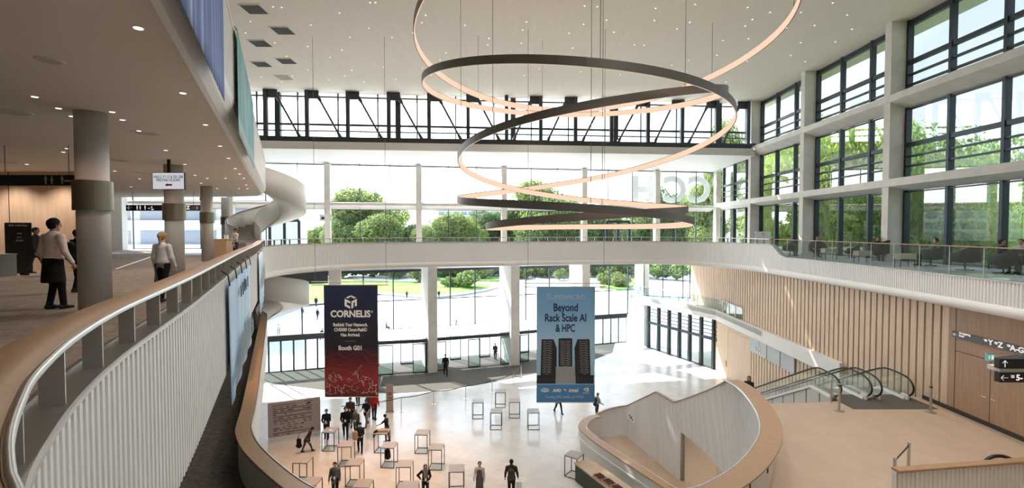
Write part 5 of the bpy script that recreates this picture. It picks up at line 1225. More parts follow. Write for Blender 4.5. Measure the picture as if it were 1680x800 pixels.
pa, pb2 = PZ(1467, 812, Z_MID + .02), PZ(1490, 783, Z_MID + .02)
for p, l in ((pa, 'steel post at the corner of the landing parapet, nearer one'), (pb2, 'steel post behind the landing parapet end')):
    e = empty('guide_post', p, l, 'post'); MB().lathe((0, 0), [(.17, 0), (.17, .02), (.04, .04), (.04, .98), (.045, .98), (.045, 1.03)], 16).build('pole', M['satin'], e)
prop(MB().bar(Vector(pa) + Vector((0, 0, .95)), Vector(pb2) + Vector((0, 0, .95)), .015, .05).build('barrier_belt', M['black']), 'black belt strung between the two posts at the landing parapet', 'belt')

# ------------------------------------------------------------------ sponsor board, roll-up, food counter
c0, c1 = PZ(440, 726, 0), PZ(526, 712.5, 0); zt_ = PY(437, 662, c0.y).z
e = empty('sponsor_board', c0, 'wide grey-brown board printed with rows of dark writing beside the stooping woman', 'board')
BRD = mat('board_taupe', (0.50, 0.43, 0.41), .6)
under(MB().wallseg((c0.x, c0.y), (c1.x, c1.y), .12, .28, zt_).build('panel', BRD), e); under(MB().wallseg((c0.x, c0.y), (c1.x, c1.y), .12, 0, .27).build('base', M['sign_white']), e)
bd = Vector((c1.x - c0.x, c1.y - c0.y)); bl = bd.length; bd.normalize(); rb = math.atan2(bd.y, bd.x); bn2 = Vector((bd.y, -bd.x)) * .006; H0 = zt_ - .28
def bpt(u, v): return Vector((c0.x + bd.x * u * bl + bn2.x, c0.y + bd.y * u * bl + bn2.y, .28 + H0 * (1 - v)))
mb = MB()
for v in (.20, .31, .42, .53, .90): a, b = bpt(.09, v), bpt(.84, v); mb.bar(a, b, .004, .035)
under(mb.build('rule_line', INK['dark']), e)
random.seed(3); mb = MB()
for v in (.15, .255, .265, .36, .475, .58, .64, .70, .76, .82, .95):
    u = .10
    while u < .80:
        w = random.uniform(.03, .11)
        if random.random() < .8: a, b = bpt(u, v), bpt(u + w, v); mb.bar(a, b, .004, random.uniform(.025, .05))
        u += w + random.uniform(.03, .07)
under(mb.build('printed_logo_pattern', INK['dark']), e)
a = bpt(.30, .09); text('ISC HIGH PERFORMANCE 2025', a, .12, INK['dark'], e, rot=rb, width=1.25); a = bpt(.78, .08); mb = MB().bar(bpt(.70, .06), bpt(.86, .06), .004, .03).bar(bpt(.74, .12), bpt(.82, .12), .004, .07); under(mb.build('printed_logo_pattern', INK['dark']), e)
p = PZ(639.5, 675.5, 0); zt_ = PY(639, 630, p.y).z
e = empty('rollup_stand', p, 'narrow beige roll-up banner stand at the barrier by the mat', 'banner stand'); MB().box(-.25, -.01, .08, .25, .01, zt_).build('panel', mat('rollup_beige', (.50, .42, .35), .6), e); MB().box(-.28, -.09, 0, .28, .09, .08).build('base', M['satin'], e)
mb = MB()
for q in (.5, .62, .68): mb.box(-.14, -.014, zt_ * q, .14, -.011, zt_ * q + .05)
mb.build('printed_line_pattern', INK['dark'], e)
g0, g1, g2 = PZ(945, 762, .93), PZ(969, 752, .93), PZ(1020, 800, .93)
gd_ = Vector((LPTH[-20][0] - LPTH[60][0], LPTH[-20][1] - LPTH[60][1])).normalized(); gp = Vector((gd_.y, -gd_.x)); gp = gp if gp.x < 0 else -gp
B0 = Vector((g1.x, g1.y)); wq = 0.95
e = empty('food_counter', (B0.x, B0.y, 0), 'long oak-topped dark green food counter along the low stair parapet', 'counter')
def cq(u, v): q = B0 + gd_ * u + gp * v; return (q.x, q.y)
under(MB().poly([cq(0, 0), cq(5, 0), cq(5, wq), cq(0, wq)], .02, .86).build('body', mat('counter_green', (.035, .05, .038), .5)), e); under(MB().poly([cq(-.04, -.02), cq(5, -.02), cq(5, wq + .04), cq(-.04, wq + .04)], .86, .93).build('top', mat('counter_oak', (.50, .36, .24), .45, var=.1, scale=3)), e)
FR = mat('fruit_dark_red', (.07, .018, .015), .35, var=.4, scale=9)
for k, (px, py) in enumerate(((984, 781), (999, 790), (1014, 800), (1030, 811))):
    p = PZ(px, py, 1.0); e = empty('fruit_tray', (p.x, p.y, .93), 'shallow wooden tray of dark red fruit on the counter, ' + ('first at its end', 'second from its end', 'third from its end', 'fourth, cut by the frame')[k], 'tray', 'fruit trays on the counter'); an = math.atan2(gd_.y, gd_.x)
    mb = MB().obox((0, 0), .52, .42, 0, .02, an)
    for dx, dy, sx, sy in ((-.26, 0, .02, .42), (.26, 0, .02, .42), (0, -.21, .54, .02), (0, .21, .54, .02)): mb.obox((dx * math.cos(an) - dy * math.sin(an), dx * math.sin(an) + dy * math.cos(an)), sx, sy, 0, .09, an)
    mb.build('tray', mat('tray_wood', (.48, .33, .22), .6), e); random.seed(k); mb = MB()
    for a_ in range(7):
        for b_ in range(5):
            x, y = -.21 + a_ * .07 + random.uniform(-.01, .01), -.15 + b_ * .075; c = (x * math.cos(an) - y * math.sin(an), x * math.sin(an) + y * math.cos(an)); z = .03 + random.uniform(0, .03); mb.lathe(c, [(.012, z), (.036, z + .02), (.04, z + .04), (.03, z + .065), (.008, z + .075)], 7)
    o = mb.build('fruit', FR, e, True); o['kind'] = 'stuff'

# ------------------------------------------------------------------ lounge furniture
CH = mat('chair_charcoal', (.035, .036, .040), .8, var=.15, scale=20)
def armchair(px, py, rz, label, s=1.0):
    p = PZ(px, py, Z_GAL); e = empty('lounge_chair', p, label, 'chair', 'lounge chairs behind the glass railing', rz); n = 22; vs, fs = [], []
    for i in range(n + 1):
        a = math.radians(-125 + 250 * i / n); c = math.cos(a); hh = .58 + .26 * max(0, c) ** 1.2
        for r_, z in ((.30, .36), (.36, hh), (.41, hh + .01), (.40, .30), (.28, .28)): vs.append((-math.sin(a) * r_ * s, -c * r_ * s, z * s))
    for i in range(n):
        for j in range(5): fs.append((i * 5 + j, i * 5 + (j + 1) % 5, (i + 1) * 5 + (j + 1) % 5, (i + 1) * 5 + j))
    fs += [(0, 1, 2, 3, 4), tuple(n * 5 + j for j in (4, 3, 2, 1, 0))]
    MB().add(vs, fs).build('shell', CH, e, True); MB().lathe((0, 0.03), [(.26 * s, .26 * s), (.33 * s, .30 * s), (.33 * s, .42 * s), (.28 * s, .46 * s)], 20).build('seat_cushion', CH, e, True)
    MB().lathe((0, 0), [(.03, .04), (.03, .27 * s)], 10).build('pedestal', M['black'], e)
    for k in range(4): a = math.pi / 4 + k * math.pi / 2; MB().bar((0, 0, .05), (.3 * math.cos(a), .3 * math.sin(a), .015), .03).build('leg', M['black'], e)
    return p
lc = [((1296, 419), 0.3, 'dark lounge chair with a seated person beside the end column', 1.15), ((1341, 421), -.6, 'dark lounge chair with a person in a pale top', 1.2), ((1397, 423), .9, 'dark low lounge chair between the two small benches', 1.0), ((1440, 427), 0.4, 'dark lounge chair with a dark-haired sitter beside the largest fin', 1.35), ((1527, 436), .7, 'dark lounge chair turned sideways with sitter reading', 1.15), ((1583, 443), .15, 'wide dark lounge chair, empty, centred in its window', 1.25), ((1646, 449), .2, 'dark lounge chair at the frame edge with talking pair', 1.2), ((1672, 447), -.4, 'dark lounge chair cut by the frame edge', 1.2)]
LCP = [armchair(px, py, rz, l, s) for (px, py), rz, l, s in lc]
for k, ((px, py), l) in enumerate((((1360, 425), 'small pale oak bench on black frame by the pale-topped sitter'), ((1415, 431), 'small pale oak bench on black frame before the low chair'), ((1484, 438), 'small pale oak bench on black frame past the largest fin'))):
    p = PZ(px, py, Z_GAL); e = empty('side_bench', p, l, 'bench'); MB().box(-.36, -.2, .38, .36, .2, .62).build('top', mat('bench_oak', (.62, .56, .44), .6, var=.05), e)
    for sx in (-.32, .32):
        for sy in (-.17, .17): MB().box(sx - .012, sy - .012, 0, sx + .012, sy + .012, .38).build('leg', M['black'], e)
p = PZ(1622, 441, Z_GAL); e = empty('side_table', p, 'small dark pedestal table by the bright tree window', 'table'); MB().lathe((0, 0), [(.3, .46), (.3, .49)], 20).build('top', M['black'], e); MB().lathe((0, 0), [(.2, 0), (.03, .02), (.03, .46)], 14).build('stem', M['black'], e)
# ------------------------------------------------------------------ people
def surface_net(f, lo, hi, vx):
    n = [int(math.ceil((hi[i] - lo[i]) / vx)) + 2 for i in range(3)]
    ax = [lo[i] + np.arange(n[i]) * vx for i in range(3)]
    X, Y, Z = np.meshgrid(*ax, indexing='ij'); D = f(np.stack([X, Y, Z], -1).astype(np.float32)); S = D < 0
    cs = [(a, b, c) for a in (0, 1) for b in (0, 1) for c in (0, 1)]
    sh = tuple(k - 1 for k in n)
    cnt = np.zeros(sh, np.int8)
    for a, b, c in cs: cnt += S[a:a + sh[0], b:b + sh[1], c:c + sh[2]]
    act = (cnt > 0) & (cnt < 8)
    if not act.any(): return [], []
    acc = np.zeros(sh + (3,), np.float32); num = np.zeros(sh, np.float32)
    for i, p in enumerate(cs):
        for q in cs[i + 1:]:
            if sum(abs(p[k] - q[k]) for k in range(3)) != 1: continue
            d0 = D[p[0]:p[0] + sh[0], p[1]:p[1] + sh[1], p[2]:p[2] + sh[2]]; d1 = D[q[0]:q[0] + sh[0], q[1]:q[1] + sh[1], q[2]:q[2] + sh[2]]
            m = (d0 < 0) != (d1 < 0); t = np.where(m, d0 / np.where(m, d0 - d1, 1), 0)
            for k in range(3): acc[..., k] += np.where(m, p[k] + t * (q[k] - p[k]), 0)
            num += m
    idx = -np.ones(sh, np.int64); w = np.argwhere(act); idx[act] = np.arange(len(w))
    V = (w + acc[act] / num[act][:, None]) * vx + np.array(lo); fs = []
    for axis in range(3):
        s0 = [slice(1, sh[k]) for k in range(3)]; s0[axis] = slice(0, sh[axis]); s1 = list(s0)
        a = S[tuple(slice(s0[k].start, s0[k].stop) for k in range(3))]
        b = S[tuple(slice(s0[k].start + (1 if k == axis else 0), s0[k].stop + (1 if k == axis else 0)) for k in range(3))]
        for pos in np.argwhere(a != b):
            g = [pos[k] + s0[k].start for k in range(3)]; u, v = [(1, 2), (2, 0), (0, 1)][axis]; q = []
            for du, dv in ((0, 0), (-1, 0), (-1, -1), (0, -1)):
                h = list(g); h[u] += du; h[v] += dv; q.append(int(idx[tuple(h)]))
            fs.append(tuple(q) if a[tuple(pos)] else tuple(reversed(q)))
    return V.tolist(), fs
def sdf(prims, k=0.025):
    P_ = [(np.array(a, np.float32), np.array(b, np.float32), ra, rb, fl) for a, b, ra, rb, fl in prims]
    def f(p):
        D = None
        for a, b, ra, rb, fl in P_:
            pa = p - a; ba = b - a
            if fl is not None:
                n, q = np.array(fl[0], np.float32), fl[1]; pa = pa + (q - 1) * (pa @ n)[..., None] * n; ba = ba + (q - 1) * (ba @ n) * n
            t = np.clip((pa @ ba) / max(float(ba @ ba), 1e-9), 0, 1); d = np.sqrt(((pa - t[..., None] * ba) ** 2).sum(-1)) - (ra + (rb - ra) * t)
            if fl is not None: d = d / (1 + (fl[1] - 1) * .5)
            if D is None: D = d
            else:
                h = np.clip(.5 + .5 * (D - d) / k, 0, 1); D = D + (d - D) * h - k * h * (1 - h)
        return D
    return f
def bounds(prims, m=.05):
    A = np.array([p[0] for p in prims] + [p[1] for p in prims]); r = max(max(p[2], p[3]) for p in prims) + m
    return A.min(0) - r, A.max(0) + r
def skin_obj(name, prims, vx, m, par, k=.025, cut=None, extra=None):
    f0 = sdf(prims, k); f = (lambda p: np.maximum(f0(p), cut(p))) if cut else f0; lo, hi = bounds(prims); V, fs = surface_net(f, lo, hi, vx)
    mb = MB()
    if fs: mb.add(V, fs)
    nb = len(mb.f)
    if extra: extra(mb)
    o = mb.build(name, m, par, False, False)
    o.data.polygons.foreach_set('use_smooth', [True] * len(o.data.polygons)); return o
CLOTH = {}
def cloth(c, rough=.85):
    key = 'cloth_%d_%d_%d' % tuple(int(x * 999) for x in c); return mat(key, c, rough, var=.10, scale=16, spec=.2, bump=.35)
SKIN = {'light': mat('skin_light', (.56, .36, .27), .6), 'tan': mat('skin_tan', (.40, .24, .16), .6), 'dark': mat('skin_dark', (.10, .055, .035), .6)}
LIP = mat('lips', (.35, .13, .11), .6); EYE = mat('eye_dark', (.02, .015, .012), .3)
def v3(*a): return np.array(a, float)
def unit(a): a = np.array(a, float); return a / (np.linalg.norm(a) or 1)
def person(foot, face, h, label, top=(.03, .03, .04), legs=(.03, .03, .035), hair=(.03, .02, .015), skin='light', sleeves='long', hairstyle='short', lean=0, twist=0, L=(6, 3), R=(-8, 6), aL=(5, 8, 15, 0), aR=(5, 8, 15, 0), head=(0, 0), seat=None, vx=.021,
           shoe=(.02, .02, .022), apron=None, backpack=None, badge=False, scarf=None, bulk=1.0, ap_open=False, bag_strap=False, skirt=None, tail=False, hand=True, lat=0):
    """foot: point on the floor under the body; face: heading in degrees (0 looks away from the eye, 180 towards it); angles in degrees"""
    e = empty('person', foot, label, 'person', None, math.radians(-face)); s = h / 1.75; R_ = math.radians
    hip = v3(0, 0, 0); Fw = v3(0, 1, 0); legsJ = []
    for sg, (hf, kn) in ((-1, L), (1, R)):
        h0 = v3(sg * .088, 0, 0); a = R_(hf); b = R_(hf - kn); k0 = h0 + .44 * v3(sg * .03, math.sin(a), -math.cos(a)); an = k0 + .41 * v3(0, math.sin(b), -math.cos(b)); legsJ.append((h0, k0, an, b))
    low = min(j[2][2] for j in legsJ); zoff = (.075 - low) if seat is None else (seat / s - low * 0 - 0 + .09)
    up = v3(0, 0, zoff); ln, tw, lt = R_(lean), R_(twist), R_(lat)
    def T(p):                                            # torso frame -> body frame
        x, y, z = p; x, y = x * math.cos(tw) - y * math.sin(tw), x * math.sin(tw) + y * math.cos(tw)
        y, z = y * math.cos(ln) + z * math.sin(ln), -y * math.sin(ln) + z * math.cos(ln)
        x, z = x * math.cos(lt) + z * math.sin(lt), -x * math.sin(lt) + z * math.cos(lt)
        return v3(x, y, z) + up
    tn = unit(T(v3(0, 1, 0)) - T(v3(0, 0, 0))); B = bulk
    chest, waist, neck, hd = v3(0, .0, .42), v3(0, 0, .14), v3(0, -.01, .545), v3(0, .02, .70)
    hp, hy = R_(head[0]), R_(head[1])
    def HD(p):                                           # head frame: p relative to the head centre
        x, y, z = p; y, z = y * math.cos(hp) + z * math.sin(hp), -y * math.sin(hp) + z * math.cos(hp); x, y = x * math.cos(hy) - y * math.sin(hy), x * math.sin(hy) + y * math.cos(hy)
        return T(hd + v3(x, y, z))
    sc3 = lambda q: tuple(np.array(q) * s)
    def pr(a, b, ra, rb, fl=None): return (sc3(a), sc3(b), ra * s, rb * s, fl)
    arms = []
    for sg, (fx, ab, el, inw) in ((-1, aL), (1, aR)):
        f, a, el_, iw = R_(fx), R_(ab), R_(el), R_(inw); sh = v3(sg * .175 * B, -.005, .47)
        ud = v3(sg * math.sin(a), math.sin(f) * math.cos(a), -math.cos(f) * math.cos(a)); fd = unit(v3(sg * (math.sin(a) * .5) - sg * math.sin(iw), math.sin(f + el_) * math.cos(iw), -math.cos(f + el_) * math.cos(iw)))
        elb = sh + .29 * ud; wr = elb + .25 * fd; arms.append((T(sh), T(elb), T(wr), unit(T(wr) - T(elb)), sg))
    sk = SKIN[skin]
    # body: one continuous figure
    bod = [pr(T(v3(0, 0, .02)), T(waist), .115, .105, (tn, 1.4)), pr(T(waist), T(chest), .105, .125, (tn, 1.45)), pr(T(v3(-.13, 0, .465)), T(v3(.13, 0, .465)), .05, .05), pr(T(v3(0, -.012, .46)), HD(v3(0, -.02, -.06)), .056, .052),
           pr(HD(v3(0, -.012, .03)), HD(v3(0, -.002, .02)), .088, .086, None), pr(HD(v3(0, .012, -.05)), HD(v3(0, .045, -.085)), .055, .034), pr(HD(v3(0, .082, .0)), HD(v3(0, .100, -.028)), .010, .015), pr(HD(v3(0, .07, .035)), HD(v3(0, .074, .03)), .03, .03)]
    for sx in (-1, 1): bod.append(pr(HD(v3(sx * .084, -.008, -.015)), HD(v3(sx * .086, -.014, .02)), .014, .018))
    for h0, k0, an, b in legsJ: bod += [pr(h0 + up, k0 + up, .075, .052), pr(k0 + up, an + up, .05, .036)]
    ew = []
    for sh, elb, wr, fd, sg in arms:
        side = unit(np.cross(fd, tn)); side = side if np.linalg.norm(np.cross(fd, tn)) > .1 else v3(1, 0, 0)
        pw = unit(np.cross(side, fd)); bod += [pr(sh, elb, .046, .038), pr(elb, wr, .038, .027), pr(wr, wr + fd * .075, .027, .030, (side, 1.7))]; ew.append((wr, fd, side, pw, sg))
    def fingers(mb):
        for wr, fd, side, pw, sg in ew:
            for k_, (off, ln_) in enumerate(((-.028, .066), (-.010, .076), (.010, .072), (.027, .056))):
                a = wr + fd * .085 + pw * off; m1 = a + (fd * .8 + side * -sg * .35) * ln_ * .55; m2 = m1 + unit(fd * .45 + side * -sg * .9) * ln_ * .5
                mb.tube([sc3(a - fd * .02), sc3(a), sc3(m1), sc3(m2)], [.0095 * s, .0095 * s, .0085 * s, .006 * s], 6)
            a = wr + fd * .03 + pw * -.026; m1 = a + unit(fd * .7 - pw * .7 - side * sg * .3) * .042; m2 = m1 + unit(fd * .9 - pw * .2 - side * sg * .4) * .032
            mb.tube([sc3(a), sc3(m1), sc3(m2)], [.011 * s, .0095 * s, .007 * s], 6)
        for sx in (-1, 1): mb.tube([sc3(HD(v3(sx * .032, .078, .022))), sc3(HD(v3(sx * .032, .0905, .02)))], [.012 * s, .008 * s], 6, 1)
        mb.tube([sc3(HD(v3(-.02, .083, -.058))), sc3(HD(v3(0, .090, -.058))), sc3(HD(v3(.02, .083, -.058)))], [.004 * s, .007 * s, .004 * s], 5, 2)
    skin_obj('body', bod, vx, [sk, EYE, LIP], e, .02, None, fingers)
    # top garment
    hem = -.10 if skirt is None and not apron else .10
    tp_ = [pr(T(v3(-.03, 0, hem)), T(v3(.03, 0, hem)), .145 * B, .145 * B, (tn, 1.42)), pr(T(v3(0, 0, hem)), T(waist), .15 * B, .14 * B, (tn, 1.4)), pr(T(waist), T(chest), .142 * B, .158 * B, (tn, 1.42)), pr(T(v3(-.14 * B, -.004, .46)), T(v3(.14 * B, -.004, .46)), .064, .064), pr(T(v3(0, -.01, .46)), T(v3(0, -.014, .53)), .085, .06, None)]
    for sh, elb, wr, fd, sg in arms:
        if sleeves == 'long': tp_ += [pr(sh, elb, .064 * B, .054), pr(elb, elb + (wr - elb) * .93, .053, .042)]
        else: tp_ += [pr(sh, sh + (elb - sh) * .72, .064 * B, .058)]
    skin_obj('top', tp_, vx, cloth(top), e, .03)
    if skirt is None:
        lg_ = [pr(v3(-.06, 0, .0) + up, v3(.06, 0, .0) + up, .112 * B, .112 * B, (Fw, 1.15))]
        for h0, k0, an, b in legsJ: lg_ += [pr(h0 + up, k0 + up, .095 * B, .066), pr(k0 + up, k0 + up + (an - k0) * .97, .064, .052)]
        skin_obj('trousers', lg_, vx, cloth(legs), e, .03)
    else:
        lg_ = [pr(v3(0, 0, .03) + up, v3(0, 0, -.5) + up, .15, .20, (Fw, 1.3))]; skin_obj('skirt', lg_, vx, cloth(skirt), e, .02)
    for h0, k0, an, b in legsJ:
        p = an + up; q = R_(0) if seat is None else 0; skin_obj('shoe', [pr(p + v3(0, -.045, -.035), p + v3(0, .06, -.037), .042, .044), pr(p + v3(0, .06, -.042), p + v3(0, .15, -.05), .043, .034), pr(p + v3(0, 0, -.03), p + v3(0, -.01, .03), .046, .046)], vx * .8, cloth(shoe, .4), e, .02)
    # hair
    c0 = np.array(sc3(HD(v3(0, .12, -.045)))); hprim = [pr(HD(v3(0, -.020, .034)), HD(v3(0, -.010, .040)), .098, .096), pr(HD(v3(0, -.035, .0)), HD(v3(0, -.040, -.035)), .074, .058)]
    if hairstyle == 'long': hprim += [pr(HD(v3(0, -.06, .0)), HD(v3(0, -.07, -.16)), .085, .07)]
    if hairstyle == 'bob': hprim += [pr(HD(v3(0, -.03, .0)), HD(v3(0, -.035, -.085)), .103, .095)]
    if tail: hprim += [pr(HD(v3(0, -.09, .06)), HD(v3(0, -.125, .03)), .04, .042), pr(HD(v3(0, -.125, .03)), HD(v3(.01, -.115, -.16)), .036, .018)]
    if hairstyle == 'curly': hprim = [pr(HD(v3(0, -.02, .038)), HD(v3(0, -.012, .045)), .104, .102), pr(HD(v3(0, -.04, .0)), HD(v3(0, -.045, -.04)), .075, .06)]
    rr = .128 * s if hairstyle != 'bald' else .2 * s
    if hairstyle == 'hat': pass
    fdir = unit(HD(v3(0, 1, -.35)) - HD(v3(0, 0, 0))); hc = np.array(sc3(HD(v3(0, .0, 0))))
    def cutf(p):
        a = rr - np.sqrt(((p - c0) ** 2).sum(-1)); dn = (p - hc) @ np.array(sc3(HD(v3(0, 0, -1)) - HD(v3(0, 0, 0)))) - .075 * s
        return np.maximum(a, dn) if hairstyle in ('short', 'curly') and not tail else a
    skin_obj('hair', hprim, vx * .8, cloth(hair, .6), e, .02, cutf)
    # extras worn on the body
    if apron:
        ac = cloth(apron); f0 = [pr(v3(0, .0, .0) + up, v3(0, .01, -.42) + up, .160, .20, (Fw, 1.35))]
        if ap_open == 'back':
            cc = sc3(v3(0, -.17, -.33) + up); skin_obj('apron', f0, vx, ac, e, .02, lambda p: np.maximum(np.maximum(p[..., 2] - (zoff + .07) * s, (zoff - .47) * s - p[..., 2]), np.where(p[..., 1] < .02, .105 * s - np.sqrt(p[..., 0] ** 2 + np.maximum(0, p[..., 2] - (zoff - .15) * s) ** 2), -1.0)))
        elif ap_open == 'wrap': skin_obj('apron', [pr(v3(0, 0, .04) + up, v3(0, .0, -.36) + up, .178, .215, (Fw, 1.3))], vx, ac, e, .02, lambda p: np.maximum(p[..., 2] - (zoff + .07) * s, (zoff - .40) * s - p[..., 2])); MB().tube([sc3(T(v3(.188 * math.cos(a), .152 * math.sin(a), .075))) for a in np.linspace(0, 2 * math.pi, 25)], .012 * s, 6).build('apron_tie', cloth((.55, .5, .46)), e)
        else: skin_obj('apron', [pr(T(v3(0, .085, .36)), T(v3(0, .09, .05)), .12, .15, (tn, 2.6)), pr(v3(0, .07, .02) + up, v3(0, .07, -.40) + up, .165, .185, (Fw, 1.9))], vx, ac, e, .02)
    if backpack:
        skin_obj('backpack', [pr(T(v3(-.06, -.17, .06)), T(v3(.06, -.17, .06)), .095, .095), pr(T(v3(-.05, -.165, .36)), T(v3(.05, -.165, .36)), .10, .10), pr(T(v3(0, -.17, .06)), T(v3(0, -.165, .36)), .13, .13, (tn, 1.4)), pr(T(v3(0, -.25, .10)), T(v3(0, -.24, .18)), .08, .08, (tn, 1.5))], vx, cloth(backpack), e, .03)
        mb = MB()
        for sx in (-.11, .11): mb.tube([sc3(T(v3(sx, -.10, .52))), sc3(T(v3(sx, .02, .545))), sc3(T(v3(sx, .115, .44))), sc3(T(v3(sx * 1.2, .125, .25))), sc3(T(v3(sx * 1.4, .0, .10)))], .017 * s, 6)
        mb.build('strap', cloth(backpack), e)
    if bag_strap: MB().tube([sc3(T(v3(.12, -.12, .44))), sc3(T(v3(.12, .0, .56))), sc3(T(v3(.14, .125, .40))), sc3(T(v3(.18, .10, .15)))], .022 * s, 6).build('shoulder_strap', cloth((.02, .02, .02)), e)
    if scarf: skin_obj('scarf', [pr(T(v3(-.06, .02, .52)), T(v3(.06, .02, .52)), .085, .085), pr(T(v3(-.06, .09, .48)), T(v3(-.05, .13, .20)), .055, .045), pr(T(v3(.06, .09, .48)), T(v3(.05, .13, .24)), .055, .045)], vx, cloth(scarf), e, .03)
    if badge:
        mb = MB(); mb.bar(sc3(T(v3(-.06, .105, .47))), sc3(T(v3(0, .15, .17))), .012); mb.bar(sc3(T(v3(.06, .105, .47))), sc3(T(v3(0, .15, .17))), .012); mb.build('lanyard', cloth((.05, .05, .07)), e)
        c = T(v3(0, .165, .12)) * s; MB().bar(c - v3(0, 0, .07), c + v3(0, 0, .07), .10, .012).build('badge', M['sign_white'], e)
    return e
NAVY, BLK, OLV, GRY, WHT, DRK = (.022, .027, .040), (.014, .014, .016), (.075, .065, .045), (.10, .10, .105), (.72, .67, .64), (.03, .03, .032)
def at(px, py, z=0): return PZ(px, py, z)
def ph(px, py, top, z=0):                              # standing height from the foot and head rows of the picture
    p = PZ(px, py, z); return PY(px, top, p.y).z - z
V1 = .0125
# --- on the gallery walkway
p = at(89, 507, Z_GAL); person(p, 12, ph(89, 507, 358, Z_GAL) , 'waiter with black hair, white shirt and black apron walking away by the thick column', top=(.74, .66, .60), legs=(.012, .012, .013), hair=(.012, .010, .009), skin='tan', hairstyle='curly', L=(10, 22), R=(8, 3), aL=(-4, 14, 22, 4), aR=(4, 14, 26, 2), vx=V1, bulk=1.12, head=(-4, -14), apron=(.014, .014, .015), lean=2, ap_open='wrap')
p = at(268, 495, Z_GAL); person(p, -2, ph(268, 495, 380, Z_GAL), 'waitress with blond ponytail, white blouse and grey apron open at the back', top=(.74, .69, .68), legs=(.012, .012, .013), hair=(.36, .22, .11), L=(9, 4), R=(-9, 16), aL=(2, 10, 16, 0), aR=(4, 10, 18, 0), vx=V1, tail=True, hairstyle='short', apron=(.15, .15, .155), ap_open='back', bulk=.95)
p = PY(389, 377, 27.0); p.z = Z_GAL; p.x -= 0.1; person(p, 205, 1.80, 'man in pale grey shirt looking at a tablet beside the oak desk', top=(.56, .53, .50), legs=(.05, .05, .06), hair=(.025, .018, .014), skin='tan', sleeves='short', aL=(24, 6, 66, 8), aR=(20, 8, 72, 10), L=(2, 2), R=(-2, 2), head=(8, 0), vx=.016)
p = at(60, 452, Z_GAL); person(p, 70, ph(60, 452, 371, Z_GAL), 'man in dark clothes partly hidden behind the waiter', top=DRK, legs=DRK, hair=(.02, .015, .012), skin='tan', L=(20, 8), R=(-16, 14), vx=.016)
p = PY(126, 377, 13.2); p.z = Z_GAL; person(p, 15, 1.72, 'person in black half hidden behind the thick nearest column', top=BLK, legs=BLK, vx=.018, backpack=(.012, .012, .012))
# --- in the hall
people = []
def hp_(px, py, ptop_, *a, **k):
    q = at(px, py); return person(q, a[0], ph(px, py, ptop_), a[1], **k)
hp_(536, 719, 670.5, 172, 'man in dark navy jacket standing behind the table with pale paper', top=NAVY, legs=(.03, .035, .05), hair=(.10, .07, .05), aL=(20, 8, 50, 30), aR=(20, 8, 50, 30), L=(4, 0), R=(-4, 2), badge=True, bulk=1.05)
hp_(567, 718, 666, 165, 'dark-haired man in black jacket striding toward the tables', top=BLK, legs=(.02, .022, .03), hair=(.015, .012, .01), L=(18, 6), R=(-14, 18), aL=(8, 8, 30, 4), aR=(16, 8, 55, 20), badge=True, bulk=1.03)
hp_(575, 699, 651, 176, 'man in olive jacket walking just under the blue-red banner', top=OLV, legs=(.03, .03, .033), hair=(.06, .045, .03), L=(10, 4), R=(-10, 12), badge=True, bulk=1.1)
hp_(584, 714, 671, 178, 'blond woman in grey coat in the middle of the walking group', top=(.10, .105, .105), legs=DRK, hair=(.50, .40, .27), hairstyle='bob', L=(8, 4), R=(-8, 10), badge=True, scarf=(.16, .16, .16))
c5 = hp_(591, 742, 692, 168, 'man in dark jacket holding a brown paper bag in front of him', top=(.03, .032, .03), legs=BLK, hair=(.015, .012, .01), L=(12, 6), R=(-8, 12), aL=(16, 6, 62, 18), aR=(18, 6, 60, 26), head=(20, 0))
hp_(601, 699, 654, 200, 'man in black T-shirt and light grey trousers carrying a dark bag', top=BLK, legs=(.22, .22, .215), hair=(.03, .02, .015), sleeves='short', skin='tan', L=(14, 6), R=(-16, 14), aL=(10, 20, 60, 0), aR=(14, 10, 70, 20), badge=True, bulk=1.08)
hp_(614, 688, 640, 12, 'person in bright red jacket and dark jeans seen from behind', top=(.55, .035, .025), legs=(.03, .035, .05), hair=(.04, .03, .02), L=(4, 2), R=(-5, 2), bulk=1.12)
hp_(587, 664, 624, 176, 'person whose dark legs show below the blue-red banner edge', top=NAVY, legs=NAVY, L=(6, 3), R=(-10, 12))
hp_(605, 683, 645, 190, 'person in grey half hidden behind the black T-shirt man', top=GRY, legs=(.2, .19, .18), L=(5, 2), R=(-5, 4))
c10 = hp_(635, 724, 679, 285, 'man in black T-shirt leaning over the table with coats, one arm stretched out', top=BLK, legs=(.09, .085, .08), hair=(.02, .015, .012), sleeves='short', lean=10, aL=(56, 8, 20, 0), aR=(8, 10, 40, 0), L=(2, 2), R=(-6, 2), head=(10, 0))
hp_(550, 815, 757, 170, 'man in grey shirt with dark shoulder strap and badge near the oak handrail', top=(.13, .13, .14), legs=(.02, .02, .024), hair=(.025, .02, .016), aL=(6, 8, 16, 0), aR=(10, 10, 20, 0), L=(12, 6), R=(-10, 14), badge=True, bag_strap=True, bulk=1.06, vx=.019)
c12 = hp_(503, 741, 698, 62, 'woman in dark jacket stooping forward beside the sponsor board', top=(.06, .05, .042), legs=(.075, .07, .06), hair=(.02, .014, .012), hairstyle='curly', lean=32, L=(-16, 6), R=(30, 12), aL=(10, 6, 14, 0), aR=(14, 8, 24, 0), head=(-10, 0))
hp_(698, 817, 760, 165, 'woman in black jacket and grey scarf with hand on hip', top=BLK, legs=(.02, .03, .03), hair=(.17, .11, .07), hairstyle='bob', scarf=(.26, .25, .23), aL=(8, 14, 60, 30), aR=(-16, 42, 66, 50), L=(4, 2), R=(-4, 2), badge=True, lean=4, vx=.019)
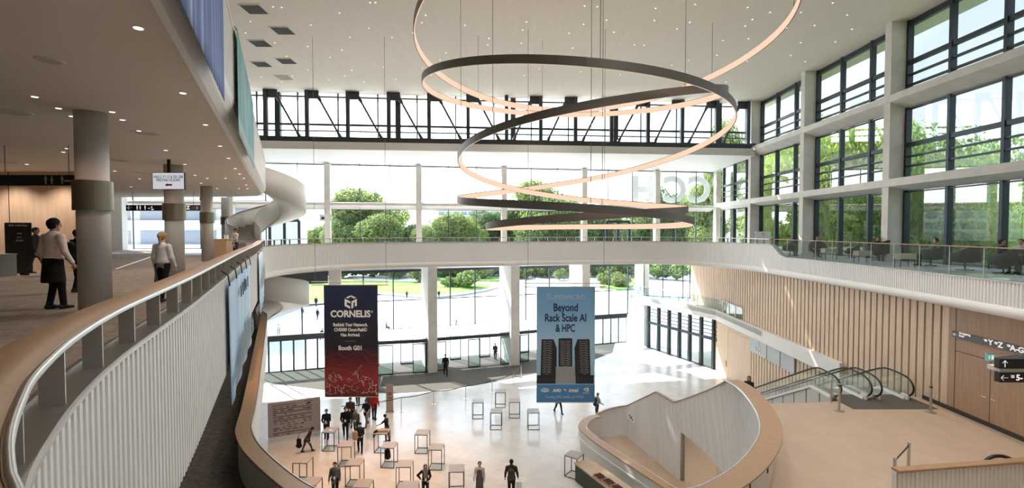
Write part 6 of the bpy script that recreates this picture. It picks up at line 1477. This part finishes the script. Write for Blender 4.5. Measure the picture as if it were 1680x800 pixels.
c14 = hp_(787, 815, 756, 182, 'woman in white shirt and grey-brown apron carrying a plate', top=(.62, .58, .55), legs=BLK, hair=(.20, .14, .10), apron=(.13, .11, .095), aL=(4, 8, 14, 0), aR=(14, 12, 62, 4), L=(8, 4), R=(-8, 10), vx=.019)
c15 = hp_(839, 815, 753, 4, 'man in dark clothes with grey backpack seen from behind, bag in one hand', top=(.035, .028, .024), legs=(.02, .02, .02), hair=(.02, .015, .012), skin='dark', backpack=(.065, .06, .055), aL=(4, 14, 10, 0), aR=(6, 14, 14, 0), L=(8, 4), R=(-8, 10), bulk=1.12, vx=.019)
hp_(731, 616, 580, 172, 'man in black walking in from the middle glass lobby', top=BLK, legs=(.02, .02, .022), hair=(.02, .015, .012), L=(14, 4), R=(-12, 12), aL=(-6, 10, 30, 10), aR=(10, 10, 30, 0), vx=.025)
hp_(916, 677, 634, 150, 'person whose dark legs show below the light blue banner', top=DRK, legs=DRK, L=(22, 8), R=(-14, 18), vx=.025)
hp_(979, 686, 644, 60, 'man with dark backpack and grey sleeves beside the stair enclosure', top=(.35, .35, .34), legs=(.03, .03, .034), hair=(.25, .2, .16), backpack=(.03, .03, .035), aL=(14, 8, 40, 0), aR=(20, 8, 44, 0), lean=6, vx=.022)
p = PY(1229, 618, 33.6); p.z = 0; person(p, 220, PY(1229, 616, 33.6).z, 'woman with auburn hair in dark coat at the foot of the escalators', top=(.03, .032, .03), legs=DRK, hair=(.20, .10, .05), hairstyle='bob', vx=.022, L=(8, 3), R=(-8, 8))
# --- sitting in the lounge
def sitter(i, rz, label, **k):
    q = LCP[i].copy(); kw = dict(seat=.44, L=(82, 84), R=(84, 80), lean=-6, aL=(30, 10, 50, 12), aR=(34, 10, 46, 12), vx=.024); kw.update(k); person(q, rz, 1.74, label, **kw)
sitter(0, 165, 'seated person in grey top by the end column behind the glass railing', top=(.42, .42, .44), hair=(.02, .02, .02))
sitter(1, 215, 'seated person in pale top bending forward in the lounge', top=(.55, .52, .46), hair=(.30, .25, .2), lean=26)
sitter(3, 200, 'seated person with dark hair in front of the largest fin', top=(.02, .02, .022), hair=(.01, .01, .01))
sitter(4, 300, 'seated person in grey reading with raised knees in the lounge', top=(.20, .21, .22), hair=(.05, .035, .03), lean=-14)
sitter(6, 150, 'seated person in dark suit talking at the frame edge', top=(.025, .027, .035), hair=(.03, .02, .02), skin='tan')
sitter(7, 250, 'seated person in pale blue top leaning on the arm rest, cut by the frame', top=(.35, .42, .48), hair=(.10, .06, .04))
# --- outside on the plaza
OUT = [((457, 552.5), 534, 150, 'passer-by in white shirt outside the doors by the spiral stair', dict(top=WHT, legs=(.3, .32, .36))), ((496, 521), 503, 20, 'passer-by in dark clothes outside under the spiral stair', dict(top=DRK)), ((518.5, 504), 486, 170, 'passer-by in a dark coat on the plaza by the lawn', dict(top=DRK)), ((521, 524), 506, 10, 'passer-by in black on the plaza below the lawn walker', dict(top=BLK)),
       ((527, 557), 537, 120, 'person in dark clothes crouched by the door beside the blue-red banner', dict(top=DRK, L=(60, 90), R=(30, 80), lean=20)), ((634, 542), 528, 90, 'person sitting low on the plaza beyond the first glass lobby', dict(top=GRY, L=(80, 110), R=(70, 110))), ((651, 537), 515, 185, 'passer-by all in white beyond the first glass lobby', dict(top=WHT, legs=WHT)), ((667.5, 490), 477, 10, 'passer-by in dark clothes at the lawn kerb', dict(top=DRK)), ((720, 489), 480, 170, 'person sitting on the lawn kerb', dict(top=BLK)), ((748, 536), 519, 186, 'passer-by in grey beyond the middle glass lobby', dict(top=(.4, .4, .4), legs=GRY)), ((873, 456), 446, 180, 'walker in dark clothes far off by the hedge', dict(top=DRK)), ((877.5, 456), 446, 170, 'second walker far off by the hedge', dict(top=GRY)), ((812.5, 590), 562, 188, 'person in grey outside the middle lobby back door', dict(top=GRY))]
for (px, py), tp2, fc, lb, kw in OUT:
    q = at(px, py); hh = ph(px, py, tp2); hh = min(2.0, max(1.55, hh)); kk = dict(L=(14, 6), R=(-12, 12), vx=.034, legs=DRK); kk.update(kw); person(q, fc, hh, lb, **kk)
# --- things in hands
p = c5.location; o = skin_obj('paper_bag', [((-.0, 0, 0), (0, 0, .26), .15, .15, ((0, 1, 0), 2.4))], .02, mat('kraft_paper', (.46, .33, .22), .8), None); o.location = (p.x - .16, p.y - .36, 1.0); prop(o, 'brown paper bag held by the man in the dark jacket', 'bag')
p = c12.location; e = empty('shoulder_bag', (p.x - .36, p.y - .15, .34), 'black bag hanging beside the stooping woman', 'bag'); skin_obj('pouch', [((-.1, 0, .08), (.1, 0, .08), .08, .08, None), ((-.08, 0, .40), (.08, 0, .40), .06, .06, None), ((0, 0, .08), (0, 0, .40), .14, .12, ((0, 1, 0), 1.8))], .02, cloth(BLK), e); MB().tube([(-.1, 0, .42), (0, .02, .75), (.14, .05, .85)], .015, 6).build('strap', cloth(BLK), e)
p = c14.location; o = MB().lathe((0, 0), [(.07, 0), (.13, .025), (.135, .03)], 20).build('plate', mat('plate_teal', (.40, .52, .52), .3)); o.location = (p.x - .36, p.y - .34, 1.16 * 1.03); prop(o, 'pale round plate held by the woman in the apron', 'plate')
p = c15.location; e = empty('carrier_bag', (p.x + .36, p.y + .02, .42), 'pale carrier bag held by the man with the backpack', 'bag'); MB().box(-.14, -.05, 0, .14, .05, .32).build('bag_body', M['sign_white'], e); MB().tube([(-.08, 0, .32), (-.05, 0, .46), (.05, 0, .46), (.08, 0, .32)], .008, 6).build('handle', M['sign_white'], e)
t = TPOS[6]; o = skin_obj('dark_coat', [((-.25, -.1, .03), (.1, .1, .04), .09, .08, None), ((-.3, -.16, .0), (-.36, -.2, -.22), .09, .06, None), ((0, .1, .05), (.2, .12, .04), .07, .05, None)], .022, cloth((.025, .028, .022)), None, .05); o.location = (t.x - .06, t.y, 1.10); prop(o, 'dark coat thrown over the table where the man leans', 'coat')
t = TPOS[7]; o = skin_obj('black_backpack', [((0, 0, .1), (0, 0, .38), .17, .14, ((0, 1, 0), 1.4)), ((0, -.1, .1), (0, -.1, .2), .09, .08, None)], .022, cloth(BLK), None); o.location = (t.x - .1, t.y + .05, .34); prop(o, 'black backpack hanging under the tall table', 'backpack')
MB().tube([(0, 0, .45), (0, 0, .72)], .012, 6).build('strap', cloth(BLK), o)

# ------------------------------------------------------------------ outside
o = MB().box(-260, 56.9, -.35, 260, 420, -.02).build('ground_plaza', M['plaza']); struct(o, 'pale paved plaza outside the entrance', 'ground')
struct(MB().box(23, -60, -.35, 260, 57, -.02).build('ground_side', M['lawn']), 'grass strip outside the long glass side', 'ground')
struct(MB().box(-260, -60, -.35, -37, 57, -.02).build('ground_left', M['plaza']), 'pale paved ground beyond the gallery end', 'ground')
def zone(name, pts, z0, z1, m, label, cat, kind='structure'):
    q = [PZ(x, y, 0) for x, y in pts]; o = MB().poly([(a.x, a.y) for a in q], z0, z1).build(name, m); prop(o, label, cat, None, kind); return o
bed = [(440, 512), (500, 503), (530, 499.5), (622, 484), (688, 489), (715, 489.5), (762, 484.5), (800, 478), (818, 472.5), (800, 467.5), (712, 465), (622, 461.5), (500, 459), (430, 459)]
zone('lawn_bed', bed, -.02, .32, M['kerb'], 'grey stone kerb of the raised lawn bed on the plaza', 'kerb'); zone('lawn', [(x + (2 if x < 600 else (-3 if x > 790 else 0)), y - 3.2 if y > 470 else y + .6) for x, y in bed], .30, .36, M['lawn'], 'green lawn in the raised bed on the plaza', 'lawn')
zone('lawn_far', [(715, 460.5), (815, 462), (850, 459.5), (860, 455), (800, 453.5), (715, 453)], -.02, .4, M['lawn'], 'second strip of lawn farther out on the plaza', 'lawn')
zone('lawn_end', [(984, 473), (1032, 476), (1045, 460), (1020, 455), (984, 455)], -.02, .4, M['lawn'], 'lawn strip beyond the sunlit pillar', 'lawn')
zone('lawn_back', [(300, 447.5), (1250, 447.5), (1300, 425), (250, 425)], -.02, .2, M['lawn'], 'broad meadow behind the plaza', 'lawn')
def leaf_mat(name, c, tr=.45):
    m = mat(name, c, .6, var=.35, scale=.35, spec=.25); N, L_ = m.node_tree.nodes, m.node_tree.links; b = N['Principled BSDF']; t = N.new('ShaderNodeBsdfTranslucent'); mx = N.new('ShaderNodeMixShader'); mx.inputs[0].default_value = tr
    t.inputs[0].default_value = (min(1, c[0] * 1.5), min(1, c[1] * 1.5), c[2] * .9, 1); o_ = N['Material Output']; L_.new(b.outputs[0], mx.inputs[1]); L_.new(t.outputs[0], mx.inputs[2]); L_.new(mx.outputs[0], o_.inputs[0]); return m
LEAF = [leaf_mat('leaf_fresh', (.22, .275, .115)), leaf_mat('leaf_mid', (.165, .22, .10)), leaf_mat('leaf_dark', (.105, .155, .08))]
BARK = mat('bark', (.12, .095, .07), .9, var=.3, scale=6)
def crown_mesh(seed, leaves, size, lobes, hgt=1.0, flat=1.0):
    """leaf quads on overlapping lobes; unit crown of radius ~1 around the origin"""
    rs = np.random.RandomState(seed); cen = [np.array([0, 0, 0.0])]; rad = [.62]
    for k in range(lobes):
        v = rs.normal(size=3); v /= np.linalg.norm(v); cen.append(v * np.array([.62, .62, .55 * hgt]) * rs.uniform(.75, 1.1)); rad.append(rs.uniform(.26, .46))
    w = np.array(rad) ** 2; w /= w.sum(); which = rs.choice(len(cen), leaves, p=w); v = rs.normal(size=(leaves, 3)); v /= np.linalg.norm(v, axis=1)[:, None]
    P = np.array(cen)[which] + v * (np.array(rad)[which] * rs.uniform(.78, 1.08, leaves))[:, None] * np.array([1, 1, .9 * hgt])
    n = v + rs.normal(size=(leaves, 3)) * .55; n /= np.linalg.norm(n, axis=1)[:, None]; u = np.cross(n, rs.normal(size=(leaves, 3))); u /= np.linalg.norm(u, axis=1)[:, None]; q = np.cross(n, u)
    sz = size * rs.uniform(.6, 1.3, leaves)[:, None]; A = np.stack([P - u * sz * .6, P + q * sz * .45, P + u * sz * .6, P - q * sz * .45], 1).reshape(-1, 3)
    me = bpy.data.meshes.new('foliage'); me.from_pydata(A.tolist(), [], [(4 * i, 4 * i + 1, 4 * i + 2, 4 * i + 3) for i in range(leaves)]); me.update(); return me
FAR = [crown_mesh(s_, 17000, .055, 18) for s_ in (1, 2, 3)]; NEAR = [crown_mesh(s_, 26000, .036, 30) for s_ in (4, 5, 6)]
LEAF_SUNLIT = [leaf_mat('leaf_bright', (.36, .44, .17), .5), leaf_mat('leaf_green', (.27, .36, .14), .5), leaf_mat('leaf_deep', (.19, .28, .12), .5)]  # near trees: sunlight put into the leaf colour as brighter greens
for i, me in enumerate(FAR + NEAR): me.materials.append((LEAF + LEAF_SUNLIT)[i])
def tree(x, y, hgt, rad, k, label, near=False, tr_h=None, lm=None, rz=None):
    e = empty('tree', (x, y, 0), label, 'tree', 'trees outside'); rz = rz if rz is not None else (x * 1.7 + y) % 6.28; tr_h = tr_h or hgt * .35
    mb = MB().tube([(0, 0, -.1), (.1, 0, hgt * .3), (.0, .1, hgt * .62)], [hgt * .022, hgt * .016, hgt * .008], 8)
    for j in range(4): a = j * 1.6 + x; mb.tube([(0.05, 0, hgt * (.28 + .06 * j)), (math.cos(a) * rad * .35, math.sin(a) * rad * .35, hgt * (.46 + .06 * j)), (math.cos(a) * rad * .6, math.sin(a) * rad * .6, hgt * (.55 + .07 * j))], [hgt * .01, hgt * .007, hgt * .003], 6)
    mb.build('trunk', BARK, e)
    me = (NEAR if near else FAR)[k % 3]
    c = bpy.data.objects.new('crown', me); c.parent = e; zc = (hgt + tr_h * .6) / 2; c.location = (0, 0, zc); c.scale = (rad, rad, (hgt - tr_h * .6) / 2); c.rotation_euler = (0, 0, rz); COL.objects.link(c); return e
ft = [((603, 303), 96, 118, 0), ((565, 348), 74, 72, 1), ((612, 346), 70, 90, 0), ((662, 356), 82, 80, 2), ((716, 347), 78, 66, 0), ((757, 345), 88, 84, 0), ((792, 336), 104, 70, 2), ((838, 330), 112, 80, 1), ((893, 286), 100, 100, 0), ((880, 345), 80, 80, 1), ((935, 345), 86, 80, 1), ((978, 338), 92, 70, 2), ((1018, 345), 90, 66, 0), ((1060, 335), 92, 70, 1), ((1100, 300), 86, 70, 2), ((1150, 285), 78, 76, 0), ((1160, 345), 68, 60, 0), ((1205, 180), 64, 80, 0), ((1120, 345), 80, 60, 1), ((516, 366), 120, 70, 0), ((470, 370), 130, 60, 2), ((540, 372), 140, 60, 1)]
tl = ['tallest tree behind the second far window', 'light green tree left of the tallest one', 'light green tree in front of the tallest one', 'dark tree beside the second slim column', 'bright tree past the second slim column', 'broad bright tree in the third far window', 'dark tree by the third slim column', 'distant tree by the bottom hoop', 'tall tree seen above the hoops', 'round tree below the tall one', 'round tree behind the hoop ends', 'dark tree by the bridge glass door', 'bright tree by the bridge glass door', 'tree under the letter H', 'tree behind the middle letter', 'tall tree behind the last letter', 'low bright tree by the glass corner', 'tall tree beyond the end of the truss', 'tree under the middle letter', 'low far tree by the spiral stair', 'dim far tree behind the spiral stair', 'far low tree beside the first slim column']
for ((px, py), d, w, k), lb in zip(ft, tl):
    d = d * .55 + 92; q = PY(px, py, d); tree(q.x, d, q.z * 1.05, w * d / F / 2 * 1.25, k, lb)
nt = [((1200, 215), 47, 5.5, 0), ((1260, 196), 50, 6.5, 1), ((1290, 250), 43, 5.0, 0), ((1350, 150), 46, 7.0, 0), ((1420, 158), 44, 6.2, 0), ((1395, 250), 36, 4.4, 1), ((1500, 165), 40, 6.0, 2), ((1535, 250), 32, 3.9, 1), ((1668, 340), 29, 3.0, 0), ((1625, 305), 34, 2.8, 0), ((1640, 200), 60, 7, 2), ((1720, 250), 52, 7, 1), ((1590, 215), 70, 8, 2)]
nl = ['leafy tree filling the glass corner', 'leafy tree behind the end fin', 'lower leafy tree by the end fin', 'big leafy tree beyond the middle bay', 'big leafy tree behind the largest fin', 'low leafy tree in the middle bay', 'dark leafy tree just past the largest fin', 'slim leafy tree just past the largest fin, lower', 'bright low tree in the widest window', 'small bright tree behind the wide empty chair', 'distant tree over the widest window', 'distant tree at the frame edge', 'distant tree deep in the park']
for ((px, py), d, r_, k), lb in zip(nt, nl):
    q = PY(px, py, d); tree(max(q.x, XG(d) + r_ + 1.5), d, q.z, r_, k, lb, True, 4.0)
for k, (x, y) in enumerate(((31, 22), (36, 14), (30, 6), (44, 70), (58, 84), (70, 72))): tree(x, y, 15 + k % 3 * 3, 4.5, k, 'park tree outside the long glass side, ' + ('first', 'second', 'third', 'fourth', 'fifth', 'sixth')[k] + ' outlying one', True, 4)
SHR = crown_mesh(9, 1600, .13, 8)
SHR.materials.append(LEAF[1])
sh = [((505, 463), 3.2, 'shrub'), ((560, 455), 4.5, 0), ((610, 452), 4.2, 0), ((655, 455), 3.6, 0), ((690, 462), 3.2, 0), ((735, 470), 2.0, 0), ((752, 470), 1.8, 0), ((764, 471.5), 3.4, 0), ((790, 457), 3.4, 0), ((830, 452), 3.5, 0), ((862, 455), 3.2, 0), ((890, 453), 3.5, 0), ((918, 458), 2.4, 0), ((990, 466), 2.6, 0), ((1008, 468), 2.4, 0), ((1022, 470), 2.8, 0), ((1000, 455), 3.5, 0), ((720, 453), 4.0, 0), ((1080, 456), 3.6, 0), ((1110, 458), 3.6, 0)]
sh += [((x, 451.5 + (i % 3)), 5.5 - (i % 4) * .5, 0) for i, x in enumerate(range(480, 1050, 33))]
for k, ((px, py), r_, _) in enumerate(sh):
    q = PZ(px, py, .3); o = empty('shrub', q, 'rounded green shrub on the plaza lawns', 'shrub', 'shrubs on the plaza'); c = bpy.data.objects.new('foliage', SHR); c.parent = o; c.scale = (r_, r_, r_ * .8); c.location = (0, 0, r_ * .55); c.rotation_euler = (0, 0, k); COL.objects.link(c)
    MB().tube([(0, 0, -.2), (0, 0, r_ * .5)], .08, 6).build('stem', BARK, o)
# buildings across the way
FAC = mat('facade_pale', (.62, .61, .58), .8, var=.04, scale=.3); WIN = mat('window_bluegrey', (.30, .34, .40), .2)
def house(x0, y0, x1, y1, z, fl, nb, label, face='y'):
    e = empty('building', ((x0 + x1) / 2, y0, 0), label, 'building'); under(MB().box(x0, y0, 0, x1, y1, z).build('walls', FAC), e); fh = z / fl
    for k in range(fl):
        if face == 'y':
            for j in range(nb):
                w = (x1 - x0) / nb; under(MB().box(x0 + j * w + w * .12, y0 - .08, k * fh + fh * .25, x0 + (j + 1) * w - w * .12, y0 + .1, k * fh + fh * .85).build('window_strip', WIN), e)
            under(MB().box(x0 - .3, y0 - 1.1, k * fh - .12, x1 + .3, y0, k * fh + .9).build('balcony', FAC), e)
        else:
            for j in range(nb):
                w = (y1 - y0) / nb; under(MB().box(x0 - .08, y0 + j * w + w * .12, k * fh + fh * .25, x0 + .1, y0 + (j + 1) * w - w * .12, k * fh + fh * .85).build('window_strip', WIN), e)
    under(MB().box(x0 - .4, y0 - .4, z, x1 + .4, y1 + .4, z + .5).build('roof', FAC), e)
house(-75, 66, -34, 80, 19.5, 6, 7, 'pale balconied building outside the gallery end window')
house(-150, 190, -95, 210, 20, 5, 9, 'low pale building far behind the spiral stair')
house(-40, 260, -8, 280, 23, 7, 8, 'pale distant block just above the trees of the second far window')
house(64, 5, 90, 62, 24, 6, 10, 'pale building behind the park trees on the long glass side', 'x')
